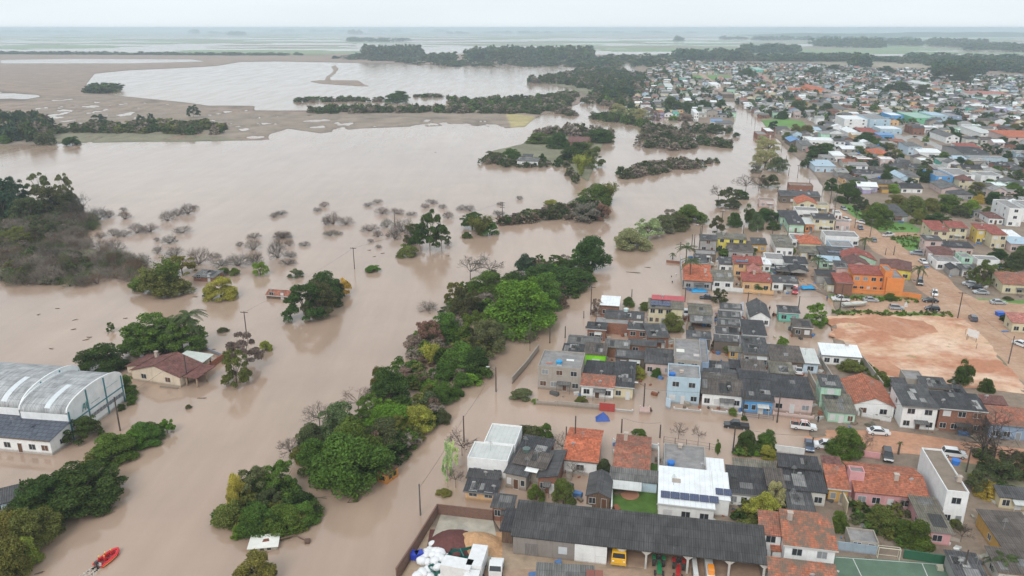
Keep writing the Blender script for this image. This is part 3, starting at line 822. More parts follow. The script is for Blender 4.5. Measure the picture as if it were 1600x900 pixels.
# river scrub between the lake and the town
woods = []
B = ['dusk', 'dark', 'brown', 'dusk', 'green']
SC = [
 ([(480, 178), (640, 177), (840, 179), (880, 172), (905, 150), (880, 146), (860, 152), (740, 160), (700, 156), (705, 163), (740, 165), (700, 172), (600, 171), (480, 173)], 560, (7, 12), (4, 8), B),
 ([(458, 160), (600, 159), (600, 156), (466, 156)], 60, (7, 12), (3, 6), B), ([(645, 153), (690, 152), (690, 150), (650, 150)], 20, (7, 10), (3, 5), B),
 ([(824, 129), (880, 133), (930, 143), (1000, 150), (1010, 128), (960, 108), (920, 110), (870, 119)], 380, (10, 17), (6, 12), ['dusk', 'dark', 'brown', 'dusk']),
 ([(900, 108), (1010, 122), (1000, 150), (960, 160), (930, 150), (940, 120)], 170, (10, 16), (7, 14), ['blue', 'dark', 'dusk']),
 ([(905, 168), (930, 162), (960, 178), (1000, 182), (990, 172), (960, 150), (925, 150)], 60, (8, 14), (5, 10), B),
 ([(865, 178), (905, 183), (885, 172)], 20, (7, 11), (3, 6), ['brown', 'dusk']),
 ([(922, 186), (960, 192), (1020, 203), (1020, 198), (960, 185), (930, 181)], 70, (6, 9), (4, 7), ['dark', 'dusk', 'green']),
 ([(955, 186), (1000, 190), (1010, 184), (960, 178)], 26, (8, 13), (6, 10), ['willow', 'willow', 'grey']),
 ([(992, 228), (1050, 236), (1085, 232), (1080, 212), (1030, 198), (1010, 200)], 130, (6, 9), (3, 6), ['dusk', 'brown', 'dark', 'brown']),
 ([(1090, 226), (1140, 232), (1140, 224), (1100, 216), (1085, 216)], 50, (6, 8), (3, 5), ['dusk', 'brown', 'dark']),
 ([(1060, 210), (1140, 212), (1140, 200), (1070, 196)], 40, (6, 8), (3, 5), ['dusk', 'brown', 'dark']),
 ([(968, 280), (1000, 277), (1060, 266), (1096, 262), (1096, 254), (1050, 254), (1000, 262), (970, 270)], 130, (5, 8), (2.5, 5), ['dusk', 'brown', 'dark', 'brown']),
 ([(1105, 256), (1122, 256), (1122, 252), (1105, 252)], 8, (4, 6), (2, 3), B),
 ([(745, 258), (790, 262), (880, 262), (885, 270), (900, 290), (905, 285), (885, 255), (800, 252), (760, 248)], 90, (4, 6), (2.5, 4), ['dusk', 'dark', 'brown']),
 ([(830, 210), (900, 205), (955, 210), (950, 222), (900, 215), (840, 214)], 60, (7, 11), (5, 9), ['brown', 'dusk', 'twig']),
 ([(778, 352), (860, 346), (930, 348), (945, 330), (920, 318), (860, 332), (800, 345)], 110, (4.5, 7), (2.5, 5), ['brown', 'dusk', 'brown', 'dark', 'rust']),
 ([(80, 210), (130, 208), (340, 211), (350, 203), (345, 198), (230, 196), (150, 200), (90, 204)], 190, (8, 13), (4, 8), ['dusk', 'dark', 'brown', 'dusk', 'olive']),
 ([(0, 222), (60, 222), (80, 214), (75, 195), (0, 195)], 90, (10, 15), (9, 16), ['blue', 'dusk', 'dark', 'brown']),
 ([(62, 227), (80, 227), (82, 214), (66, 214)], 8, (8, 11), (8, 12), ['dusk']),
]
for k, (poly, n, w, h, c) in enumerate(SC): woods.append((scatter(poly, n, 50 + k), ('shrub', 'open', 'round'), c, w, h, 150))
merge_masses('river_scrub', 'low dark scrub along the river banks and field edges', woods)
# leafless thicket on the left bank
tp = scatter([(0, 446), (120, 448), (205, 440), (225, 415), (190, 400), (140, 395), (150, 345), (110, 330), (0, 360)], 260, 3)
mass('brushwood', 'grey-brown leafless thicket on the left bank', tp, ['bare_bush'], ['twig', 'brown', 'twig', 'rust', 'grey'], (5, 8), (3, 5.2), 1500, True)
tp = scatter([(0, 443), (110, 446), (160, 442), (140, 420), (100, 385), (120, 340), (60, 320), (0, 330)], 110, 5)
mass('undergrowth', 'dull olive undergrowth among the leafless thicket on the left bank', tp, ['open', 'shrub'], ['dusk', 'grey', 'olive', 'dusk', 'brown'], (4, 7), (2.5, 4.5), 900)

# bushes standing in the water
BB = [(155,343,22,22),(170,340,18,16),(195,342,20,18),(193,330,10,10),(158,372,12,12),(177,368,18,14),(195,369,20,14),(214,364,22,20),(235,362,28,20),(262,345,20,18),(278,337,18,18),(294,334,20,20),
 (305,326,10,8),(285,364,30,18),(265,380,24,18),(245,377,10,8),(246,396,15,16),(274,400,24,20),(311,412,36,30),(336,402,14,10),(345,415,24,15),(372,415,30,28),(375,385,14,12),(397,372,22,14),(396,390,20,24),
 (398,415,22,28),(218,412,24,20),(180,392,24,22),(160,390,22,20),(429,339,12,8),(440,335,16,9),(442,371,24,15),(507,323,16,11),(496,330,12,9),(509,351,14,15),(521,350,17,23),(541,350,20,13),(516,368,16,11),
 (529,366,12,8),(434,403,24,34),(442,372,22,13),(452,384,11,11),(454,402,14,14),(450,413,18,12),(476,384,16,10),(576,322,14,9),(590,317,12,8),(597,334,20,14),(620,334,18,14),(605,355,16,18),(578,361,20,16),
 (591,370,14,13),(617,373,18,22),(629,362,27,24),(674,318,14,10),(664,325,10,9),(692,326,10,9),(700,341,17,15),(722,327,14,10),(734,329,16,12),(779,337,14,11),(781,320,9,6),(591,387,10,7),(640,372,16,20),
 (579,378,10,7),(605,370,8,8),(669,484,26,14),(645,325+60,10,6),(855,326,4,3),(812,312,10,8),(700,383,12,10),(643,336,14,8),(15,0,0,0)]
for b in BB:
    if b[2] == 0: continue
    veg('bare_bush', b[0], b[1], b[2] * 1.25, b[3] * .9, random.choice(['twig', 'brown', 'twigdark', 'rust']), group='leafless bushes standing in the flood water')
# trees: kind, x, foot row, width, height, colour
TL = [
 # left bank trees
 ('round', 8, 340, 70, 70, 'blue'), ('gum', 66, 318, 40, 52, 'grey'), ('gum', 104, 318, 30, 50, 'grey'), ('gum', 30, 325, 44, 52, 'blue'), ('round', 82, 338, 62, 52, 'dusk'), ('round', 115, 340, 36, 44, 'dusk'),
 ('open', 45, 350, 56, 46, 'dusk'), ('bare_tree', 132, 345, 30, 44, 'twigdark'), ('bare_tree', 118, 360, 36, 48, 'twigdark'), ('open', 70, 372, 50, 32, 'dusk'), ('open', 30, 385, 50, 34, 'olive'),
 # far left copse
 ('round', 12, 205, 34, 34, 'blue'), ('round', 40, 205, 36, 34, 'blue'), ('round', 66, 203, 26, 28, 'dusk'), ('shrub', 8, 224, 24, 14, 'green'), ('shrub', 113, 227, 30, 18, 'dark'),
 ('gum', 155, 199, 30, 22, 'blue'), ('gum', 221, 194, 16, 16, 'blue'), ('gum', 236, 192, 12, 16, 'blue'), ('gum', 303, 185, 22, 22, 'blue'), ('round', 621, 160, 40, 20, 'dark'),
 # bamboo and trees by the left farm sheds
 ('bamboo', 245, 458, 72, 50, 'olive'), ('bamboo', 270, 456, 64, 60, 'green'), ('shrub', 260, 458, 80, 34, 'olive'), ('shrub', 222, 455, 40, 26, 'green'), ('open', 285, 428, 44, 34, 'olive'), ('round', 346, 466, 50, 38, 'yellow'), ('shrub', 350, 428, 22, 14, 'green'),
 ('shrub', 367, 430, 18, 14, 'green'), ('willow', 407, 430, 28, 26, 'bright'), ('shrub', 322, 463, 12, 12, 'green'),
 ('open', 478, 497, 70, 62, 'dark'), ('round', 508, 474, 60, 54, 'dark'), ('open', 500, 492, 60, 60, 'dusk'), ('open', 462, 432, 26, 14, 'grey'), ('shrub', 538, 460, 24, 32, 'gold'), ('open', 520, 470, 40, 40, 'dusk'),
 ('shrub', 583, 424, 28, 14, 'green'),
 ('gum', 672, 392, 50, 68, 'dark'), ('gum', 656, 392, 40, 48, 'dark'), ('shrub', 636, 400, 36, 24, 'olive'), ('gum', 690, 388, 34, 40, 'grey'), ('open', 645, 380, 30, 34, 'dusk'),
 ('umbrella', 738, 358, 42, 28, 'dark'), ('bamboo', 750, 368, 50, 34, 'olive'), ('shrub', 765, 366, 34, 22, 'green'), ('shrub', 730, 372, 16, 12, 'green'), ('shrub', 790, 350, 24, 18, 'dark'),
 ('round', 930, 318, 56, 34, 'green'), ('bamboo', 950, 316, 40, 32, 'olive'), ('open', 915, 345, 44, 34, 'brown'), ('open', 940, 343, 30, 28, 'rust'), ('open', 870, 340, 40, 26, 'dusk'), ('shrub', 832, 340, 30, 16, 'green'), ('shrub', 860, 318, 26, 8, 'yellow'),
 ('round', 872, 232, 36, 26, 'dark'), ('round', 845, 224, 46, 18, 'green'), ('umbrella', 935, 222, 50, 22, 'dark'), ('round', 900, 252, 56, 34, 'dark'), ('bamboo', 908, 275, 36, 36, 'yellow'), ('open', 925, 262, 40, 34, 'olive'),
 ('shrub', 772, 252, 40, 20, 'dusk'), ('shrub', 800, 248, 30, 18, 'green'), ('shrub', 848, 252, 14, 14, 'dark'), ('bamboo', 915, 240, 30, 20, 'olive'),
 ('round', 988, 388, 60, 36, 'willow'), ('open', 1012, 372, 50, 36, 'willow'), ('willow', 1035, 362, 44, 34, 'grey'), ('round', 1080, 346, 52, 30, 'green'), ('round', 1060, 358, 40, 28, 'dusk'), ('open', 1048, 345, 30, 20, 'brown'), ('shrub', 1045, 364, 20, 14, 'brown'),
 ('willow', 1195, 262, 44, 34, 'willow'), ('willow', 1200, 238, 38, 26, 'willow'), ('willow', 1215, 268, 36, 26, 'grey'), ('willow', 1190, 228, 24, 18, 'willow'), ('open', 1200, 292, 36, 22, 'dusk'), ('open', 1180, 270, 20, 16, 'brown'),
 ('open', 1140, 324, 44, 34, 'dusk'), ('round', 1158, 310, 24, 16, 'dark'), ('bare_tree', 1122, 316, 26, 28, 'twig'), ('bare_tree', 1165, 300, 40, 28, 'twig'), ('bare_tree', 1185, 298, 24, 24, 'twig'),
 ('tall', 925, 422, 60, 60, 'dark'), ('open', 907, 420, 34, 40, 'green'), ('tall', 822, 427, 34, 34, 'blue'), ('round', 885, 450, 84, 42, 'dark'), ('umbrella', 850, 440, 70, 30, 'dark'), ('round', 818, 512, 120, 86, 'bright'),
 ('round', 852, 478, 60, 56, 'green'), ('round', 760, 462, 60, 44, 'green'), ('bare_tree', 735, 438, 44, 40, 'twig'), ('bare_tree', 765, 436, 40, 42, 'twig'), ('open', 712, 474, 36, 36, 'olive'), ('open', 728, 500, 50, 60, 'dusk'), ('round', 790, 520, 60, 46, 'dusk'),
 ('open', 760, 552, 60, 60, 'grey'), ('open', 740, 540, 50, 60, 'green'), ('bare_tree', 780, 545, 44, 46, 'willow'), ('round', 695, 530, 50, 46, 'green'), ('open', 670, 545, 50, 50, 'rust'), ('bamboo', 672, 572, 36, 40, 'yellow'), ('shrub', 650, 552, 40, 34, 'brown'),
 ('round', 720, 580, 60, 50, 'green'), ('shrub', 688, 592, 42, 32, 'green'), ('round', 740, 582, 50, 44, 'dark'), ('shrub', 722, 605, 34, 28, 'green'), ('shrub', 752, 572, 24, 24, 'bright'), ('shrub', 716, 618, 20, 16, 'green'),
 ('round', 612, 632, 62, 70, 'dark'), ('tall', 592, 618, 26, 50, 'olive'), ('shrub', 662, 602, 24, 26, 'grey'), ('shrub', 640, 586, 36, 20, 'brown'), ('round', 698, 628, 38, 38, 'green'), ('shrub', 672, 640, 50, 34, 'dusk'), ('shrub', 690, 660, 30, 26, 'dusk'),
 ('round', 655, 672, 60, 44, 'yellow'), ('round', 610, 672, 80, 52, 'bright'), ('open', 580, 655, 50, 44, 'green'), ('bare_tree', 560, 640, 50, 34, 'twig'), ('bare_tree', 500, 668, 50, 42, 'twig'),
 ('round', 530, 690, 74, 66, 'grey'), ('round', 490, 700, 52, 44, 'dusk'), ('round', 600, 700, 70, 50, 'dusk'), ('round', 560, 718, 90, 76, 'green'), ('round', 550, 752, 128, 92, 'green'), ('round', 500, 735, 70, 60, 'green'), ('shrub', 470, 724, 34, 30, 'olive'), ('open', 620, 690, 44, 44, 'olive'),
 ('bare_tree', 455, 718, 40, 36, 'twigdark'),
 # small island at the bottom
 ('open', 400, 780, 64, 56, 'grey'), ('open', 440, 775, 60, 60, 'green'), ('round', 374, 790, 36, 56, 'gold'), ('shrub', 358, 816, 54, 42, 'olive'), ('round', 405, 826, 70, 46, 'green'), ('round', 445, 826, 70, 40, 'green'), ('round', 478, 815, 44, 36, 'green'), ('shrub', 372, 840, 22, 22, 'bright'), ('open', 425, 800, 50, 40, 'dusk'),
 ('round', 400, 912, 64, 56, 'olive'), ('open', 424, 905, 20, 26, 'dusk'),
 # left bank near
 ('umbrella', 118, 790, 130, 70, 'dark'), ('umbrella', 75, 800, 96, 64, 'dark'), ('umbrella', 150, 770, 84, 50, 'dark'), ('round', 182, 716, 66, 50, 'green'), ('round', 230, 692, 50, 40, 'green'), ('open', 262, 676, 26, 26, 'bright'), ('open', 210, 700, 40, 30, 'bright'),
 ('round', 55, 850, 84, 62, 'olive'), ('round', 20, 850, 60, 60, 'olive'), ('round', 15, 905, 70, 70, 'olive'), ('round', 5, 790, 34, 22, 'dark'), ('shrub', 95, 806, 40, 24, 'dark'), ('round', 40, 880, 50, 44, 'yellow'),
 ('umbrella', 128, 684, 60, 40, 'dark'), ('round', 118, 672, 44, 40, 'green'), ('round', 198, 618, 34, 36, 'green'), ('shrub', 206, 630, 20, 16, 'green'), ('shrub', 190, 640, 14, 12, 'dark'),
 ('round', 160, 578, 74, 48, 'dark'), ('umbrella', 240, 552, 92, 66, 'green'), ('umbrella', 285, 549, 80, 60, 'green'), ('shrub', 262, 552, 50, 26, 'green'), ('open', 215, 552, 40, 44, 'green'), ('open', 370, 600, 46, 60, 'olive'), ('gum', 385, 575, 56, 62, 'twigdark'), ('shrub', 415, 547, 22, 20, 'yellow'),
 ('shrub', 349, 518, 18, 9, 'grey'), ('open', 174, 518, 14, 16, 'green'), ('shrub', 295, 638, 10, 8, 'dusk'),
 ('gum', 700, 762, 18, 78, 'pale'), ('gum', 706, 738, 24, 52, 'pale'), ('bare_tree', 722, 712, 44, 44, 'twigdark'), ('bare_tree', 712, 762, 24, 36, 'twig'), ('shrub', 556, 782, 14, 16, 'green'), ('bare_tree', 645, 692, 30, 22, 'twigdark'), ('shrub', 693, 772, 26, 10, 'olive'),
 # town
 ('bare_tree', 828, 578-30, 26, 34, 'twigdark'), ('shrub', 826, 690, 50, 34, 'dusk'), ('round', 852, 688, 26, 30, 'green'), ('round', 846, 700, 26, 20, 'green'), ('bare_tree', 878, 710, 36, 36, 'twig'), ('round', 880, 788, 38, 48, 'olive'), ('round', 946, 742, 32, 28, 'dusk'), ('shrub', 838, 782, 28, 30, 'green'),
 ('bare_tree', 895, 745, 36, 26, 'twig'), ('shrub', 815, 622, 36, 18, 'grey'), ('shrub', 836, 629, 14, 8, 'bright'), ('shrub', 908, 630, 22, 16, 'olive'), ('round', 998, 590, 22, 22, 'yellow'), ('round', 1025, 588, 16, 16, 'green'), ('shrub', 1003, 574, 20, 16, 'green'),
 ('shrub', 1016, 643, 6, 8, 'rust'), ('shrub', 1145, 648, 16, 12, 'green'), ('shrub', 1163, 657, 10, 10, 'green'), ('bare_tree', 1060, 686, 26, 28, 'twig'), ('bare_tree', 1091, 690, 20, 26, 'twig'), ('shrub', 998, 682, 26, 16, 'green'), ('round', 1168, 703, 34, 34, 'dark'), ('round', 1196, 700, 30, 34, 'green'), ('round', 1200, 715, 28, 22, 'yellow'), ('shrub', 1183, 712, 16, 10, 'bright'),
 ('open', 1190, 820, 60, 54, 'yellow'), ('shrub', 1170, 830, 40, 30, 'olive'), ('open', 1210, 800, 36, 50, 'willow'), ('round', 1322, 712, 58, 50, 'green'), ('bare_tree', 1350, 712, 34, 34, 'twig'), ('round', 1310, 830, 28, 34, 'green'), ('round', 1376, 828, 48, 46, 'olive'), ('round', 1428, 852, 54, 46, 'green'), ('shrub', 1432, 860, 30, 20, 'green'), ('bare_tree', 1408, 800, 30, 26, 'twig'),
 ('bare_tree', 1500, 850, 30, 34, 'twigdark'), ('shrub', 1492, 826, 24, 20, 'olive'), ('round', 1540, 778, 36, 30, 'gold'), ('bare_tree', 1532, 722, 80, 66, 'twigdark'), ('bare_tree', 1550, 730, 90, 84, 'twigdark'), ('open', 1530, 770, 44, 40, 'dusk'), ('open', 1560, 750, 60, 44, 'dusk'), ('open', 1590, 742, 50, 40, 'dusk'),
 ('tall', 1505, 604, 28, 44, 'dark'), ('round', 1540, 613, 24, 24, 'dark'), ('shrub', 1490, 600, 20, 14, 'dusk'), ('open', 1275, 506, 38, 36, 'bright'), ('shrub', 1282, 512, 14, 12, 'green'), ('round', 1390, 470, 22, 14, 'green'), ('shrub', 1328, 580, 44, 22, 'olive'), ('shrub', 1376, 600, 30, 22, 'olive'), ('shrub', 1385, 604, 20, 12, 'green'),
 ('shrub', 1360, 668, 18, 12, 'brown'), ('round', 1050, 518, 34, 32, 'olive'), ('shrub', 1010, 484, 26, 18, 'olive'), ('round', 983, 478, 20, 16, 'green'), ('shrub', 948, 482, 22, 16, 'dusk'), ('open', 932, 492, 20, 28, 'brown'), ('open', 1124, 472, 26, 24, 'dusk'), ('round', 1186, 455, 26, 16, 'green'), ('shrub', 1212, 447, 12, 8, 'yellow'),
 ('shrub', 1125, 542, 12, 8, 'yellow'), ('shrub', 1138, 552, 24, 18, 'olive'), ('shrub', 1222, 540, 20, 18, 'bright'), ('open', 1120, 364, 24, 30, 'dusk'), ('round', 1147, 354, 24, 24, 'dark'), ('tall', 1170, 352, 20, 34, 'dark'), ('round', 1182, 360, 24, 30, 'grey'), ('round', 1208, 358, 22, 14, 'dark'), ('round', 1198, 344, 40, 22, 'dark'),
 ('shrub', 1140, 400, 40, 14, 'green'), ('shrub', 1160, 396, 18, 16, 'dark'), ('shrub', 1240, 396, 8, 10, 'bright'), ('round', 1298, 298, 20, 22, 'dark'), ('round', 1324, 316, 42, 34, 'dark'), ('open', 1345, 330, 26, 24, 'dusk'), ('round', 1370, 352, 44, 40, 'green'), ('open', 1365, 345, 40, 30, 'olive'), ('round', 1400, 325, 40, 24, 'olive'), ('round', 1425, 335, 40, 32, 'olive'), ('round', 1450, 332, 36, 26, 'olive'), ('round', 1432, 350, 22, 26, 'olive'),
 ('umbrella', 1462, 348, 44, 18, 'dark'), ('round', 1480, 330, 50, 30, 'green'), ('round', 1512, 335, 34, 26, 'bright'), ('open', 1500, 340, 30, 20, 'dusk'), ('round', 1528, 318, 20, 16, 'gold'), ('round', 1555, 320, 34, 24, 'dark'), ('shrub', 1545, 332, 24, 12, 'green'), ('open', 1574, 345, 30, 20, 'yellow'), ('round', 1395, 302, 22, 16, 'bright'),
 ('umbrella', 1282, 246, 44, 26, 'dark'), ('umbrella', 1262, 262, 22, 18, 'dark'), ('round', 1238, 238, 14, 12, 'green'), ('round', 1268, 180, 16, 20, 'dark'), ('round', 1290, 178, 24, 18, 'dark'), ('round', 1245, 178, 36, 22, 'dark'), ('round', 1220, 186, 24, 14, 'dark'), ('round', 1205, 182, 20, 16, 'dusk'), ('round', 1260, 214, 26, 20, 'olive'), ('round', 1300, 216, 24, 14, 'olive'),
 ('round', 1350, 224, 36, 20, 'dark'), ('umbrella', 1402, 148, 46, 22, 'dark'), ('round', 1440, 150, 30, 18, 'dusk'), ('round', 1492, 201, 34, 16, 'dark'), ('umbrella', 1520, 202, 30, 14, 'dark'), ('round', 1456, 215, 18, 16, 'dark'), ('umbrella', 1491, 222, 30, 16, 'dark'), ('umbrella', 1567, 230, 36, 18, 'dark'), ('round', 1446, 222, 10, 10, 'bright'), ('umbrella', 1524, 225, 30, 14, 'dusk'),
 ('open', 1400, 250, 22, 20, 'olive'), ('round', 1420, 278, 10, 14, 'dark'), ('round', 1445, 285, 24, 24, 'dark'), ('round', 1495, 275, 16, 16, 'rust'), ('round', 1390, 276, 26, 18, 'dark'), ('round', 1545, 290, 16, 12, 'green'), ('open', 1478, 128, 44, 26, 'dusk'), ('round', 1500, 130, 30, 24, 'dusk'), ('umbrella', 1385, 116, 30, 14, 'dark'), ('umbrella', 1270, 118, 30, 14, 'dark'), ('umbrella', 1300, 112, 24, 12, 'dark'),
 ('round', 1050, 175, 36, 26, 'dark'), ('round', 1075, 172, 20, 16, 'dark'), ('round', 1100, 170, 24, 16, 'dark'), ('round', 1125, 172, 20, 18, 'dark'), ('open', 1102, 152, 24, 16, 'dusk'), ('round', 1165, 122, 30, 16, 'dark'), ('round', 1036, 118, 22, 10, 'dark'), ('willow', 965, 182, 34, 22, 'willow'), ('willow', 1000, 188, 34, 22, 'willow'), ('round', 985, 176, 22, 16, 'blue'),
 ('open', 1070, 188, 30, 12, 'brown'), ('shrub', 1052, 188, 18, 8, 'bright'), ('open', 1118, 208, 36, 16, 'dusk'), ('shrub', 1150, 214, 14, 8, 'dark'), ('open', 1022, 190, 20, 20, 'brown'), ('open', 1536, 445, 34, 44, 'olive'), ('open', 1518, 440, 22, 26, 'olive'), ('round', 1586, 420, 40, 34, 'dusk'), ('round', 1560, 404, 30, 18, 'dark'), ('shrub', 1598, 398, 20, 16, 'green'), ('round', 1567, 502, 12, 12, 'dark'), ('shrub', 1575, 470, 16, 10, 'dusk'),
]
for t_ in TL: veg(*t_)
ug = scatter([(470, 722), (500, 745), (560, 752), (600, 745), (640, 700), (688, 668), (722, 620), (768, 580), (795, 528), (860, 495), (925, 440), (900, 412), (850, 412), (740, 448), (705, 480), (662, 530), (640, 560), (600, 600), (570, 640), (500, 670)], 210, 8)
mass('bank_undergrowth', 'mixed green and brown undergrowth filling the central wooded bank', ug, ['shrub', 'open'], ['green', 'dark', 'olive', 'bright', 'brown', 'green', 'grey', 'rust', 'twig'], (4, 7.5), (2.2, 5), 1500)
ug = scatter([(340, 818), (375, 790), (400, 760), (450, 760), (480, 790), (490, 815), (450, 828), (390, 828)], 46, 9) + scatter([(0, 860), (60, 850), (110, 800), (170, 730), (260, 680), (240, 676), (150, 715), (60, 790), (0, 810)], 34, 9)
mass('island_undergrowth', 'low undergrowth between the trees of the small island and the left bank', ug, ['shrub', 'open'], ['green', 'dark', 'olive', 'green', 'dusk'], (4, 6.5), (2, 3.6), 1500)
for a in [(1077, 445, 405, 26), (1071, 418, 384, 26), (1051, 405, 396, 10), (1432, 448, 417, 20), (1218, 446, 432, 16), (1276, 432, 402, 22), (1350, 392, 372, 18), (1563, 899, 872, 40), (1440, 276, 258, 18),
          (268, 552, 505, 40), (300, 548, 490, 44), (1215, 300, 292, 6), (1403, 712, 692, 8), (1568, 275, 262, 12)]:
    palm(*a)
# ------------------------------------------------------------------ houses
WC = {'white': (.78, .78, .77), 'offwhite': (.56, .54, .49), 'peachy': (.66, .56, .44), 'cream': (.62, .55, .38), 'yellow': (.68, .5, .13), 'lemon': (.72, .6, .12), 'peach': (.66, .42, .22), 'orange': (.74, .26, .08),
      'ochre': (.55, .33, .1), 'pink': (.62, .32, .33), 'palepink': (.58, .45, .42), 'mint': (.42, .62, .48), 'aqua': (.16, .52, .42), 'lime': (.26, .72, .03), 'skyblue': (.42, .54, .62), 'blue': (.10, .31, .60),
      'paleblue': (.5, .62, .72), 'bluegrey': (.26, .34, .46), 'grey': (.34, .33, .32), 'concrete': (.36, .32, .28), 'brown': (.15, .12, .10), 'brick': None, 'wood': None, 'green': (.2, .5, .3), 'lilac': (.42, .36, .55)}
ROOF = {'dark': lambda: fib((.052, .051, .055)), 'mid': lambda: fib((.080, .078, .080)), 'grey': lambda: fib((.14, .135, .13)), 'brown': lambda: fib((.105, .088, .078)), 'olive': lambda: fib((.16, .145, .115)), 'pale': lambda: fib((.30, .29, .275)),
        'tile': lambda: tile((.38, .135, .08), .4), 'maroon': lambda: tile((.17, .075, .065), .35), 'orange': lambda: tile((.46, .14, .075), .15), 'oldtile': lambda: tile((.34, .13, .085), .6), 'darktile': lambda: tile((.17, .085, .075), .25), 'redtile': lambda: tile((.30, .09, .07), .2), 'pinktile': lambda: tile((.42, .17, .14), .3),
        'mosstile': lambda: tile((.45, .15, .08), .85), 'white': lambda: metal((.78, .80, .81)), 'offwhite': lambda: metal((.55, .56, .54)), 'bluemetal': lambda: metal((.1, .25, .5)), 'skymetal': lambda: metal((.38, .5, .6)), 'slab': lambda: concrete((.27, .255, .25), .7), 'brownslab': lambda: concrete((.24, .19, .15), .4), 'redmetal': lambda: metal((.45, .08, .09)),
        'green': lambda: metal((.3, .46, .38)), 'oliveslab': lambda: concrete((.26, .235, .19), .4)}
RN = {'dark': 'dark grey', 'mid': 'grey', 'grey': 'grey', 'brown': 'brownish', 'olive': 'olive-grey', 'pale': 'pale grey', 'tile': 'red-tiled', 'orange': 'orange-tiled', 'oldtile': 'weathered tile', 'darktile': 'dark tiled', 'redtile': 'deep red', 'pinktile': 'pinkish tiled',
      'mosstile': 'mossy tiled', 'white': 'white metal', 'offwhite': 'off-white', 'bluemetal': 'bright blue', 'skymetal': 'pale blue', 'slab': 'concrete slab', 'brownslab': 'brown slab', 'redmetal': 'red metal', 'green': 'green', 'oliveslab': 'olive slab'}
WN = {'offwhite': 'off-white', 'palepink': 'pale pink', 'skyblue': 'sky-blue', 'paleblue': 'pale blue', 'bluegrey': 'blue-grey', 'aqua': 'turquoise', 'lime': 'lime green', 'lemon': 'yellow', 'brick': 'bare brick', 'wood': 'wooden', 'concrete': 'bare plaster'}
def wallmat(w):
    if w == 'brick': return brick()
    if w == 'wood': return wood((.15, .10, .07))
    c = WC[w]; return plaster(c, .25 if w in ('white', 'orange', 'blue', 'lime') else .45)
FOOT = []                                              # footprints: centre x, y, radius
DOORM = {'white': paint((.6, .6, .6)), 'brown': paint((.12, .06, .035)), 'grey': paint((.25, .26, .27)), 'green': paint((.03, .12, .08)), 'blue': paint((.05, .2, .5))}
def frame_ang(deg): a = R(deg); return Vector((math.cos(a), math.sin(a), 0)), Vector((-math.sin(a), math.cos(a), 0))
def place(ax, ay, bx, ty, h, roof, rh, deg):
    u, v = frame_ang(deg)
    A = P(ax, ay, h)
    # width: A + w u lands on column bx
    lo, hi = .5, 300
    for _ in range(50):
        w = (lo + hi) / 2
        if PX(A + u * w)[0] < bx: lo = w
        else: hi = w
    zt = h + (rh if roof in ('gu', 'su') else 0)
    lo, hi = .2, 300
    for _ in range(50):
        d = (lo + hi) / 2; q = A + v * d; q.z = zt
        if PX(q)[1] > ty: lo = d
        else: hi = d
    if roof in ('gu', 'hip'): d *= (2 if roof == 'gu' else 1)
    return Vector((A.x, A.y, 0)), u, v, w, d
def add_window(root, wall, x, z, ww, wh, w, d, shut=None, frame='white', bars=False, door=False):
    """wall f/b/l/r of a w x d body; x along the wall seen from outside, z sill height"""
    mb = MB(); t = .05; e = .045
    fm = DOORM.get(frame, DOORM['white'])
    if shut is not None: pm = shut
    else: pm = GLASS
    def tr(b):                                         # local wall coords -> thing coords
        out = MB(); out.f = b.f; out.m = b.m; out.uv = b.uv
        for (a, o, c) in b.v:                          # a along, o outwards, c up
            if wall == 'f': q = (a, -o, c)
            elif wall == 'b': q = (w - a, d + o, c)
            elif wall == 'l': q = (-o, d - a, c)
            else: q = (w + o, a, c)
            out.v.append(q)
        return out
    b = MB()
    b.box(x - t, x + ww + t, .003, e + .04, z - t, z - .0, 0); b.box(x - t, x + ww + t, .003, e, z + wh, z + wh + t, 0)
    b.box(x - t, x, .003, e, z, z + wh, 0); b.box(x + ww, x + ww + t, .003, e, z, z + wh, 0)
    if ww > .9: b.box(x + ww / 2 - .025, x + ww / 2 + .025, .012, e, z, z + wh, 0)
    fr = tr(b).build('door' if door else 'window', fm, root)
    b = MB(); b.box(x + .004, x + ww - .004, .003, .018, z + .004, z + wh - .004, 0)
    tr(b).build('panel' if door else 'pane', pm, fr)
    return fr
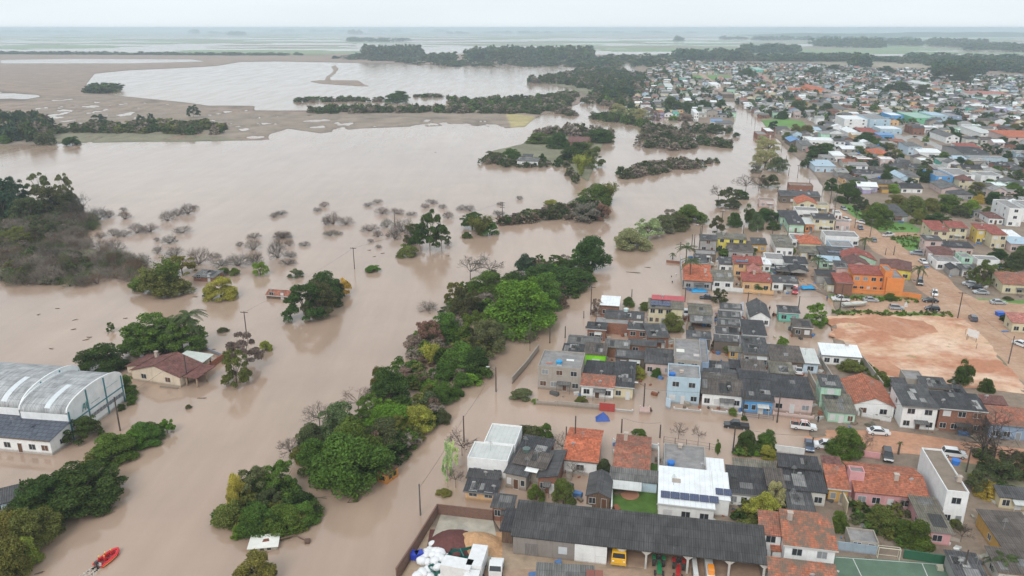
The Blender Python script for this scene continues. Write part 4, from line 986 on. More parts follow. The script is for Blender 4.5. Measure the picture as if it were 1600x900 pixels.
def roof_geo(mb, w, d, h, roof, rh, ov=.35, t=.11):
    if roof == 'gu':
        s = rh / (d / 2); e = ov * s
        mb.slab([(-ov, -ov, h - e), (w + ov, -ov, h - e), (w + ov, d / 2, h + rh), (-ov, d / 2, h + rh)], t)
        mb.slab([(w + ov, d + ov, h - e), (-ov, d + ov, h - e), (-ov, d / 2 + .002, h + rh), (w + ov, d / 2 + .002, h + rh)], t)
        mb.box(-ov, w + ov, d / 2 - .14, d / 2 + .14, h + rh - .05, h + rh + .05)
    elif roof == 'gv':
        s = rh / (w / 2); e = ov * s
        mb.slab([(-ov, d + ov, h - e), (-ov, -ov, h - e), (w / 2, -ov, h + rh), (w / 2, d + ov, h + rh)], t)
        mb.slab([(w + ov, -ov, h - e), (w + ov, d + ov, h - e), (w / 2 + .002, d + ov, h + rh), (w / 2 + .002, -ov, h + rh)], t)
        mb.box(w / 2 - .14, w / 2 + .14, -ov, d + ov, h + rh - .05, h + rh + .05)
    elif roof == 'su':
        s = rh / d; e = ov * s
        mb.slab([(-ov, -ov, h - e), (w + ov, -ov, h - e), (w + ov, d + ov, h + rh + e), (-ov, d + ov, h + rh + e)], t)
    elif roof == 'sl':                                 # falls to the left
        mb.slab([(-ov, d + ov, h), (-ov, -ov, h), (w + ov, -ov, h + rh), (w + ov, d + ov, h + rh)], t)
    elif roof == 'hip':
        m = min(w, d) / 2; a, b = (-ov, -ov), (w + ov, d + ov)
        if w >= d: r0, r1 = (m, d / 2), (w - m, d / 2)
        else: r0, r1 = (w / 2, m), (w / 2, d - m)
        z1 = h + rh; e = h - ov * rh / m
        c = [(a[0], a[1], e), (b[0], a[1], e), (b[0], b[1], e), (a[0], b[1], e)]
        R0, R1 = (r0[0], r0[1], z1), (r1[0] + .001, r1[1] + .001, z1)
        if w >= d:
            mb.slab([c[0], c[1], R1, R0], t); mb.slab([c[2], c[3], R0, R1], t); mb.slab([c[1], c[2], R1], t) if 0 else tri(mb, c[1], c[2], R1, t); tri(mb, c[3], c[0], R0, t)
        else:
            mb.slab([c[1], c[2], R1, R0], t); mb.slab([c[3], c[0], R0, R1], t); tri(mb, c[0], c[1], R0, t); tri(mb, c[2], c[3], R1, t)
    else:                                              # flat behind a parapet
        mb.box(.14, w - .14, .14, d - .14, h - .45, h - .3)
def tri(mb, a, b, c, t):
    a, b, c = Vector(a), Vector(b), Vector(c)
    e = (b - a).normalized(); s = (c - a); s = s - e * s.dot(e); s.normalize()
    uv = [((q - a).dot(e), (q - a).dot(s)) for q in (a, b, c)]
    mb.face([a, b, c], 0, uv); dz = Vector((0, 0, -t))
    mb.face([c + dz, b + dz, a + dz], 0)
    mb.face([a + dz, b + dz, b, a], 0)
def wall_geo(mb, w, d, h, roof, rh, zb, par=.0):
    t = .16
    if roof in ('flat',):
        # four parapet walls round the slab
        mb.box(0, w, 0, t, zb, h); mb.box(0, w, d - t, d, zb, h); mb.box(0, t, t, d - t, zb, h); mb.box(w - t, w, t, d - t, zb, h)
        return
    if roof == 'gu':
        mb.face([(0, 0, zb), (w, 0, zb), (w, 0, h), (0, 0, h)]); mb.face([(w, d, zb), (0, d, zb), (0, d, h), (w, d, h)])
        mb.face([(0, d, zb), (0, 0, zb), (0, 0, h), (0, d / 2, h + rh - .12), (0, d, h)]); mb.face([(w, 0, zb), (w, d, zb), (w, d, h), (w, d / 2, h + rh - .12), (w, 0, h)])
    elif roof == 'gv':
        mb.face([(0, 0, zb), (w, 0, zb), (w, 0, h), (w / 2, 0, h + rh - .12), (0, 0, h)]); mb.face([(w, d, zb), (0, d, zb), (0, d, h), (w / 2, d, h + rh - .12), (w, d, h)])
        mb.face([(0, d, zb), (0, 0, zb), (0, 0, h), (0, d, h)]); mb.face([(w, 0, zb), (w, d, zb), (w, d, h), (w, 0, h)])
    elif roof == 'su':
        k = h + rh - .1
        mb.face([(0, 0, zb), (w, 0, zb), (w, 0, h - .08), (0, 0, h - .08)]); mb.face([(w, d, zb), (0, d, zb), (0, d, k), (w, d, k)])
        mb.face([(0, d, zb), (0, 0, zb), (0, 0, h - .08), (0, d, k)]); mb.face([(w, 0, zb), (w, d, zb), (w, d, k), (w, 0, h - .08)])
    elif roof == 'sl':
        k = h + rh - .1
        mb.face([(0, 0, zb), (w, 0, zb), (w, 0, k), (0, 0, h - .08)]); mb.face([(w, d, zb), (0, d, zb), (0, d, h - .08), (w, d, k)])
        mb.face([(0, d, zb), (0, 0, zb), (0, 0, h - .08), (0, d, h - .08)]); mb.face([(w, 0, zb), (w, d, zb), (w, d, k), (w, 0, k)])
    else:
        mb.face([(0, 0, zb), (w, 0, zb), (w, 0, h), (0, 0, h)]); mb.face([(w, d, zb), (0, d, zb), (0, d, h), (w, d, h)])
        mb.face([(0, d, zb), (0, 0, zb), (0, 0, h), (0, d, h)]); mb.face([(w, 0, zb), (w, d, zb), (w, d, h), (w, 0, h)])
FIBS = ('dark', 'mid', 'grey', 'brown', 'olive', 'pale')
def trimmings(root, w, d, h, roof, rh, rmat, sky, door):
    px, py = PX(root.location)
    if py < 240 or w < 3: return
    r = random.Random(int(w * 991 + d * 313))
    if rmat in FIBS and roof in ('su', 'gu') and not sky:   # replaced sheets of another age
        D = d if roof == 'su' else d / 2; s = rh / D
        for _ in range(r.choice([1, 2, 3, 4])):
            ww, dd = 1.1 * r.choice([1, 1, 2]), min(1.75 * r.choice([1, 1, 2]), D * .8)
            if w < ww + 1 or D < dd + .6: continue
            x0, y0 = r.uniform(0, w - ww), r.uniform(0, D - dd); z = h + s * y0 + .03; m = MB()
            m.slab([(x0, y0, z), (x0 + ww, y0, z), (x0 + ww, y0 + dd, z + s * dd), (x0, y0 + dd, z + s * dd)], .04)
            c = r.choice([.05, .06, .16, .22, .3]); m.build('roof_sheet', fib((c, c * .97, c * .95), .3), root)
    if roof in ('su', 'gu') and r.random() < .6:
        ov = .36; e = ov * (rh / (d if roof == 'su' else d / 2)); m = MB(); m.box(-ov, w + ov, -ov - .07, -ov - .002, h - e - .2, h - e + .02); m.build('gutter', r.choice([paint((.5, .5, .48)), paint((.2, .19, .18)), wood()]), root)
    if r.random() < .45:
        x, y = r.uniform(.5, w - .5), r.uniform(.3, d * .5); z = h + (rh * y / d if roof == 'su' else rh * y / (d / 2) if roof == 'gu' else .0)
        m = MB(); m.tube((x, y, z - .1), (x, y, z + .7), .035, .035, 4); m.tube((x, y - .12, z + .75), (x, y - .05, z + .78), .12, .42, 12); m.build('satellite_dish', paint((.5, .5, .5)), root)
    if r.random() < .4:
        x, y = r.uniform(.5, w - .5), d * .5; z = h + rh * .5; m = MB(); m.tube((x, y, z), (x, y, z + 2.2), .03, .02, 4)
        for k in range(4): m.box(x - .5 + k * .08, x + .5 - k * .08, y - .02, y + .02, z + 1.5 + k * .18, z + 1.53 + k * .18)
        m.build('aerial', paint((.3, .3, .3)), root)
    if door and r.random() < .45 and h > 2.6:
        x0 = w * r.uniform(.25, .5); ww = min(3.2, w * .4); m = MB(); m.slab([(x0, -1.5, 2.25), (x0 + ww, -1.5, 2.25), (x0 + ww, -.01, 2.5), (x0, -.01, 2.5)], .07)
        for x in (x0 + .1, x0 + ww - .1): m.tube((x, -1.4, -1), (x, -1.4, 2.2), .05, .05, 5)
        m.build('porch_canopy', ROOF[r.choice(['mid', 'grey', 'offwhite', 'oldtile'])](), root)
def house_at(A, deg, w, d, h, roof, rh, wall, rmat, label=None, name='house', cat='house', win=2, side=1, door=True, parent=None, zb=-1.2, ov=.35, chim=None, tank=None, panels=None, fdoor=None, shut=None, group=None, desc=None, off=(0, 0), detail=True, wmat=None, sky=None):
    root = parent
    if root is None:
        root = empty(name, (A.x, A.y, 0), R(deg)); root['category'] = cat
        if group: root['group'] = group
        px, py = PX(A + frame_ang(deg)[0] * w / 2 + Vector((0, 0, h * .8)))
        if label: root['label'] = label
        else: auto(root, desc or f"{WN.get(wall, wall)} {name.replace('_', ' ') if name != 'house' else 'house'}, {RN[rmat]} roof", px, py)
        c = A + frame_ang(deg)[0] * w / 2 + frame_ang(deg)[1] * d / 2
        FOOT.append((c.x, c.y, math.hypot(w, d) / 2))
    wm = wmat or wallmat(wall)
    sh = lambda m: [setattr(m, 'v', [(p[0] + off[0], p[1] + off[1], p[2]) for p in m.v])]
    mb = MB(); wall_geo(mb, w, d, h, roof, rh, zb); sh(mb); mb.build('wall' if parent is None else 'annex_wall', wm, root)
    mb = MB(); roof_geo(mb, w, d, h, roof, rh, ov); sh(mb); mb.build('roof' if parent is None else 'annex_roof', ROOF[rmat](), root)
    if parent is not None: return root
    if detail: trimmings(root, w, d, h, roof, rh, rmat, sky, door and win)
    r = random.Random(int(w * 100) + int(d * 77))
    if win and w > 2.5:
        st = [0] if h < 4.6 else [0, h / 2 if h < 7.5 else h / 3, h * 2 / 3][:2 if h < 7.5 else 3]
        for k, z0 in enumerate(st):
            n = win; slots = n + (1 if door and k == 0 else 0)
            for i in range(slots):
                cx = w * (i + .5) / slots
                if door and k == 0 and i == slots // 2 and slots > 1:
                    add_window(root, 'f', cx - .45, .12, .9, 2.0, w, d, shut=DOORM[fdoor or r.choice(['white', 'brown', 'grey'])], door=True)
                else:
                    ww = min(1.4, w / slots * .55); add_window(root, 'f', cx - ww / 2, z0 + 1.0, ww, 1.15, w, d, shut=DOORM[shut] if shut else (DOORM[r.choice(['white', 'brown', 'grey'])] if r.random() < .3 else None))
        if side:
            wl = 'l' if A.x > 0 and PX(A)[0] > 800 else 'r'
            for k, z0 in enumerate(st):
                for i in range(side if d > 4 else 0):
                    cx = d * (i + .5) / side; add_window(root, wl, cx - .5, z0 + 1.1, 1.0, 1.0, w, d)
    if chim:
        cx, cy, ch = chim; mb = MB(); mb.box(cx - .35, cx + .35, cy - .3, cy + .3, h - .2, h + rh + ch); mb.box(cx - .45, cx + .45, cy - .4, cy + .4, h + rh + ch, h + rh + ch + .12); mb.build('chimney', plaster((.5, .42, .36), .5), root)
    if tank:
        cx, cy, tz, col = tank; mb = MB(); mb.tube((cx, cy, tz), (cx, cy, tz + .85), .62, .72, 14); mb.tube((cx, cy, tz + .85), (cx, cy, tz + 1.08), .76, .3, 14); mb.build('water_tank', paint(col), root)
    if panels:
        for (px_, py_, nx, ny, pw, ph) in panels:
            for i in range(nx):
                for j in range(ny):
                    s = rh / d if roof == 'su' else 0
                    x0 = px_ + i * (pw + .08); y0 = py_ + j * (ph + .1)
                    m = MB(); z0 = h + s * y0 + .2 if roof != 'flat' else h - .1
                    if roof == 'flat': s = .12
                    m.slab([(x0, y0, z0), (x0 + pw, y0, z0), (x0 + pw, y0 + ph, z0 + s * ph), (x0, y0 + ph, z0 + s * ph)], .05)
                    m.build('solar_panel', PANEL, root)
    if sky:
        for (x0, y0, ww, dd, col) in sky:              # pale roof sheets, slabs or hatches lying on the roof
            s = rh / d if roof == 'su' else rh / (d / 2) if roof == 'gu' else 0; zz = h + s * y0 + .05 if roof != 'flat' else h - .28
            m = MB(); m.slab([(x0, y0, zz + .03), (x0 + ww, y0, zz + .03), (x0 + ww, y0 + dd, zz + .03 + s * dd), (x0, y0 + dd, zz + .03 + s * dd)], .05); m.build('roof_sheet', paint(col), root)
    return root
def house(ax, ay, bx, ty, h, roof, rh, wall, rmat, label=None, deg=-11, **k):
    A, u, v, w, d = place(ax, ay, bx, ty, h, roof, rh, deg)
    d = max(d, 2.0)
    if isinstance(k.get('chim'), tuple) and k['chim'][0] < 1.01 : k['chim'] = (k['chim'][0] * w, k['chim'][1] * d, k['chim'][2])
    return house_at(A, deg, w, d, h, roof, rh, wall, rmat, label, **k)
def fwall(pts, h, mat, label=None, name='boundary_wall', cat='wall', t=.18, z=-1.0, desc=None, posts=False, pm=None):
    """free-standing wall through photo points of its foot"""
    W_ = [P(*p) for p in pts]; o = W_[0]
    root = empty(name, (o.x, o.y, 0)); root['category'] = cat
    k = len(pts) // 2
    mx_, my_ = ((pts[0][0] + pts[-1][0]) / 2, (pts[0][1] + pts[-1][1]) / 2)
    if label: root['label'] = label
    else: auto(root, desc or 'garden wall', mx_, my_)
    for a, b in zip(W_, W_[1:]):
        d = (b - a); L = d.length; ang = math.atan2(d.y, d.x); c, s = math.cos(ang), math.sin(ang)
        mb = MB(); mb.box(0, L, -t / 2, t / 2, z, h); mb.box(-.02, L + .02, -t / 2 - .04, t / 2 + .04, h, h + .07)
        mb.v = [(p[0] * c - p[1] * s + a.x - o.x, p[0] * s + p[1] * c + a.y - o.y, p[2]) for p in mb.v]
        mb.build('wall_panel', mat, root)
        if posts:
            n = max(1, int(L / 2.5))
            for i in range(n + 1):
                m2 = MB(); q = a.lerp(b, i / n); m2.box(q.x - o.x - .14, q.x - o.x + .14, q.y - o.y - .14, q.y - o.y + .14, z, h + .35); m2.build('post', pm or mat, root)
    return root
def railing(pts, h, mat, label=None, desc='railing fence', z0=-1.0):
    W_ = [P(*p) for p in pts]; o = W_[0]; root = empty('railing_fence', (o.x, o.y, 0)); root['category'] = 'fence'
    if label: root['label'] = label
    else: auto(root, desc, (pts[0][0] + pts[-1][0]) / 2, (pts[0][1] + pts[-1][1]) / 2)
    mb = MB(); mp = MB()
    for a, b in zip(W_, W_[1:]):
        L = (b - a).length; a2, b2 = a - o, b - o
        for zz in (.3, .75, h - .05): mb.tube((a2.x, a2.y, zz), (b2.x, b2.y, zz), .04, .04, 4)
        n = max(1, int(L / 2.2))
        for i in range(n + 1): q = a2.lerp(b2, i / n); mp.tube((q.x, q.y, z0), (q.x, q.y, h + .1), .07, .07, 5)
    mb.build('rail', mat, root); mp.build('post', mat, root)
    return root

# anchors a label can lean on: phrase, photo x, photo y
ANCH = [('orange two-storey building', 1365, 445), ('red clay building lot', 1430, 530), ('lime green house', 930, 560), ('light blue two-storey house', 1070, 610), ('long dark storehouse', 1000, 830), ('white roof with solar panels', 1085, 760),
 ('pink house', 1390, 755), ('white three-storey wall', 1470, 750), ('green ball court', 1400, 890), ('orange wrecked cabin', 605, 735), ('scrap yard with white sacks', 700, 860), ('red rescue boat', 168, 873), ('arched warehouses', 80, 610), ('flooded brown-tiled farmhouse', 245, 580),
 ('lone pole with crossarm', 555, 400), ('tiny flooded hut', 432, 458), ('gum tree midstream', 668, 355), ('big bright green tree', 815, 470), ('yellow house at the waterline', 1140, 378), ('red roof beside two palms', 1095, 428), ('row of sawtooth roofs', 1137, 505), ('turquoise hut', 1233, 488),
 ('terracotta gabled house', 1350, 615), ('cream houses with red roofs', 1500, 360), ('white modern house', 1580, 325), ('island farmhouse', 825, 250), ('green meadow in the town', 1225, 195), ('big white civic house', 1340, 190), ('tall pale blue block', 1372, 188), ('bright blue tarpaulin roof', 1125, 188),
 ('mint green house', 1440, 180), ('pink arcaded house', 1590, 215), ('red-and-grey courtyard roof', 1325, 235), ('flooded brick terrace', 1250, 295), ('peach house with terracotta roofs', 1180, 420), ('muddy road junction', 1380, 375), ('turquoise roofs on the skyline', 1187, 105), ('left bank thicket', 80, 400), ('small island with golden tree', 410, 790),
 ('bottom left grove', 60, 800), ('round tree on the lake shore', 160, 140), ('round tree by the lake dyke', 621, 150), ('sandbar in the lake', 530, 128), ('bare tree by the white wall', 1550, 690), ('grey concrete house', 875, 585), ('brick two-storey house', 1505, 650), ('flooded street mouth', 1215, 240), ('white billboard on the lot', 1518, 528)]
ORD = ['', '', 'second', 'third', 'fourth', 'fifth', 'sixth', 'seventh', 'eighth', 'ninth', 'tenth', 'eleventh', 'twelfth', 'thirteenth', 'fourteenth', 'fifteenth', 'sixteenth', 'seventeenth', 'eighteenth', 'nineteenth', 'twentieth']
def finish_labels():
    buckets = {}
    for o, desc, px, py in AUTO:
        best = min(ANCH, key=lambda a: (abs(px - a[1]) / 1.0) ** 2 + ((py - a[2]) * 1.7) ** 2 + (1e9 if a[0].split()[0] == 'never' else 0))
        dx, dy = px - best[1], (py - best[2]) * 1.7
        dr = ('right of' if dx > 0 else 'left of') if abs(dx) > abs(dy) else ('in front of' if dy > 0 else 'behind')
        buckets.setdefault((desc, best[0], dr), []).append((math.hypot(dx, dy), o))
    for o in COL.objects:
        if o.parent is None and o.get('category') and not o.get('kind'): o['kind'] = 'thing'
    for (desc, an, dr), L in buckets.items():
        L.sort(key=lambda t: t[0])
        for i, (_, o) in enumerate(L):
            o['label'] = f"{desc}, {dr} the {an}" if len(L) == 1 else f"{desc}, {'nearest' if i == 0 else ORD[min(i + 1, 20)] if i < 20 else 'farthest'} {dr} the {an}"

# ---- the riverside blocks, street by street
H = house
BLUE = (.03, .16, .5)
# front row, behind the storehouse
H(881, 716, 932.5, 682, 3.2, 'gu', 1.3, 'white', 'orange', 'white house with a clean bright orange tiled roof', win=1, door=False)
th = H(960, 730.5, 1013, 695, 3.2, 'gu', 1.2, 'paleblue', 'oldtile', 'pale blue house with mottled old tiles beside the round lawn', chim=(.25, .75, 1.0), win=1)
A2 = Vector((0, 0, 0)); house_at(A2, -11, 8.2, 2.6, 2.7, 'su', .5, 'paleblue', 'grey', parent=th, off=(-.4, -2.7)); house_at(A2, -11, 5.2, 2.2, 2.3, 'su', .3, 'white', 'offwhite', parent=th, off=(-.4, -5.0), zb=2.2)
wh = H(1029.5, 785, 1116, 728, 3.4, 'su', .5, 'white', 'white', 'white house with white metal roof and two rows of solar panels', win=3, door=False, ov=.2, panels=[(.3, 1.3, 6, 1, 1.55, 1.9)], sky=[(2.2, 6.2, 1.5, 1.2, (.4, .33, .28))])
H(1117, 779, 1140, 737, 3.6, 'su', .5, 'white', 'white', 'white carport wing with four solar panels', name='carport', cat='carport', win=0, side=0, ov=.2, panels=[(.2, 1.0, 2, 1, 1.3, 1.8)])
H(1037, 728, 1104, 692, 3.6, 'flat', 0, 'grey', 'slab', 'grey flat-roofed block with blue water tank behind the solar roof', win=2, tank=(1.3, .9, 3.3, BLUE), chim=(.4, .9, .4))
H(1105, 740, 1130, 716, 3.2, 'su', .2, 'white', 'white', 'small white lean-to roof right of the grey flat block', name='lean_to', cat='shed', win=0)
H(916.5, 773, 953, 739, 2.6, 'gv', .9, 'wood', 'mid', 'small wooden cabin with a ridged grey roof', name='cabin', cat='cabin', win=1, ov=.2)
H(804, 712, 848, 680, 3.2, 'su', .6, 'brick', 'dark', 'brick house with dark roof behind the white flat building', deg=-20, win=1, name='house')
H(790, 737, 822, 712, 3.3, 'su', .5, 'concrete', 'mid', 'brown plaster house with patched roof and white sheet', deg=-20, win=2, sky=[(3.2, 1.2, 2.4, 1.6, (.75, .75, .74))])
H(841, 745, 869, 706, 3.2, 'sl', .9, 'brick', 'mid', 'brick house with ribbed grey roof next to the orange roof', deg=-14, win=1)
H(803, 722, 851, 702, 3.9, 'su', .5, 'concrete', 'brown', 'brown-roofed house in the middle of the crowded grey roofs', deg=-20, win=0, tank=(1.2, 3.6, 4.2, (.1, .14, .13)))
H(730, 714, 793, 689, 4.2, 'flat', 0, 'white', 'offwhite', 'long white flat-roofed building at the water, front part', name='white_building', win=2, door=False, side=0)
H(756, 690, 805, 661, 4.25, 'flat', 0, 'white', 'offwhite', 'white flat-roofed building with red brick coping, rear part', name='white_building', win=1, side=0)
H(727, 765.5, 775, 747, 2.1, 'su', .5, 'peach', 'dark', 'low orange shed with dark roof standing in the flood', name='shed', cat='shed', win=2, door=False)
H(731, 744, 777, 738, 1.6, 'su', .3, 'grey', 'mid', 'half-drowned grey lean-to below the white building', name='lean_to', cat='shed', win=0)
H(769.5, 790, 800, 772, 2.9, 'su', .4, 'brick', 'mid', 'brick shed at the corner of the scrap yard', name='shed', cat='shed', win=1)
H(784, 827, 800.5, 795, 2.9, 'su', .3, 'wood', 'dark', 'open dark lean-to against the storehouse end', name='lean_to', cat='shed', win=0)
H(1140, 768, 1203, 727, 3.0, 'su', .5, 'white', 'dark', 'white house with big patchwork dark roof left of the long ribbed roofs', win=3, ov=.3)
H(1148, 727, 1211, 719, 3.2, 'su', .25, 'brown', 'olive', 'narrow olive-grey roof strip above the white gate posts', name='shed', cat='shed', win=0)
H(1201, 758, 1225, 731, 3.7, 'su', .3, 'brown', 'brown', 'small raised brown roof wedged between two dark roofs', name='shed', cat='shed', win=1)
H(1219, 727, 1279, 709, 4.3, 'su', .5, 'brown', 'dark', 'dark upper roof next to the white street wall', win=1)
H(1227.5, 762.5, 1291, 722, 3.3, 'su', .7, 'offwhite', 'dark', 'house with long ribbed charcoal roof', win=2)
H(1234, 795, 1272, 764, 2.8, 'su', .3, 'offwhite', 'mid', 'white shed with plain grey roof below the ribbed roof', win=1)
H(1296, 761, 1326, 726, 3.2, 'su', 1.2, 'ochre', 'tile', 'ochre house with narrow red roof beside the pink gable wall', win=1)
H(1288, 727, 1313, 713, 3.6, 'su', .6, 'offwhite', 'darktile', 'small dark tile roof behind the ochre house', win=0)
H(1337.5, 766, 1450, 733, 3.2, 'gu', 1.3, 'pink', 'tile', 'wide pink house with broad red tiled roof', win=4, chim=(.62, .35, .7), side=0)
H(1329, 736, 1352, 727, 5.6, 'flat', 0, 'pink', 'slab', 'pink water tank housing on the red roof', name='tank_house', cat='tank house', win=0, side=0)
H(1480, 766, 1515, 699, 6.8, 'flat', 0, 'white', 'brownslab', 'tall narrow white building with long blank side wall', win=1, side=0, chim=(.85, .25, .8), tank=(4.3, 9.5, 6.6, BLUE))
H(1447, 827, 1487, 775, 3.0, 'su', .3, 'pink', 'olive', 'low pink house with olive roof below the white building', win=1, door=False)
H(1570, 857, 1640, 797, 3.0, 'su', .4, 'ochre', 'brown', 'ochre house with brown flat roof at the right edge', win=2, deg=-8)
H(1562, 891, 1650, 855, 3.0, 'su', .4, 'offwhite', 'brown', 'brown-roofed house in the bottom right corner', win=2)
H(1497, 900, 1542, 861, 2.8, 'su', .4, 'grey', 'mid', 'dark roof beside the floodlight pole', win=0)
H(1564, 775, 1625, 759, 2.8, 'su', .4, 'cream', 'mid', 'cream cottage with dark roof in the bushes, right edge', win=2)
H(1329, 844, 1374, 823, 2.4, 'flat', 0, 'concrete', 'slab', 'low concrete outbuilding beside the court', name='outbuilding', cat='shed', win=1)
H(1227.5, 849, 1306, 797, 5.8, 'su', 1.6, 'white', 'mosstile', 'two-storey white house with mossy red roof', win=2, door=False, chim=(.15, .75, .8))
H(1190, 832, 1221, 799, 5.2, 'su', 1.2, 'white', 'oldtile', 'white side wing with red tiles left of the mossy roof', win=1)
H(1205, 902, 1308, 872, 3.4, 'su', .9, 'white', 'mosstile', 'low tiled house at the bottom edge below the mossy roof', win=0)
H(1208, 858, 1228, 845, 3.0, 'su', .5, 'white', 'tile', 'small red awning roof between the storehouse and the white house', name='awning', cat='awning', win=0)
# north side of the flooded street
H(840.6, 571, 908, 546, 6.0, 'flat', 0, 'concrete', 'slab', 'two-storey bare plaster house with blue tank and rubble on its flat roof', win=3, tank=(4.6, 2.6, 5.6, (.03, .3, .6)), sky=[(6.0, 4.6, 1.8, .9, (.75, .75, .72)), (4.2, 1.2, 1.1, .8, (.5, .42, .33)), (1.6, 1.9, 1.5, .8, (.36, .11, .06))])
H(908.5, 600.6, 958.5, 584.5, 3.2, 'su', 1.1, 'white', 'oldtile', 'small white cottage with speckled red tiles', win=2)
H(914, 584, 958.7, 563, 2.9, 'su', .4, 'grey', 'dark', 'dark patched roof behind the speckled red tiles', win=0)
H(959, 602.5, 989, 564, 3.3, 'su', .9, 'cream', 'dark', 'cream house with long plain dark roof', win=1)
H(914, 551, 946, 535, 4.0, 'su', .7, 'lime', 'brown', 'lime green house with brown roof', win=1, shut='white')
H(880, 549, 912, 537, 3.6, 'su', .5, 'brown', 'dark', 'dark roof left of the lime green house', win=0)
H(888, 535, 936, 525, 3.6, 'gu', .7, 'grey', 'grey', 'pale grey ridged roof behind the lime green house', win=0)
H(1009, 566, 1050, 544, 3.3, 'su', .9, 'palepink', 'mid', 'pale pink house with broad grey roof and small porch', win=2)
H(1054, 561, 1096, 528, 5.8, 'flat', 0, 'concrete', 'slab', 'concrete house with wet terrace roof and white hatch', win=2, sky=[(.5, 5.2, 1.9, 1.8, (.72, .7, .62)), (4.5, 3.2, 1.4, 1.5, (.5, .45, .42))])
H(1096, 566, 1108, 529, 5.0, 'flat', 0, 'bluegrey', 'slab', 'narrow blue-grey annexe right of the wet terrace roof', name='annexe', cat='house', win=0)
H(1044, 588, 1095, 567, 6.6, 'flat', 0, 'skyblue', 'slab', 'light blue two-storey house with flat roof and balcony', win=2, tank=(.9, 1.0, 6.2, BLUE), chim=(.42, .4, .3))
H(1098, 613, 1160, 590, 3.5, 'gu', 1.0, 'white', 'brown', 'long white house with brown ribbed roof on the flooded street', win=3)
H(1102, 590, 1160, 575, 3.3, 'su', .3, 'grey', 'mid', 'patched grey roofs behind the long white house', win=0, sky=[(1.2, 1.2, 1.1, 1.4, (.75, .76, .76))])
H(1161.5, 622.5, 1208, 590, 3.5, 'gu', 1.0, 'blue', 'dark', 'bright blue house with dark roof on the flooded street', win=3)
H(1208.5, 618, 1271, 585, 3.9, 'su', .5, 'palepink', 'dark', 'white-fronted house with charcoal roof and garden balustrade', win=2)
H(1284, 602.5, 1315, 585, 5.6, 'su', .4, 'mint', 'mid', 'tall mint green rear house with grey roof', win=1, shut='white')
H(1295, 641, 1337, 614, 3.1, 'su', .5, 'mint', 'olive', 'low mint house with olive roof on the street', win=2)
H(1334, 629.5, 1398, 592, 3.1, 'gv', 1.7, 'white', 'tile', 'white house with big terracotta gable roof', win=2, door=False)
H(1412, 633, 1466, 599, 5.6, 'su', .6, 'white', 'mid', 'white two-storey house with grey roof by the street', win=2)
H(1469.5, 636.5, 1541, 611, 5.6, 'su', .6, 'brick', 'dark', 'two-storey house with red brick upper floor', win=3)
H(1550, 661, 1640, 633, 3.8, 'su', .9, 'bluegrey', 'oldtile', 'blue-grey row house with worn red roof at the right edge', win=4)
H(1538, 629, 1572, 617, 4.2, 'su', .5, 'brown', 'darktile', 'dark brown tiled roof behind the blue-grey row house', win=0)
H(1445, 604, 1482, 588, 4.8, 'su', .3, 'grey', 'mid', 'grey shed roofs behind the white two-storey house', win=0)
H(1480, 614, 1510, 600, 4.2, 'su', .2, 'brown', 'dark', 'black tarpaulin roof beside the upright tree', name='shed', cat='shed', win=0)
H(1416, 591, 1446, 577, 4.2, 'flat', 0, 'concrete', 'slab', 'roofless concrete shell on the edge of the clay lot', name='outbuilding', cat='shed', win=1)
H(1396, 597, 1415, 590, 3.6, 'su', .2, 'brown', 'mid', 'small dark shed left of the roofless shell', name='shed', cat='shed', win=0)
H(1286, 553.5, 1345, 536, 3.0, 'su', .6, 'white', 'white', 'white house with bright white metal roof beside the clay lot', win=3, chim=(.75, .95, .5))
H(1256, 566, 1279, 544, 3.1, 'su', .5, 'paleblue', 'offwhite', 'narrow house with off-white roof left of the white metal roof', win=1, door=False)
H(1206, 562, 1255, 538, 3.2, 'su', .5, 'brown', 'brown', 'broad brown-roofed house with light patches', win=1)
H(1206, 582, 1240, 563, 2.8, 'su', .3, 'grey', 'olive', 'olive-grey carport roof above the parked white car', name='carport', cat='carport', win=0)
H(1163, 551, 1203, 537, 3.2, 'su', .5, 'grey', 'mid', None, win=3)
H(1162, 585, 1197, 561, 3.6, 'su', .6, 'bluegrey', 'brown', 'large brown roof with a mint and blue painted edge', win=0)
H(1161, 535, 1196, 526, 3.0, 'su', .3, 'grey', 'mid', None, win=0)
H(1163, 522, 1197, 499, 3.2, 'su', .4, 'white', 'dark', 'dark roof with laundry beside the sawtooth row', win=2, door=False)
for k, (y0, y1, xl, xr) in enumerate([(481, 473, 1125, 1159.5), (494.5, 485, 1123, 1157.5), (507, 497.5, 1121, 1156), (520, 509.5, 1118.5, 1155), (532.5, 522, 1116, 1154)]):
    H(xl, y0, xr, y1, 3.2, 'su', .5, 'white' if k < 4 else 'brown', 'mid', f"{['farthest', 'second farthest', 'middle', 'second nearest', 'nearest'][k]} of five grey shed roofs in the sawtooth row", name='row_house', win=0, ov=.1, group='row of five sawtooth shed roofs')
H(1173, 494, 1203, 473, 3.2, 'gv', 1.6, 'white', 'mid', 'white gabled house with a grey roof at the flooded crossing', win=2)
H(1218, 487.5, 1249, 477, 3.0, 'su', .4, 'aqua', 'mid', 'turquoise hut with grey roof', win=2, door=False)
H(1241, 510.5, 1269, 497.5, 3.0, 'su', .3, 'brown', 'brown', 'dark brown hut with orange shutters beside a garden', win=2, door=False)
H(1077, 490, 1112, 478, 3.4, 'gu', .7, 'brick', 'olive', 'brick house with olive ridged roof and washing under its porch', win=1)
H(1080, 502.5, 1111, 492.5, 2.9, 'su', .4, 'white', 'grey', 'grey porch roof with washing hung below', name='porch', cat='porch', win=0, zb=2.6)
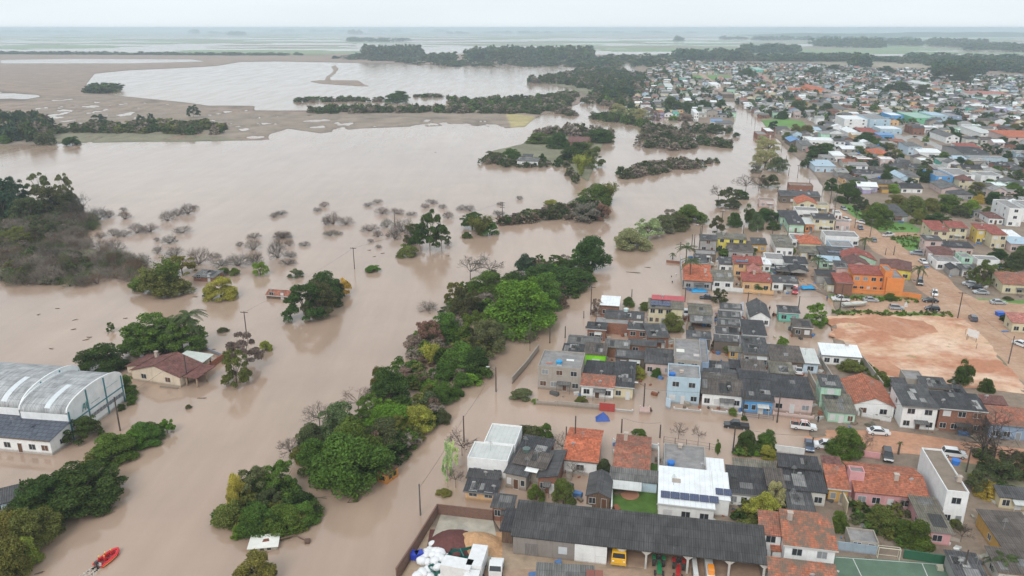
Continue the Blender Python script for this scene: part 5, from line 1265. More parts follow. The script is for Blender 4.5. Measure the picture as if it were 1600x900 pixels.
H(1014, 480, 1051, 466, 5.2, 'su', .6, 'cream', 'olive', 'cream two-storey house with solar panels and red roof edge', win=3, panels=[(.4, 1.2, 6, 2, 1.0, 1.5)])
H(1050, 482, 1067, 463, 5.6, 'su', .5, 'cream', 'olive', 'cream side wing of the solar-panelled house', win=0)
H(1020, 466.5, 1068, 461, 6.0, 'su', .3, 'pink', 'redmetal', 'thin red metal roof strip behind the solar panels', name='awning', cat='awning', win=0)
H(939, 476, 966, 462, 3.6, 'su', .5, 'brick', 'white', 'brick house with bright white roof at the river edge', win=1)
H(946, 495, 1005, 485.5, 3.3, 'gu', .7, 'white', 'mid', 'white house with grey roof and raised water tank', win=1, tank=(5.5, 3, 4.2, (.5, .6, .6)))
H(929, 503, 982, 493, 3.2, 'flat', 0, 'brick', 'slab', 'brick house with flat stained slab roof at the river edge', win=0)
H(918, 512.5, 946, 503, 3.4, 'su', .5, 'brick', 'dark', 'small dark brick house standing in the river', win=1)
H(982, 513, 1011.5, 504, 3.0, 'su', .4, 'brick', 'mid', 'square brick house with two small windows', win=2, door=False)
H(1014, 526, 1045, 506, 3.3, 'su', .6, 'brick', 'mid', 'brick house with skewed grey roof', deg=0, win=1)
H(946, 541, 982, 530, 3.0, 'su', .5, 'brick', 'grey', 'brick house with pale grey roof behind the lime green house', win=0)
H(983, 537, 1024, 531, 3.0, 'su', .4, 'brick', 'mid', 'low brick shed with a white shutter', name='shed', cat='shed', win=1)
H(963, 557, 1008, 546, 3.0, 'su', .4, 'brown', 'mid', None, win=1)
H(1074, 527, 1110, 516, 3.6, 'su', .3, 'brown', 'mid', 'grey roof at the rear of the wet terrace house', win=0)
H(1140, 547, 1162, 541, 2.6, 'su', .2, 'ochre', 'olive', 'tiny ochre hut at the end of the long walkway', name='hut', cat='hut', win=1)
H(1101, 575, 1138, 563, 3.0, 'su', .3, 'brown', 'mid', None, name='shed', cat='shed', win=0)
H(1142, 574, 1160, 562, 3.0, 'su', .3, 'brown', 'dark', None, name='shed', cat='shed', win=0)
# north of the middle street
H(1069, 437, 1112, 412, 3.3, 'su', .7, 'grey', 'orange', 'grey house with bright red-orange roof beside two palms', win=2, chim=(.8, .5, .8))
H(1113, 436, 1146, 421, 3.3, 'su', .6, 'white', 'olive', 'white house with grey roof behind a white gate', win=2, door=False)
H(1161, 438.5, 1205, 424.5, 3.5, 'su', .8, 'peach', 'redtile', 'peach house with deep red front roof', win=2, chim=(.45, .8, .8))
H(1147.5, 411, 1191, 399, 5.0, 'su', .6, 'peach', 'redtile', 'rear red roof of the peach house with solar panels', win=2, panels=[(.5, .8, 3, 1, 1.3, 2.0)], chim=(.4, .95, .4))
H(1170, 425, 1190, 414, 4.4, 'gv', .8, 'peach', 'pinktile', 'small gabled middle roof of the peach house', win=1)
H(1125, 412, 1147, 401, 3.2, 'su', .4, 'white', 'mid', 'small white house with grey roof beside a patch of grass', win=1)
H(1121, 372, 1166, 363.5, 5.0, 'su', .5, 'lemon', 'olive', 'yellow two-storey house with pale roof at the waterline', win=3)
H(1094.5, 374, 1120, 366, 5.0, 'su', .4, 'grey', 'mid', 'grey plaster house left of the yellow house', win=1)
H(1086, 396, 1119, 389, 3.0, 'flat', 0, 'brown', 'slab', None, win=1)
H(1086, 410, 1104, 397, 3.2, 'su', .3, 'grey', 'mid', None, win=1)
H(1139, 391, 1177, 381, 3.2, 'gu', .4, 'grey', 'brown', None, win=1)
H(1176, 381, 1198, 371, 3.2, 'su', .4, 'ochre', 'mid', 'small orange house with blue window and grey roof', win=2, door=False)
H(1213, 385, 1240, 366, 3.8, 'su', .4, 'white', 'olive', 'large white house with olive-grey roof', win=2)
H(1197, 404, 1228, 394, 3.8, 'flat', 0, 'white', 'slab', None, win=3)
H(1185, 412, 1204, 402, 3.2, 'su', .2, 'white', 'white', None, win=2, door=False)
H(1228, 411, 1262, 400, 3.8, 'su', .5, 'white', 'dark', None, win=2)
H(1236, 422, 1262, 412, 3.2, 'gv', .9, 'grey', 'dark', 'dark gabled carport with white trim', name='carport', cat='carport', win=0, zb=2.4)
H(1214, 422, 1232, 414, 2.8, 'su', .2, 'brown', 'dark', 'small dark poolside shelter', name='shelter', cat='shelter', win=0, zb=2.4)
H(1207, 440, 1247, 430, 3.2, 'su', .5, 'white', 'mid', 'white garages with grey roof by the red car', name='garage', cat='garage', win=2)
H(1232, 349.5, 1257, 337, 3.8, 'su', .5, 'mint', 'dark', 'mint green house with a white garage door', win=2, shut='white')
H(1220, 338, 1248, 328, 3.6, 'su', .5, 'mint', 'dark', 'second mint house with dark roof, just behind the first', win=1)
H(1259, 349.5, 1272, 340, 3.6, 'su', .4, 'orange', 'offwhite', 'small orange house squeezed beside the mint house', win=1)
H(1272, 341, 1305, 333, 5.6, 'su', .5, 'cream', 'dark', 'cream two-storey house with charcoal roof above dark ground floor', win=3)
H(1306, 346, 1329, 342, 4.0, 'flat', 0, 'palepink', 'slab', 'pale pink flat-roofed house beside the road', win=2)
H(1246, 317.5, 1277, 309, 5.0, 'gv', 1.7, 'cream', 'orange', 'cream gabled house with orange-red roof near the flooded street', win=2)
H(1244, 328, 1279, 322, 4.2, 'flat', 0, 'white', 'slab', 'white box house in front of the cream gable', win=1)
H(1277, 320, 1296, 315, 3.8, 'flat', 0, 'cream', 'slab', None, win=1)
H(1305, 333, 1316, 328, 3.2, 'flat', 0, 'white', 'slab', None, win=1)
H(1220, 305, 1282, 297, 3.8, 'su', .6, 'brown', 'mid', 'long brown flooded terrace with grey roof', name='terrace', win=4)
H(1234, 289, 1271, 284.5, 4.4, 'flat', 0, 'brick', 'brownslab', 'unfinished brick block standing in the flooded street', win=2)
H(1187, 313, 1211, 308, 3.4, 'flat', 0, 'palepink', 'brownslab', None, win=1)
H(1250, 379, 1283, 367, 3.4, 'hip', 1.3, 'cream', 'orange', 'cream house with hipped orange roof and roof windows', win=2)
H(1252, 393, 1280, 384, 3.0, 'su', .3, 'cream', 'olive', None, win=2)
H(1238, 374, 1262, 364, 3.4, 'flat', 0, 'white', 'slab', None, win=2)
H(1290, 368, 1343, 359, 4.0, 'flat', 0, 'white', 'slab', 'long white flat-roofed house by the road bend', win=4)
H(1299, 384, 1335, 374, 4.0, 'flat', 0, 'paleblue', 'slab', 'pale blue flat-roofed house with roof debris', win=3)
H(1285, 398.5, 1345, 384, 3.4, 'su', .4, 'grey', 'mid', 'grey-roofed house with a row of solar panels', win=2, panels=[(2.5, 3.0, 6, 1, 1.1, 1.8)])
H(1282, 407, 1314, 399, 3.2, 'su', .2, 'mint', 'skymetal', None, win=1)
H(1319, 404, 1369, 393, 3.6, 'gv', 1.9, 'mint', 'redtile', 'house with broad deep red roof and mint eaves', win=2)
H(1325, 414, 1360, 402, 3.8, 'gv', 1.6, 'palepink', 'darktile', 'house with wine-red tiled roof behind the orange building', win=1)
H(1376, 417, 1424, 404, 3.8, 'hip', 1.8, 'lemon', 'darktile', 'yellow house with brown hipped roof by the road', win=2, deg=-25)
ob = H(1334, 427.5, 1386, 413, 6.2, 'su', .7, 'orange', 'redtile', 'vivid orange two-storey building with dark red roof', win=4, side=0, door=True)
H(1387, 434, 1414, 419, 6.4, 'flat', 0, 'orange', 'slab', 'vivid orange block with flat grey roof at the right end', win=0, side=0)
H(1384, 423, 1396, 413, 8.2, 'flat', 0, 'orange', 'slab', 'orange stair tower rising above the dark red roof', name='stair_tower', cat='tower', win=1, side=0)
H(1308, 417, 1326, 407, 4.2, 'su', .4, 'palepink', 'mid', None, win=1)
H(1277, 428.5, 1307, 421, 3.6, 'su', .4, 'grey', 'dark', None, win=0)
H(1294, 443.5, 1308, 434, 3.0, 'su', .3, 'cream', 'mid', 'small cream front house left of the orange building', win=1)
H(1308, 441, 1333, 426, 4.6, 'su', .5, 'brick', 'redtile', 'brick carport under red tiles left of the orange building', name='carport', cat='carport', win=0)
# east of the road
H(1457, 359.5, 1483, 344, 5.6, 'su', .9, 'cream', 'redtile', 'left cream two-storey house with red roof', win=2, side=2)
H(1484, 355, 1512, 345, 5.4, 'su', .7, 'cream', 'redtile', 'middle cream wing with red roof and dark terrace', win=2)
H(1528, 358, 1553, 349, 6.0, 'su', .6, 'yellow', 'redtile', 'yellow two-storey house with stepped red roof', win=2)
H(1551, 366, 1574, 351, 5.8, 'su', .6, 'cream', 'redtile', 'cream right wing of the stepped red roof', win=2)
H(1446, 374, 1472, 367, 6.2, 'su', .2, 'palepink', 'mid', 'pinkish concrete house on the road corner', win=1, side=2)
H(1473, 385, 1521, 376, 3.4, 'su', .5, 'palepink', 'dark', None, win=3)
H(1461, 396, 1496, 385, 4.0, 'hip', 1.4, 'palepink', 'darktile', 'house with brown hipped roof on the road corner', win=2)
H(1464, 408, 1502, 396, 3.4, 'flat', 0, 'white', 'slab', 'white flat-roofed corner house beside parked cars', win=2)
H(1503, 402, 1521, 394, 5.0, 'flat', 0, 'mint', 'slab', 'pale mint cube house', win=1)
H(1505, 421, 1530, 412, 3.0, 'su', .3, 'white', 'mid', None, win=2)
H(1485, 420, 1500, 413, 2.8, 'gv', .8, 'grey', 'dark', None, name='shed', cat='shed', win=0)
H(1528, 405, 1563, 398, 2.8, 'flat', 0, 'white', 'slab', None, win=0)
H(1568, 443, 1640, 424, 3.6, 'su', 1.2, 'cream', 'oldtile', 'large worn orange-brown tiled roof at the right edge', win=3)
H(1583, 503, 1640, 488, 3.4, 'su', .9, 'cream', 'pinktile', 'cream villa in its garden across the mud road', win=3)
H(1390, 336, 1419, 318, 3.4, 'su', 1.2, 'grey', 'mid', 'grey-roofed cottage among the trees', win=1, deg=-8)
H(1388, 338, 1409, 333, 2.8, 'su', .4, 'white', 'grey', None, name='porch', cat='porch', win=0, zb=2.5)
H(1578, 325, 1600, 311, 8.2, 'flat', 0, 'white', 'slab', 'tall white modern house with dark windows', win=1, side=2)
H(1601, 322, 1640, 312, 7.4, 'flat', 0, 'white', 'slab', 'right half of the white modern house at the edge', win=2)
H(1546, 340, 1568, 331, 3.2, 'hip', 1.0, 'white', 'darktile', 'small white house with brown hipped roof', win=2)
H(1523, 330, 1534, 324, 3.0, 'su', .3, 'grey', 'grey', None, win=1)
H(1472, 295, 1506, 284, 3.4, 'gv', 1.6, 'palepink', 'grey', 'wide grey gable house with pale pink front', win=1)
H(1570, 372, 1600, 358, 3.4, 'su', .5, 'white', 'white', None, win=1)
H(1580, 380, 1615, 369, 3.6, 'su', .5, 'palepink', 'skymetal', None, win=2)
# far riverside
H(808, 251, 840, 245.5, 3.2, 'su', .8, 'white', 'grey', 'white farmhouse with grey roof on the river island', win=4)
H(817, 243, 832, 240.5, 3.0, 'su', .6, 'grey', 'mid', 'small grey shed behind the island farmhouse', name='shed', cat='shed', win=0)
H(886, 222, 918, 213, 4.4, 'gu', 2.2, 'brick', 'darktile', 'brick house with rusty tiled roof among the island trees', win=2)
H(416, 460, 449, 452, 1.3, 'gu', .9, 'wood', 'oldtile', 'tiny hut drowned up to its roof', name='hut', cat='hut', win=1)
H(302, 431, 334, 421, 1.7, 'su', .5, 'brick', 'grey', 'rusty farm shed behind the bamboo', name='shed', cat='shed', win=1)
# notable houses of the middle distance
for a in [
 (1320, 186, 1360, 180, 8, 'flat', 0, 'white', 'white', 'big white civic house with three floors'), (1360, 186, 1392, 178, 9, 'flat', 0, 'skyblue', 'slab', 'tall pale blue block beside the white civic house'), (1392, 180, 1412, 175, 6.5, 'flat', 0, 'blue', 'white', 'blue and white two-storey house right of the pale blue block'),
 (1376, 201, 1410, 196, 4.5, 'flat', 0, 'skyblue', 'white', 'long sky-blue house with white roof'), (1373, 211, 1397, 207, 3.5, 'su', .6, 'blue', 'bluemetal', 'bright blue low house in front of the sky-blue one'), (1430, 184, 1466, 175, 6, 'flat', 0, 'green', 'green', 'mint green house with sloping parapets'), (1457, 180, 1482, 174, 7, 'flat', 0, 'skyblue', 'skymetal', 'sky-blue block behind the mint green house'),
 (1482, 181, 1503, 176, 5.5, 'flat', 0, 'bluegrey', 'slab', 'blue-grey block right of the sky-blue block'), (1576, 214, 1630, 203, 7.5, 'su', 1, 'palepink', 'orange', 'pink arcaded house with orange roof'), (1533, 208, 1556, 197, 5, 'su', .8, 'white', 'offwhite', 'white house with long slanting roof'),
 (1479, 214, 1500, 205, 5, 'gv', 2, 'white', 'grey', 'white gabled house beside dark trees'), (1502, 231, 1536, 223, 4.5, 'su', 1, 'white', 'redtile', 'white house with dull red roof right of the dark tree'), (1507, 240, 1547, 230, 4.5, 'gu', 1.4, 'grey', 'dark', 'dark hall with grey roof near the road end'), (1520, 247, 1575, 243, 3.6, 'flat', 0, 'skyblue', 'slab', 'pale blue low house under the dark hall'),
 (1420, 229, 1441, 221, 6, 'su', .6, 'paleblue', 'grey', 'pale blue two-storey house on the side street'), (1437, 238, 1472, 232, 3.8, 'gu', 1, 'white', 'white', 'white house with pale roof below the side street'), (1365, 240, 1393, 233, 4, 'hip', 1.6, 'ochre', 'orange', 'house with bright orange-red hipped roof'),
 (1334, 227, 1353, 222, 4.5, 'su', .8, 'white', 'offwhite', 'white flat-fronted house behind the round tree'), (1265, 219, 1307, 214, 3.6, 'flat', 0, 'white', 'white', 'long white building with bright roof'), (1235, 221, 1254, 215, 3.8, 'gv', 1.6, 'brown', 'bluemetal', 'house under a bright blue tarpaulin'), (1264, 203, 1284, 198, 4, 'su', .8, 'skyblue', 'skymetal', 'small house with sky-blue roof near the meadow'),
 (1330, 209, 1348, 201, 4.5, 'gv', 2, 'white', 'white', 'white house with white gabled roof'), (1348, 207, 1374, 199, 4, 'su', .8, 'brown', 'redtile', 'brown-red roof beside the white gable'), (1254, 227, 1271, 219, 4.5, 'su', .6, 'grey', 'grey', 'tall grey house by the flooded street mouth'), (1274, 259, 1306, 249, 4, 'su', .5, 'paleblue', 'skymetal', 'pale blue house with pale blue roof by the flooded street'),
 (1286, 246, 1305, 241, 5, 'flat', 0, 'grey', 'slab', 'grey block behind the pale blue roof'), (1302, 243, 1320, 236, 4.5, 'su', .8, 'white', 'white', 'white house with a bright roof beside the round dark tree'), (1463, 275, 1490, 265, 5.5, 'flat', 0, 'blue', 'slab', 'blue-painted block with terrace'), (1490, 273, 1524, 262, 5.5, 'flat', 0, 'white', 'slab', 'white block right of the blue-painted block'),
 (1534, 274, 1568, 267, 5, 'flat', 0, 'white', 'slab', 'wide white house with parapet'), (1500, 281, 1522, 276, 5, 'hip', 2, 'cream', 'darktile', 'cream house with brown hipped roof in mid-town'), (1407, 278, 1421, 269, 4, 'gv', 1.4, 'paleblue', 'skymetal', 'tiny pale blue garage house'), (1418, 276, 1437, 265, 3.8, 'su', .8, 'cream', 'grey', 'cream house with a grey roof and garage'),
 (1300, 150, 1326, 146, 6, 'flat', 0, 'palepink', 'slab', 'pale lilac block in the distant town'), (1270, 140, 1294, 134, 5, 'hip', 2, 'orange', 'orange', 'distant house with orange hipped roof'), (1240, 141, 1260, 137, 4, 'su', .6, 'peach', 'orange', 'lone distant peach-coloured house'), (1444, 132, 1462, 127, 5, 'gv', 2, 'white', 'offwhite', 'distant white gable beyond the town trees'),
 (1520, 147, 1580, 142, 5, 'su', 1, 'white', 'pinktile', 'long pale building with pinkish roof'), (1290, 171, 1326, 163, 5, 'gu', 1.4, 'cream', 'grey', 'long cream house with many windows'), (1112, 190, 1130, 186, 3.6, 'su', .8, 'white', 'bluemetal', 'hut with bright blue tarpaulin roof in the flood'), (1120, 193, 1146, 189, 3.4, 'gu', .6, 'grey', 'grey', 'flooded grey house beside the tarpaulin hut'),
 (1085, 176, 1092, 170, 8, 'flat', 0, 'white', 'white', 'slim white tower house'), (1052, 175, 1061, 172, 4, 'flat', 0, 'aqua', 'slab', 'small turquoise house behind the willows'), (1108, 173, 1128, 171, 5, 'su', .5, 'skyblue', 'slab', 'pale turquoise house near slim tower'), (1182, 109, 1196, 105, 5, 'su', .8, 'aqua', 'green', 'far hall with turquoise roof'),
 (1184, 250 - 40, 1200, 205, 4, 'flat', 0, 'brick', 'slab', 'brick block at the foot of the meadow'), (1198, 205, 1211, 199, 5, 'flat', 0, 'brick', 'white', 'brick block with white roof beside the meadow'), (1070, 157, 1082, 153, 4, 'flat', 0, 'white', 'white', 'low white house by the distant flooded lane'), (1036, 145, 1050, 141, 5, 'flat', 0, 'white', 'slab', 'white two-storey house in the distant left quarter'),
 (1040, 136, 1052, 130, 4, 'su', .8, 'green', 'offwhite', 'green and white house in the distant left quarter'), (1112, 132, 1126, 128, 5, 'flat', 0, 'white', 'white', 'low white hall in the distant centre'), (1128, 147, 1148, 143, 5, 'flat', 0, 'brown', 'brownslab', 'brown flat block in the distant centre'),
]:
    H(*a, win=2, side=0, deg=-8)
# ------------------------------------------------------------------ roads, lot, lawn, court
def m_dirt(c, c2):
    t = NT('mud'); g = t.geo()
    a = t.noise(g, 0.11, 6, 0.65); b = t.noise(g, 0.9, 5, .7)
    col = t.mix(t.ramp(a, .4, .62), c, c2); col = t.scale(col, t.ramp(b, .3, .7, .82, 1.16))
    z = t.n('SeparateXYZ', ins={0: g}).outputs[2]
    wet = t.ramp(t.noise(g, .25, 4), .56, .66)
    return t.done(col, t.ramp(wet, 0, 1, .85, .35), .35, bump=b, bs=.5, bd=.08)
def strip(name, pts, w, mat, dz, n=6):
    """road along photo points, draped on the ground"""
    C_ = [P(*p) for p in pts]; ws = w if isinstance(w, list) else [w] * len(pts)
    S_ = []
    for i in range(len(C_) - 1):
        a, b = C_[i], C_[i + 1]; m = max(2, int((b - a).length / 4))
        for k in range(m): S_.append((a.lerp(b, k / m), ws[i] + (ws[i + 1] - ws[i]) * k / m))
    S_.append((C_[-1], ws[-1]))
    for _ in range(3):
        S_ = [S_[0]] + [((S_[i - 1][0] + S_[i][0] * 2 + S_[i + 1][0]) / 4, S_[i][1]) for i in range(1, len(S_) - 1)] + [S_[-1]]
    V = []; 
    for i, (c, ww) in enumerate(S_):
        a = S_[max(0, i - 1)][0]; b = S_[min(len(S_) - 1, i + 1)][0]; d = (b - a).normalized(); s = Vector((-d.y, d.x, 0))
        for k in range(n + 1):
            f = k / n * 2 - 1; e = ww / 2 * (1 + .12 * math.sin(i * 1.3 + 5 * f) * (abs(f) == 1)); q = c + s * f * e
            V.append((q.x, q.y, 0))
    V = np.array(V)
    X = []; Y = []
    for q in V: a, b = PX(q); X.append(a); Y.append(b)
    h, _, _, _ = terrain_eval(X, Y)
    V[:, 2] = h + dz
    F = [(i * (n + 1) + k, i * (n + 1) + k + 1, (i + 1) * (n + 1) + k + 1, (i + 1) * (n + 1) + k) for i in range(len(S_) - 1) for k in range(n)]
    o = mobj(name, np_mesh(name, V, np.array(F), mat, True)); tag(o, kind='structure'); return o
MUDM = m_dirt(DIRT, (.40, .235, .15)); MUD2 = m_dirt((.42, .29, .21), (.36, .24, .17))
strip('road', [(1285, 318), (1305, 335), (1335, 356), (1362, 372), (1392, 392), (1420, 412), (1450, 438), (1480, 462), (1510, 486), (1545, 512), (1600, 560), (1680, 625)], [9, 11, 13, 13, 13, 13, 13, 13, 15, 14, 14, 14], MUDM, .03)
strip('road', [(1372, 374), (1400, 368), (1432, 366), (1470, 372)], 7, MUDM, .045)
strip('road', [(1255, 468), (1300, 476), (1400, 479), (1480, 482), (1560, 487), (1680, 492)], [12, 12, 12, 13, 16, 16], MUDM, .038)
strip('road', [(1180, 688), (1240, 688), (1300, 690), (1400, 692), (1500, 706), (1640, 728)], [10, 9, 9, 9, 9, 9], m_dirt((.50, .27, .17), (.42, .22, .14)), .03)
strip('road', [(1262, 452), (1250, 435), (1252, 425), (1262, 418)], 6, MUD2, .035)
strip('road', [(1052, 97), (1075, 107), (1098, 118), (1120, 135), (1136, 152)], 9, MUD2, .03)
strip('road', [(1168, 108), (1190, 118), (1205, 130), (1215, 143)], 9, MUD2, .03)
strip('road', [(1395, 222), (1430, 212), (1470, 232), (1500, 246)], 7, concrete((.36, .34, .32), .3), .03)
strip('road', [(1410, 195), (1395, 205), (1412, 222), (1440, 240)], 6, concrete((.36, .34, .32), .3), .04)
def patch(name, pts, mat, z, jit=0.0, sub=1, kind='structure'):
    W_ = []
    r = random.Random(3)
    for i in range(len(pts)):
        a, b = P(*pts[i]), P(*pts[(i + 1) % len(pts)])
        for k in range(sub):
            q = a.lerp(b, k / sub); W_.append((q.x + r.uniform(-jit, jit), q.y + r.uniform(-jit, jit), z))
    mb = MB(); mb.face(W_); o = mb.build(name, mat)
    bm_fix(o); 
    if kind: tag(o, kind=kind)
    return o
import bmesh
def bm_fix(o):
    b = bmesh.new(); b.from_mesh(o.data); bmesh.ops.triangulate(b, faces=b.faces[:]); bmesh.ops.recalc_face_normals(b, faces=b.faces[:])
    for f in b.faces:
        if f.normal.z < 0: f.normal_flip()
    b.to_mesh(o.data); b.free()
def m_clay():
    t = NT('clay_fill'); g = t.geo()
    a = t.noise(g, 0.055, 6, .65); b = t.noise(g, .7, 5, .7); mp = t.n('Mapping', ins={0: g, 2: (0, 0, .4), 3: (.07, .14, 1)}); s_ = t.noise(mp.outputs[0], 1, 4)
    c0 = t.mix(t.ramp(a, .44, .56), (.62, .41, .28), (.46, .21, .125)); col = t.mix(t.ramp(s_, .46, .66, 0, .85), c0, (.72, .53, .40))
    col = t.mix(t.ramp(t.noise(g, .12, 5, .7), .62, .70), col, (.25, .25, .10))
    return t.done(t.scale(col, t.ramp(b, .3, .7, .84, 1.14)), .9, .2, bump=b, bs=.5, bd=.1)
patch('dirt_lot', [(1290, 497), (1340, 490), (1420, 494), (1500, 498), (1512, 506), (1545, 540), (1570, 572), (1600, 604), (1600, 618), (1510, 608), (1440, 592), (1385, 592), (1362, 586), (1345, 572), (1335, 550), (1318, 535), (1292, 527), (1305, 512)], m_clay(), .40, .7, 6)
RC = m_dirt((.42, .19, .11), (.50, .26, .16))
patch('clay_patch', [(1288, 503), (1300, 499), (1330, 499), (1380, 496), (1440, 503), (1458, 512), (1464, 521), (1440, 525), (1420, 532), (1396, 527), (1378, 518), (1340, 507), (1312, 506), (1300, 512)], RC, .406, .45, 5)
patch('clay_patch', [(1330, 530), (1345, 528), (1352, 536), (1338, 539)], RC, .407, .3, 4)
patch('clay_patch', [(1300, 515), (1316, 518), (1322, 528), (1306, 532)], RC, .408, .3, 4)
patch('clay_patch', [(1362, 570), (1385, 566), (1405, 578), (1420, 592), (1392, 590), (1370, 585)], RC, .409, .4, 5)
patch('yard', [(658, 893), (690, 803), (770, 812), (776, 850), (760, 893)], concrete((.42, .38, .31), .5), .42, .1, 2)
patch('yard', [(600, 960), (640, 893), (1300, 893), (1300, 960)], MUD2, .40, .4, 6)
def m_court():
    t = NT('court_paint'); g = t.geo(); f = t.ramp(t.noise(g, .5, 5, .65), .3, .7, .85, 1.15)
    return t.done(t.scale((.11, .17, .12), f), .8, .3)
patch('ball_court', [(1302, 872), (1478, 884), (1496, 960), (1312, 960)], m_court(), .42)
WL_ = paint((.6, .6, .58))
def line_on(pts, w, z, name='court_line', mat=WL_):
    mb = MB(); 
    for p, q in zip(pts, pts[1:]):
        a, b = P(*p), P(*q); d = (b - a).normalized(); s = Vector((-d.y, d.x, 0)) * w / 2; a.z = b.z = z
        mb.face([a - s, b - s, b + s, a + s])
    o = mb.build(name, mat); bm_fix(o); tag(o, kind='structure')
line_on([(1305, 874), (1475, 886)], .12, .43); line_on([(1332, 876), (1346, 905)], .12, .434); line_on([(1440, 884), (1449, 905)], .12, .434); line_on([(1475, 886), (1486, 905)], .12, .434)
def m_grass():
    t = NT('lawn'); g = t.geo(); f = t.ramp(t.noise(g, .6, 5, .65), .3, .7, .75, 1.25)
    return t.done(t.scale((.085, .15, .035), f), .9, .1)
patch('lawn', [(957, 768), (1011, 770), (1011, 728), (1028, 728), (1026, 806), (956, 799)], m_grass(), .43, .0, 1)
mb = MB(); q = P(984, 776); mb.tube((0, 0, .3), (0, 0, .55), 1.7, 1.65, 24); o = mb.build('garden_bed', concrete((.42, .2, .13), .3), None, (q.x, q.y, 0)); tag(o, 'round reddish earth bed in the middle of the lawn', 'garden bed')
patch('swimming_pool', [(1193, 422), (1205, 421), (1209, 427), (1197, 428)], paint((.05, .45, .4), .1), .5)
patch('walkway', [(1157, 474), (1162, 474), (1160, 547), (1154, 546)], concrete((.4, .38, .4), .3), .5)

# ---- garden walls and fences
BRK = brick(); CW = plaster((.36, .32, .28), .6); WW = plaster((.66, .66, .65), .3)
fwall([(620, 908), (650, 862), (684, 806), (770, 816)], 2.3, brick((.2, .09, .06)), 'long dark brick wall around the scrap yard')
fwall([(1280, 568), (1308, 612), (1345, 655)], 2.0, CW, 'long concrete party wall left of the terracotta roof')
fwall([(1345, 568), (1362, 590), (1378, 612)], 2.2, CW, 'mouldy concrete wall beside the clay lot')
fwall([(1262, 590), (1280, 625), (1295, 660)], 2.0, CW, 'tall plaster wall left of the mint house')
fwall([(1290, 735), (1306, 770), (1322, 806)], 2.6, plaster((.5, .42, .3), .6), 'long ochre party wall beside the ribbed roof')
fwall([(1322, 712), (1374, 720)], 1.6, plaster(WC['pink'], .3), 'pink street wall of the pink house'); fwall([(1308, 709), (1320, 712)], 1.6, plaster(WC['pink'], .3), 'short pink wall piece by the garage gate')
fwall([(1028, 800), (1028, 740), (1028, 712)], 2.0, WW, 'white wall between the lawn and the white house')
fwall([(955, 806), (956, 772)], 1.8, WW, 'white wall left of the lawn')
fwall([(958, 696), (1028, 704)], 1.3, WW, 'white slatted street fence before the mottled roof', name='slatted_fence', cat='fence', posts=True)
fwall([(1210, 708), (1256, 714)], 1.8, WW, 'white street wall by the parked blue car')
fwall([(1330, 460), (1400, 464), (1438, 470)], 2.0, plaster(WC['orange'], .2), 'long orange garden wall of the orange building'); fwall([(1294, 456), (1310, 456)], 2.0, plaster(WC['orange'], .2), 'short orange wall left of the orange building')
fwall([(1410, 875), (1484, 886)], 1.9, paint((.03, .11, .06)), 'dark green screen behind the ball court', name='court_screen', cat='fence'); fwall([(1306, 862), (1368, 870)], 1.9, plaster((.3, .36, .42), .6), 'peeling blue-grey wall beside the ball court')
fwall([(1113, 455), (1160, 459)], 1.7, WW, 'white gate wall in front of the white house', posts=True); fwall([(1162, 459), (1207, 462)], 1.5, plaster(WC['peach'], .2), 'peach front wall with pillars', posts=True)
fwall([(1066, 448), (1064, 425), (1063, 408)], 2.2, plaster((.5, .5, .5), .5), 'pale side wall standing in the flood by the palms')
fwall([(1041, 410), (1062, 412)], .8, BRK, 'broken brick wall reaching into the river')
fwall([(838, 632), (868, 634)], .9, CW, 'low flooded wall of the concrete house', posts=True); fwall([(870, 634), (912, 638), (957, 642)], 1.2, CW, 'grey front wall with a red gate')
fwall([(957, 642), (988, 645)], .5, WW, 'low cream terrace kerb before the cream house', posts=True); fwall([(1000, 646), (1014, 647)], 1.6, plaster(WC['palepink'], .3), 'pink gate pillars at the flooded alley', posts=True)
fwall([(1040, 637), (1047, 640)], 2.4, plaster(WC['paleblue'], .3), 'pale blue gate wall of the light blue house')
fwall([(1053, 641), (1094, 645)], .5, WW, 'low white kerb in front of the light blue house', posts=True)
fwall([(1112, 645), (1158, 650)], .6, WW, 'low white wall in front of the long white house', posts=True)
fwall([(1208, 650), (1270, 657)], .9, plaster(WC['palepink'], .3), 'pale pink balustrade of the charcoal-roofed house', posts=True)
fwall([(1340, 652), (1390, 662)], 1.2, WW, 'white pillared wall before the terracotta gable', posts=True)
fwall([(800, 600), (822, 575), (842, 548)], 1.8, CW, 'ruined wall along the river left of the concrete house')
railing([(1037, 692), (1108, 703), (1118, 705)], 1.5, paint((.2, .15, .12)), 'rusty railing behind the grey flat block')
railing([(1163, 652), (1208, 657)], 1.2, paint((.12, .1, .09)), 'thin dark railing before the bright blue house')
railing([(1417, 370), (1432, 382), (1448, 396)], 1.4, wood((.12, .1, .08)), 'wooden post fence across the green verge')
mb = MB(); mb.box(0, 3.4, -.04, .04, .1, 2.0); q = P(936, 641); o = mb.build('gate', paint((.4, .06, .05)), None, (q.x, q.y - .25, 0)); o.rotation_euler.z = R(-11); tag(o, 'rusty red gate in the grey front wall', 'gate')
# patched hedge at the flat block
veg('tall', 1121, 712, 9, 26, 'green', 'clipped narrow hedge at the corner of the grey block')

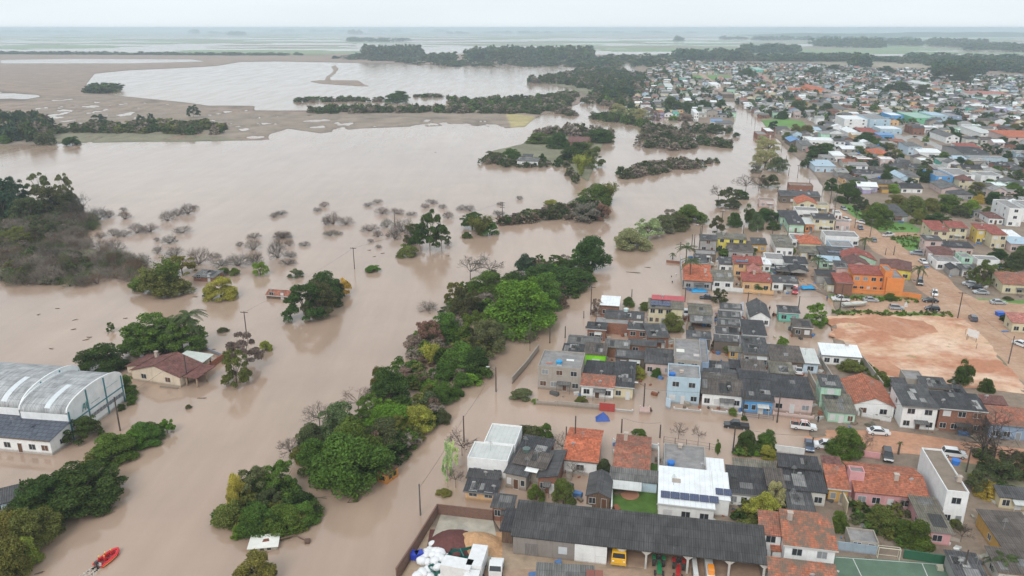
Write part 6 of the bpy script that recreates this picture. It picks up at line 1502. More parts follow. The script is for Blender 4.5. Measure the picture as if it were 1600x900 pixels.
# ---- storehouse with its open bays
A, u, v, w, d = place(801.5, 835, 1197, 783, 4.0, 'su', 1.6, -10.3)
sh = empty('storehouse', (A.x, A.y, 0), R(-10.3)); tag(sh, 'long dark ribbed-roof storehouse with open vehicle bays', 'storehouse')
FOOT.append((A.x + 19, A.y, 21))
mb = MB(); roof_geo(mb, w, d, 4.0, 'su', 1.6, .35); mb.build('roof', fib((.062, .060, .060), .5), sh)
g0, g1 = w * .255, w * .385
mb = MB(); mb.box(0, g0, 0, .2, -.3, 3.8); mb.box(0, .2, .2, d, -.3, 4.0); mb.box(0, w, d - .2, d, -.3, 5.4); mb.box(w - .2, w, .2, d - .2, -.3, 4.0)
mb.face([(0, 0, 3.8), (0, .0, 3.8), (0, d, 3.8), (0, d, 5.4)]) if 0 else None
mb.build('wall', plaster((.27, .24, .22), .7), sh)
mb = MB(); mb.box(g0 + .002, g1, -.05, .2, -.3, 3.85); mb.box(g1 - .2, g1, .2, d - .3, -.3, 4.0); mb.build('office_wall', plaster(WC['white'], .3), sh)
mb = MB(); mb.box(g0 * .2, g0 * .42, -.06, 0, .4, 2.6); mb.build('shutter', wood((.2, .18, .17)), sh)
mb = MB(); mb.box(g0 * .74, g0 * .88, -.06, 0, 1.4, 2.7); mb.build('notice_board', paint((.6, .62, .64)), sh)
add_window(sh, 'f', g0 + 1.0, 1.0, .8, 2.1, w, d, door=True); add_window(sh, 'f', g0 + 3.3, 1.8, 1.7, 1.0, w, d)
posts = [g1 + (w - g1) * t for t in (.095, .255, .52, .78, .995)]
for k, x in enumerate(posts):
    mb = MB(); mb.box(x - .16, x + .16, .05, .4, -.3, 3.6); mb.prism([(x - .9, 3.6), (x + .9, 3.6), (x + .16, 2.9), (x - .16, 2.9)][::-1], .1, .3); mb.build('post', concrete((.5, .48, .45), .4), sh)
mb = MB(); mb.box(g1 + .01, w - .21, .25, d - .25, .36, .41); mb.build('floor_slab', MUD2, sh)
def at_house(root, x, y):                              # world point from a thing's own axes
    a = root.rotation_euler.z; return Vector((root.location.x + math.cos(a) * x - math.sin(a) * y, root.location.y + math.sin(a) * x + math.cos(a) * y, 0))

# ---- arched warehouses, left
deg = -8
def vault(ax, ay, L, W, h, rise, label, blind=False, sky_=()):
    """barrel roof with its axis along u, end gable at the right"""
    u, v = frame_ang(deg); A = P(ax, ay, h)            # right end, near springing point
    root = empty('warehouse', (A.x, A.y, 0), R(deg)); root['category'] = 'warehouse'; root['label'] = label
    n = 22; arc = [(-math.cos(PI * i / n) * W / 2 + W / 2, h + rise * math.sin(PI * i / n) ** .9) for i in range(n + 1)]
    mb = MB(); s = 0
    for i in range(n):
        (y0, z0), (y1, z1) = arc[i], arc[i + 1]; l = math.hypot(y1 - y0, z1 - z0)
        mb.face([(-L, y0, z0), (-.3, y0, z0), (-.3, y1, z1), (-L, y1, z1)], 0, [(0, s), (L, s), (L, s + l), (0, s + l)]); s += l
    mb.build('roof', fib((.36, .365, .37), .35), root, smooth=True)
    mb = MB(); arcg = [(y, z + .35) for y, z in arc]
    for x0, x1 in ((-.3, 0),) + (((-L - .3, -L),)):
        P0 = [(x1, 0, -1.2)] + [(x1, W, -1.2)] + [(x1, y, z) for y, z in reversed(arcg)]
        mb.face(P0); mb.face([(x0, q[1], q[2]) for q in reversed(P0)])
        for (y0, z0), (y1, z1) in zip(arcg, arcg[1:]): mb.face([(x0, y0, z0), (x1, y0, z0), (x1, y1, z1), (x0, y1, z1)])
    mb.face([(-L, 0, -1.2), (0, 0, -1.2), (0, 0, h), (-L, 0, h)])
    mb.build('wall', plaster((.78, .79, .79), .2), root)
    teal = paint((.03, .2, .24))
    for t in (.02, .34, .66, .97):
        y = W * t; z = h + rise * math.sin(PI * t) ** .9 + .2 if 0 < t < 1 else h
        mb = MB(); mb.box(.002, .12, y - .16, y + .16, -1.2, z); mb.build('pilaster', teal, root)
    mb = MB(); mb.box(.002, .09, .1, W - .1, 3.7, 3.95); mb.build('band', teal, root)
    for t in sky_:
        i = int(t * n); (y0, z0), (y1, z1) = arc[2], arc[9]
        mb = MB()
        for j in range(2, 10):
            (y0, z0), (y1, z1) = arc[j], arc[j + 1]; mb.face([(-L * t, y0, z0 + .05), (-L * t + 1.3, y0, z0 + .05), (-L * t + 1.3, y1, z1 + .05), (-L * t, y1, z1 + .05)])
        mb.build('skylight', paint((.62, .66, .68)), root)
    return root, W
wv, WW_ = vault(105, 648, 10.5, 18, 6.0, 2.7, 'nearer arched grey warehouse with white end wall and teal pilasters', sky_=(.5,))
# lettering and the row of grilles on the end wall
for k in range(11):
    y = 6 + k * 1.05; mb = MB(); mb.box(.13, .16, y, y + .85, 1.9, 2.7); mb.build('grille', paint((.2, .22, .24)), wv)
mb = MB()
def stroke(y0, z0, y1, z1, t=.09): mb.tube((.13, y0, z0), (.13, y1, z1), t, t, 4)
for (a, b, c, d_) in [(4.2, 4.5, 4.8, 6.0), (4.8, 6.0, 5.1, 6.0), (5.1, 6.0, 5.1, 4.5), (4.6, 5.2, 5.1, 5.2), (5.6, 6.0, 5.6, 4.6), (5.6, 6.0, 6.2, 6.0), (5.6, 5.3, 6.1, 5.3), (5.6, 4.6, 6.2, 4.6)]: stroke(a, b, c, d_)
for k in range(9): stroke(7.0 + k * .32, 5.0, 7.15 + k * .32, 5.0, .06)
for k in range(12): stroke(11.5 + k * .4, 6.0, 11.7 + k * .4, 6.0, .05)
mb.build('emblem', paint((.04, .25, .22)), wv)
vault(34, 638, 40, 18, 6.2, 3.2, 'farther arched grey warehouse with white parapet, cut by the left edge', sky_=(.12, .4, .9))
lo = H(-40, 677, 77, 648, 3.5, 'su', 1.0, 'white', 'dark', 'low white office with blue-black tiled roof in front of the warehouses', name='office', cat='office', win=5, deg=-9, wmat=None)
def m_bluetile():
    t = NT('blue_black_tile'); uv = t.uv(); b = t.n('TexBrick', offset=0.5, ins={0: uv, 'Scale': 1.0, 'Mortar Size': 0.07, 'Brick Width': 1.1, 'Row Height': 1.1, 'Color1': (.06, .07, .10, 1), 'Color2': (.085, .10, .13, 1), 'Mortar': (.012, .012, .02, 1)})
    return t.done(b.outputs[0], .35, .5)
for c in lo.children:
    if c.name.startswith('roof'): c.data.materials[0] = m_bluetile()
H(0, 786, 30, 764, 2.6, 'su', .3, 'paleblue', 'mid', 'small pale blue shed with grey roof behind the big spreading tree', name='shed', cat='shed', win=0, deg=30)
# ---- flooded farmhouse
fh = H(205, 577, 280, 557, 2.9, 'gv', 2.0, 'peachy', 'oldtile', 'flooded cream farmhouse with brown tiled gable roof', win=2, door=False, deg=-17, chim=(.1, .9, -.2))
for c in fh.children:
    if c.name.startswith('roof'): c.data.materials[0] = tile((.17, .075, .065), .35)
fr = [c for c in fh.children if c.name.startswith('wall')][0]
A, u, v, w, d = place(205, 577, 280, 557, 2.9, 'gv', 2.0, -17)
house_at(A, -17, 3.6, d * .9, 2.2, 'sl', .9, 'peachy', 'maroon', parent=fh, off=(-3.7, 2.5)); house_at(A, -17, 3.4, 6.5, 2.6, 'su', .2, 'peachy', 'maroon', parent=fh, off=(w + .4, 1.0), zb=2.5)
for (x, y) in [(w + .6, 1.2), (w + 3.5, 1.2), (w + 3.5, 4.6)]:
    m = MB(); m.box(x, x + .3, y, y + .3, -1.2, 2.55); m.build('porch_post', plaster((.4, .3, .22), .6), fh)
fwall([(310, 590), (330, 575), (352, 560)], 1.5, brick((.42, .13, .06)), 'red brick garden wall in the flood right of the farmhouse', posts=True)
fwall([(352, 560), (320, 547), (296, 540)], .9, plaster((.25, .27, .31), .5), 'dark low rear wall of the flooded farmyard')
fwall([(250, 605), (278, 608)], .35, CW, 'submerged wall top in front of the farmhouse')
q = P(300, 560, 2.2); mb = MB(); mb.slab([(-4.5, -3, 2.2), (4, -4, 2.2), (4.5, 2.5, 2.6), (-3.5, 3.5, 2.6)], .12)
for x, y in ((-3.5, -2.6), (3.5, -3.4), (3.6, 2), (-3, 2.8)): mb.box(x - .1, x + .1, y - .1, y + .1, -1, 2.15)
o = mb.build('shelter', plaster((.55, .58, .54), .3), None, (q.x, q.y, 0)); o.rotation_euler.z = R(-10); tag(o, 'flat pale shelter roof behind the flooded farmhouse', 'shelter')
# ------------------------------------------------------------------ vehicles
def heading(x, y, tx, ty):
    a, b = P(x, y), P(tx, ty); return math.atan2(b.y - a.y, b.x - a.x)
CARM = {'white': (.72, .73, .74), 'silver': (.38, .40, .42), 'black': (.02, .022, .026), 'blue': (.05, .08, .14), 'red': (.5, .03, .04), 'teal': (.08, .45, .4), 'darkblue': (.06, .08, .12), 'steel': (.26, .30, .36)}
WHEEL = None
def wheel(root, x, y, r=.32, wd=.2):
    mb = MB(); mb.tube((0, -wd / 2, 0), (0, wd / 2, 0), r, r, 14); o = mb.build('wheel', RUBBER, root, (x, y, r))
    mb = MB(); s = 1 if y > 0 else -1; mb.tube((0, s * wd / 2, 0), (0, s * (wd / 2 + .012), 0), r * .6, r * .55, 10); mb.build('rim', paint((.4, .4, .42), .3), o)
def car(x, y, tx, ty, kind, col, label, z=None, L=None, rack=False):
    p = P(x, y, .36 if z is None else z); p = Vector((p.x, p.y, .36 if z is None else z))
    root = empty('parked_car' if kind != 'pickup' else 'pickup_truck', p, heading(x, y, tx, ty)); root['category'] = 'car' if kind != 'pickup' else 'pickup'; root['label'] = label
    m = coat(CARM[col]); W_ = .86
    if kind == 'pickup':
        prof = [(-2.6, .35), (2.55, .35), (2.6, .75), (2.45, .98), (1.35, 1.08), (-2.6, 1.08)]; c0, c1, cz0, cz1, t0, t1 = -.75, 1.35, 1.06, 1.78, -.55, .65; wx = (-1.55, 1.65)
    elif kind == 'hatch':
        prof = [(-1.95, .3), (1.95, .3), (2.0, .62), (1.85, .82), (1.1, .95), (-1.95, .97), (-2.0, .6)]; c0, c1, cz0, cz1, t0, t1 = -1.92, 1.15, .94, 1.5, -1.6, .35; wx = (-1.2, 1.25)
    elif kind == 'suv':
        prof = [(-2.15, .35), (2.15, .35), (2.2, .75), (2.05, .98), (1.2, 1.1), (-2.15, 1.1), (-2.2, .7)]; c0, c1, cz0, cz1, t0, t1 = -2.12, 1.2, 1.08, 1.72, -1.8, .45; wx = (-1.35, 1.35)
    else:
        prof = [(-2.2, .3), (2.15, .3), (2.2, .6), (2.05, .78), (1.15, .92), (-1.55, .95), (-2.2, .9), (-2.25, .55)]; c0, c1, cz0, cz1, t0, t1 = -1.7, 1.15, .92, 1.42, -1.0, .35; wx = (-1.35, 1.35)
    mb = MB(); mb.prism(prof, -W_, W_)
    if kind == 'pickup':                               # load bed sunk into the back
        mb.box(-2.55, -.8, -W_ + .08, W_ - .08, 1.081, 1.085, 1)
    mb.build('body', [m, paint((.03, .03, .03), .7)], root)
    a, b = W_ - .04, W_ - .2; mb = MB()
    Q = [(c0, -a, cz0), (c1, -a, cz0), (c1, a, cz0), (c0, a, cz0)]; T = [(t0, -b, cz1), (t1, -b, cz1), (t1, b, cz1), (t0, b, cz1)]
    for k in range(4): mb.face([Q[k], Q[(k + 1) % 4], T[(k + 1) % 4], T[k]])
    mb.build('windows', GLASS, root)
    mb = MB(); mb.box(t0 - .02, t1 + .02, -b - .02, b + .02, cz1, cz1 + .05)
    for k in range(4):
        mb.tube(Q[k], T[k], .045, .045, 4)
    mb.build('roof', m, root)
    for xx in wx:
        for s in (-1, 1): wheel(root, xx, s * (W_ - .08))
    for s in (-1, 1):
        e = prof[2][0]; mb = MB(); mb.box(e - .12, e + .02, s * .62 - .18, s * .62 + .18, .66, .78); mb.build('headlight', paint((.75, .76, .78), .2), root)
        e = prof[-1][0] if kind != 'pickup' else -2.6; mb = MB(); mb.box(e - .03, e + .1, s * .68 - .12, s * .68 + .12, .72, .9); mb.build('tail_light', paint((.35, .02, .02), .3), root)
    if rack:
        mb = MB()
        for xx in (-2.3, -1.2, 0.2):
            mb.tube((xx, -.8, 1.0), (xx, -.8, 1.95), .04, .04, 4); mb.tube((xx, .8, 1.0), (xx, .8, 1.95), .04, .04, 4); mb.tube((xx, -.8, 1.95), (xx, .8, 1.95), .04, .04, 4)
        for s in (-.5, -.2): mb.tube((-2.5, s, 2.0), (.9, s, 2.0), .04, .04, 4)
        mb.build('ladder_rack', paint((.6, .2, .15)), root)
    return root
car(1255, 670, 1290, 674, 'pickup', 'white', 'white pickup with ladder rack at the flood edge', rack=True)
car(1372, 678, 1420, 681, 'sedan', 'white', 'white car parked before the terracotta gable wall')
car(1264, 700, 1268, 730, 'sedan', 'blue', 'dark blue car nose-on beside the white street wall')
car(1288, 700, 1260, 697, 'suv', 'white', 'white car half hidden by the round street tree')
car(1386, 716, 1392, 745, 'suv', 'black', 'dark car at the pink garage gate')
car(1490, 713, 1530, 718, 'suv', 'white', 'white SUV behind the tall blank white building')
car(1150, 669, 1110, 665, 'pickup', 'black', 'black pickup stranded in the flooded street', z=-.2)
car(1247, 581, 1240, 555, 'sedan', 'white', 'white car parked beside the olive carport roof')
car(1072, 492, 1074, 512, 'hatch', 'white', 'white car in the flooded yard by the washing porch', z=-.2)
car(1106, 469, 1050, 466, 'pickup', 'black', 'black pickup deep in water behind the sawtooth row', z=-.45)
car(1041, 582, 1045, 560, 'hatch', 'teal', 'small turquoise car beside the pale pink house', z=-.2)
car(1242, 457, 1243, 475, 'hatch', 'red', 'red car parked nose-out at the white garages')
car(1313, 470, 1290, 469, 'pickup', 'white', 'white pickup on the grass before the orange wall')
car(1360, 471, 1400, 473, 'sedan', 'silver', 'silver sedan parked along the orange wall')
car(1400, 483, 1430, 485, 'hatch', 'silver', 'silver hatchback driving past the clay lot')
car(1453, 472, 1430, 471, 'sedan', 'black', 'black sedan at the corner of the orange wall')
car(1456, 485, 1430, 483, 'hatch', 'black', 'black hatchback on the clay lot verge')
car(1460, 461, 1463, 475, 'hatch', 'white', 'white car standing at the road junction below the orange building')
car(1437, 444, 1442, 462, 'suv', 'black', 'black car under the small palm')
car(1520, 500, 1510, 485, 'hatch', 'darkblue', 'dark blue car driving up the mud road')
car(1559, 475, 1600, 477, 'sedan', 'silver', 'silver sedan on the right verge')
car(1532, 459, 1500, 457, 'sedan', 'silver', 'silver car in the roadside row')
car(1523, 451, 1500, 449, 'hatch', 'black', 'black car in the roadside row')
car(1514, 446, 1500, 444, 'hatch', 'silver', 'grey hatchback at the back of the roadside row')
car(1596, 541, 1620, 550, 'sedan', 'white', 'white car leaving at the right edge')
car(1431, 398, 1400, 396, 'suv', 'steel', 'steel-blue SUV parked on the green verge')
car(1442, 411, 1462, 424, 'sedan', 'white', 'white sedan below the parked SUV')
car(1388, 369, 1440, 362, 'pickup', 'white', 'white pickup turning at the muddy junction')
car(1365, 377, 1356, 365, 'hatch', 'steel', 'blue-grey car at the left of the junction')
car(1346, 349, 1320, 343, 'suv', 'white', 'white SUV parked under the roadside trees')
car(1344, 358, 1352, 366, 'hatch', 'darkblue', 'dark blue car parked below the white SUV')
car(1323, 345, 1340, 350, 'hatch', 'white', 'white car by the pale pink flat-roofed house')
car(1318, 328, 1328, 334, 'hatch', 'silver', 'silver car where the flooded street meets the road')
car(1360, 284.5, 1330, 284, 'suv', 'white', 'white car on a roof terrace yard in mid-town')
car(1415, 204, 1405, 200, 'hatch', 'blue', 'blue car below the sky-blue house')
car(1446, 227, 1450, 232, 'hatch', 'black', 'black car at the end of the concrete side street')
car(1493, 242, 1488, 238, 'hatch', 'silver', 'silver car near the dark hall')

# boat on its trailer
p = P(1335, 480, .36); root = empty('boat_on_trailer', p, heading(1300, 480, 1350, 477)); tag(root, 'white boat on a trailer at the edge of the mud road', 'boat trailer')
V = []; F = []; n = 10
for i in range(n + 1):
    t = i / n; w_ = 1.05 * (1 - max(0, (t - .45) / .55) ** 2.2) + .02
    V += [(t * 8 - 4, -w_, 1.35 + .25 * t * t), (t * 8 - 4, -w_ * .75, .75), (t * 8 - 4, 0, .5 + .3 * t ** 4), (t * 8 - 4, w_ * .75, .75), (t * 8 - 4, w_, 1.35 + .25 * t * t)]
for i in range(n):
    for k in range(4): F.append((i * 5 + k, i * 5 + 5 + k, i * 5 + 6 + k, i * 5 + 1 + k))
o = mobj('hull', np_mesh('hull', np.array(V), np.array(F), paint((.7, .7, .66)), True), root)
mb = MB(); mb.face([(-4, -1, 1.2), (2.4, -.85, 1.25), (2.4, .85, 1.25), (-4, 1, 1.2)]); mb.box(-3.8, -3.6, -.9, .9, 1.2, 1.5); mb.box(-1, -.7, -.9, .9, 1.2, 1.42); mb.build('deck', paint((.5, .5, .45)), root)
mb = MB(); mb.box(-3, 3.4, -.5, -.4, .4, .5); mb.box(-3, 3.4, .4, .5, .4, .5); mb.tube((3.2, 0, .45), (5, 0, .45), .06, .06, 5); mb.build('trailer_frame', paint((.2, .2, .2)), root)
for s in (-1, 1): wheel(root, -.6, s * .95)
def tarp(x, y, s, label, col=(.02, .3, .6), z=.0):
    p = P(x, y, z); r = random.Random(int(x)); V = []; F = []; n = 7
    for i in range(n):
        for j in range(n):
            e = 0 if 0 < i < n - 1 and 0 < j < n - 1 else 1
            V.append(((i / (n - 1) - .5) * s + r.uniform(-.1, .1), (j / (n - 1) - .5) * s * .6 + r.uniform(-.1, .1), .1 if e else .5 + r.uniform(-.2, .35)))
    for i in range(n - 1):
        for j in range(n - 1): F.append((i * n + j, i * n + n + j, i * n + n + j + 1, i * n + j + 1))
    o = mobj('tarpaulin', np_mesh('tarpaulin', np.array(V), np.array(F), paint(col, .5), True), None, p); m = o.modifiers.new('thick', 'SOLIDIFY'); m.thickness = .04; tag(o, label, 'tarpaulin')
tarp(1092, 455, 5.2, 'crumpled bright blue tarpaulin floating before the white gate'); tarp(1262, 450, 4.4, 'bright blue tarpaulin over a load by the flood edge', z=.36)
mb = MB(); mb.prism([(-.9, 0), (.9, 0), (1.1, 1.1), (-1.1, 1.1)], -.8, .8, 0); mb.box(-1.15, 1.15, -.85, .85, 1.1, 1.16); q = P(1562, 493, .36); o = mb.build('waste_container', paint((.02, .12, .55)), None, q); tag(o, 'blue waste container on the right verge', 'container')
mb = MB(); mb.face([(-1.5, -1.2, .05), (1.6, -1, .05), (.2, .1, 1.7)]); mb.face([(1.6, -1, .05), (1.4, 1.2, .05), (.2, .1, 1.7)]); mb.face([(1.4, 1.2, .05), (-1.4, 1, .05), (.2, .1, 1.7)]); mb.face([(-1.4, 1, .05), (-1.5, -1.2, .05), (.2, .1, 1.7)])
o = mb.build('sunshade_top', paint((.02, .08, .35), .5), None, P(941, 655)); tag(o, 'dark blue pyramid canopy drifting in the flooded street', 'canopy')
# billboard
q = P(1518, 533, .36); root = empty('billboard', q, R(-60)); tag(root, 'small white billboard on posts on the clay lot', 'billboard')
mb = MB(); mb.box(-1.5, 1.5, -.04, .04, 1.2, 3.2); mb.build('board', paint((.7, .7, .7)), root)
for x in (-1.1, 1.1): mb = MB(); mb.tube((x, .08, -.2), (x, .08, 3.1), .07, .07, 5); mb.build('post', wood((.2, .15, .1)), root)
for i, (x, y) in enumerate([(1508, 523), (1510, 531), (1525, 546)]):
    mb = MB(); mb.tube((0, 0, -.3), (0, 0, 1.7), .06, .06, 5); o = mb.build('stake', wood((.2, .15, .1)), None, P(x, y, .36)); auto(o, 'short wooden stake', x, y); o['category'] = 'stake'
mb = MB(); mb.prism([(-.45, 0), (.45, 0), (0.05, 1.5), (-.05, 1.5)], -.3, .3); o = mb.build('sandwich_board', paint((.7, .7, .7)), None, P(1415, 479, .36)); tag(o, 'small white sign standing on the mud road', 'sign')

# ------------------------------------------------------------------ poles
POLEM = concrete((.13, .12, .11), .4); WOODP = wood((.09, .075, .065))
def pole(x, yb, yt, arm=0, lamp=False, label=None, col='wood', z=0, name='utility_pole', lean=0, stub=False):
    p = P(x, yb, z); s = px_m(yb); h = (yb - yt) / s / math.cos(math.atan2(CAM_H, p.y))
    if stub: name = 'wooden_post'
    root = empty(name, p, R(-10)); root['category'] = 'pole'
    m = WOODP if col == 'wood' else POLEM
    mb = MB(); mb.tube((0, 0, -1.2), (lean * h, 0, h), .17, .12, 8); mb.build('shaft', m, root)
    if arm:
        for k in range(arm):
            mb = MB(); zz = h - .35 - k * 1.1; mb.box(-1.1, 1.1, -.08, .08, zz, zz + .16); ca = mb.build('crossarm', m, root)
            for q in (-.95, -.35, .35, .95): b = MB(); b.tube((q, 0, zz + .16), (q, 0, zz + .4), .06, .05, 6); b.build('insulator', paint((.35, .3, .28)), ca)
    if lamp:
        mb = MB(); mb.tube((0, 0, h - .8), (-1.5, -.2, h + .15), .05, .04, 5); a = mb.build('lamp_arm', m, root)
        mb = MB(); mb.box(-2.2, -1.45, -.36, -.06, h + .08, h + .22); mb.build('lamp_head', paint((.6, .6, .58)), a)
    if label: root['label'] = label
    else: auto(root, 'lone thin post' if stub else ('street lamp pole' if lamp else 'pole with crossarm' if arm else 'bare pole'), x, (yb + yt) / 2)
    return root, p, h
pole(554, 420, 387, 1, label='lone pole with crossarm rising from the wide flood', name='utility_pole'); pole(785, 340, 316, 3, label='pole with three crossarms beyond the midstream trees'); pole(385, 520, 487, 1); pole(617, 352, 330, 0, stub=True)
for a in [(294, 600, 555, 0), (188, 673, 622, 0), (34, 762, 749, 0)]: pole(*a)
for a in [(775, 612, 575, 0, True), (1095, 384, 352, 0, True)]: pole(*a)
for a in [(725, 690, 651, 0), (657, 805, 759, 0), (828, 537, 504, 0), (859, 536, 508, 0), (883, 528, 510, 0), (923, 492, 448, 1), (912, 497, 486, 0), (987, 464, 452, 0), (1127, 330 + 30, 330, 1), (1084, 392, 366, 0), (1092, 392, 355, 0), (1081, 383, 366, 0), (1063, 390, 378, 0), (1160, 378, 352, 0), (884, 707, 668, 0), (898, 705, 652, 0), (971, 676, 655, 0), (1031, 684, 664, 0), (1145, 706, 668, 0),
          (1160, 650, 610, 0), (1214, 660, 615, 0), (1268, 704, 684, 0), (1247, 486, 463, 0), (1312, 485, 445, 0), (1168, 474, 457, 1), (1070, 472, 450, 1), (1302, 346, 302, 0), (1297, 318, 290, 1), (1335, 358, 331, 0), (1359, 372, 343, 1), (1383, 400, 388, 0), (1396, 400, 384, 0), (1232, 275, 262, 0), (1246, 278, 258, 1), (1228, 256, 243, 0), (1221, 238, 225, 0), (1264, 292, 279, 1), (1454, 489, 452, 0), (1440, 442, 416, 0),
          (1496, 499, 457, 1), (1575, 570, 526, 0), (1440, 672, 630, 0), (1110, 412, 396, 0), (1113, 452, 432, 0), (1284, 308, 292, 0), (1229, 384, 350, 0), (1205, 352 + 30, 356, 0), (1175, 186, 176, 0), (1168, 180, 170, 0), (1160, 172, 163, 0), (1180, 192, 181, 0)]:
    pole(a[0], a[1], a[2], a[3], z=0, col='wood' if a[0] % 3 else 'concrete')
pole(1005, 646, 600, 0, True, label='street pole at the mouth of the flooded alley'); pole(1503, 905, 863, 0, True, label='floodlight pole over the ball court, bottom right', z=.3)
pole(1509, 740, 700, 1, label='pole beside the tall white building')
# wires between the river poles
def wire(a, b, za, zb, sag=1.0):
    A, B = P(*a), P(*b); A.z, B.z = za, zb; pts = []
    for k in range(9):
        t = k / 8; q = A.lerp(B, t); q.z -= sag * 4 * t * (1 - t); pts.append(q)
    mb = MB()
    for p, q in zip(pts, pts[1:]): mb.tube(p - A, q - A, .03, .03, 3)
    o = mb.build('power_line', paint((.05, .05, .05)), None, A); o['category'] = 'wire'; auto(o, 'thin sagging power line', (a[0] + b[0]) / 2, (a[1] + b[1]) / 2)
wire((1312, 485), (1454, 489), 7.2, 7.2); wire((1454, 489), (1496, 499), 7.2, 7.2); wire((1359, 372), (1454, 489), 6, 7); wire((775, 612), (725, 690), 6.5, 5.5, .5); wire((725, 690), (657, 805), 5.5, 5.5, .5)
for a, b, c, d_ in [((1160, 650), (1214, 660), 6, 6), ((1005, 646), (1160, 650), 6, 6), ((1214, 660), (1440, 672), 6, 6), ((1496, 499), (1575, 570), 6.5, 6.5), ((1383, 400), (1454, 489), 4, 6), ((1247, 486), (1312, 485), 4.5, 6), ((1168, 474), (1247, 486), 4, 4.5), ((385, 520), (554, 420), 6, 7.5), ((188, 673), (294, 600), 7, 7.5), ((554, 420), (785, 340), 7.5, 7), ((1302, 346), (1335, 358), 8, 6), ((1335, 358), (1359, 372), 6, 6.5), ((1297, 318), (1302, 346), 7, 8), ((971, 676), (1031, 684), 3.5, 3.5), ((1145, 706), (1268, 704), 5.5, 3.5)]: wire(a, b, c, d_, .6)

# ------------------------------------------------------------------ people
SKIN = cloth((.45, .27, .19))
def person(loc, rz, pose, top, legs, label, helmet=None, hair=(.03, .02, .015), name='person'):
    J = {'pelvis': (0, 0, .95), 'chest': (0, 0, 1.35), 'neck': (0, 0, 1.5), 'head0': (0, .02, 1.6), 'head1': (0, .02, 1.74), 'lh': (.1, 0, .9), 'rh': (-.1, 0, .9), 'lk': (.12, .02, .5), 'rk': (-.12, .03, .5), 'la': (.12, -.02, .08), 'ra': (-.12, -.02, .08),
         'lt': (.13, .14, .04), 'rt': (-.13, .14, .04), 'ls': (.19, 0, 1.42), 'rs': (-.19, 0, 1.42), 'le': (.26, .0, 1.15), 're': (-.26, .0, 1.15), 'lw': (.28, .1, .9), 'rw': (-.28, .1, .9), 'lf': (.28, .13, .8), 'rf': (-.28, .13, .8)}
    if pose == 'sit':
        dz = -.5
        for k in ('pelvis', 'chest', 'neck', 'head0', 'head1', 'lh', 'rh', 'ls', 'rs', 'le', 're'): J[k] = (J[k][0], J[k][1], J[k][2] + dz)
        J['lk'] = (.16, .42, .48); J['rk'] = (-.16, .42, .48); J['la'] = (.16, .46, .08); J['ra'] = (-.16, .46, .08); J['lt'] = (.16, .6, .05); J['rt'] = (-.16, .6, .05)
        J['lw'] = (.22, .3, .58); J['rw'] = (-.22, .3, .58); J['lf'] = (.2, .38, .56); J['rf'] = (-.2, .38, .56); J['le'] = (.28, .08, .68); J['re'] = (-.28, .08, .68)
    if pose == 'walk':
        J['lk'] = (.12, .22, .52); J['la'] = (.12, .28, .1); J['lt'] = (.12, .42, .06); J['rk'] = (-.12, -.05, .5); J['ra'] = (-.12, -.32, .12); J['rt'] = (-.12, -.2, .04); J['lw'] = (.28, -.15, .92); J['rw'] = (-.28, .25, .95)
    names = list(J); E = [('pelvis', 'chest'), ('chest', 'neck'), ('neck', 'head0'), ('head0', 'head1'), ('pelvis', 'lh'), ('pelvis', 'rh'), ('lh', 'lk'), ('lk', 'la'), ('la', 'lt'), ('rh', 'rk'), ('rk', 'ra'), ('ra', 'rt'), ('chest', 'ls'), ('chest', 'rs'), ('ls', 'le'), ('le', 'lw'), ('lw', 'lf'), ('rs', 're'), ('re', 'rw'), ('rw', 'rf')]
    RD = {'pelvis': .15, 'chest': .17, 'neck': .06, 'head0': .09, 'head1': .1, 'lh': .1, 'lk': .065, 'la': .05, 'lt': .045, 'ls': .075, 'le': .05, 'lw': .035, 'lf': .04}
    me = bpy.data.meshes.new('t'); me.from_pydata([J[k] for k in names], [(names.index(a), names.index(b)) for a, b in E], []); o = bpy.data.objects.new('t', me); COL.objects.link(o)
    m = o.modifiers.new('s', 'SKIN'); sv = me.skin_vertices[0].data
    for i, k in enumerate(names): r = RD.get(k) or RD['l' + k[1:]]; sv[i].radius = (r, r)
    sv[0].use_root = True; o.modifiers.new('ss', 'SUBSURF').levels = 1
    dg = bpy.context.evaluated_depsgraph_get(); nm = bpy.data.meshes.new_from_object(o.evaluated_get(dg)); bpy.data.objects.remove(o)
    nm.name = 'body'
    for q in (cloth(top), cloth(legs), SKIN): nm.materials.append(q)
    hz_, pz = J['neck'][2], J['pelvis'][2]
    for f in nm.polygons:
        c = f.center; f.use_smooth = True
        f.material_index = 2 if c.z > hz_ else 0 if (c.z > pz or abs(c.x) > .2 and c.z > pz - .05) else 1
    root = bpy.data.objects.new(name, nm); COL.objects.link(root); root.location = loc; root.rotation_euler.z = rz; root['category'] = 'person'; root['label'] = label
    h = J['head1']; mb = MB()
    for k in range(4): mb.tube((0, h[1] - .01, h[2] - .02 + k * .045), (0, h[1] - .01, h[2] + .025 + k * .045), .125 - .025 * k, .105 - .03 * k, 10)
    c = mb.build('helmet' if helmet else 'hair', cloth(helmet or hair), root, smooth=True)
    return root
person(P(1202, 486, -.35), R(200), 'walk', (.03, .03, .035), (.03, .03, .05), 'person in dark clothes wading at the flooded crossing')
person(P(1208, 496, -.3), R(20), 'stand', (.02, .02, .02), (.04, .04, .05), 'person in black standing by the gabled house')
person(P(1292, 470, .3), R(150), 'stand', (.04, .1, .3), (.03, .03, .05), 'person in a blue top watching the flood edge')
person(P(1304, 468, .3), R(210), 'stand', (.5, .48, .45), (.05, .05, .06), 'person in a pale shirt near the white pickup')
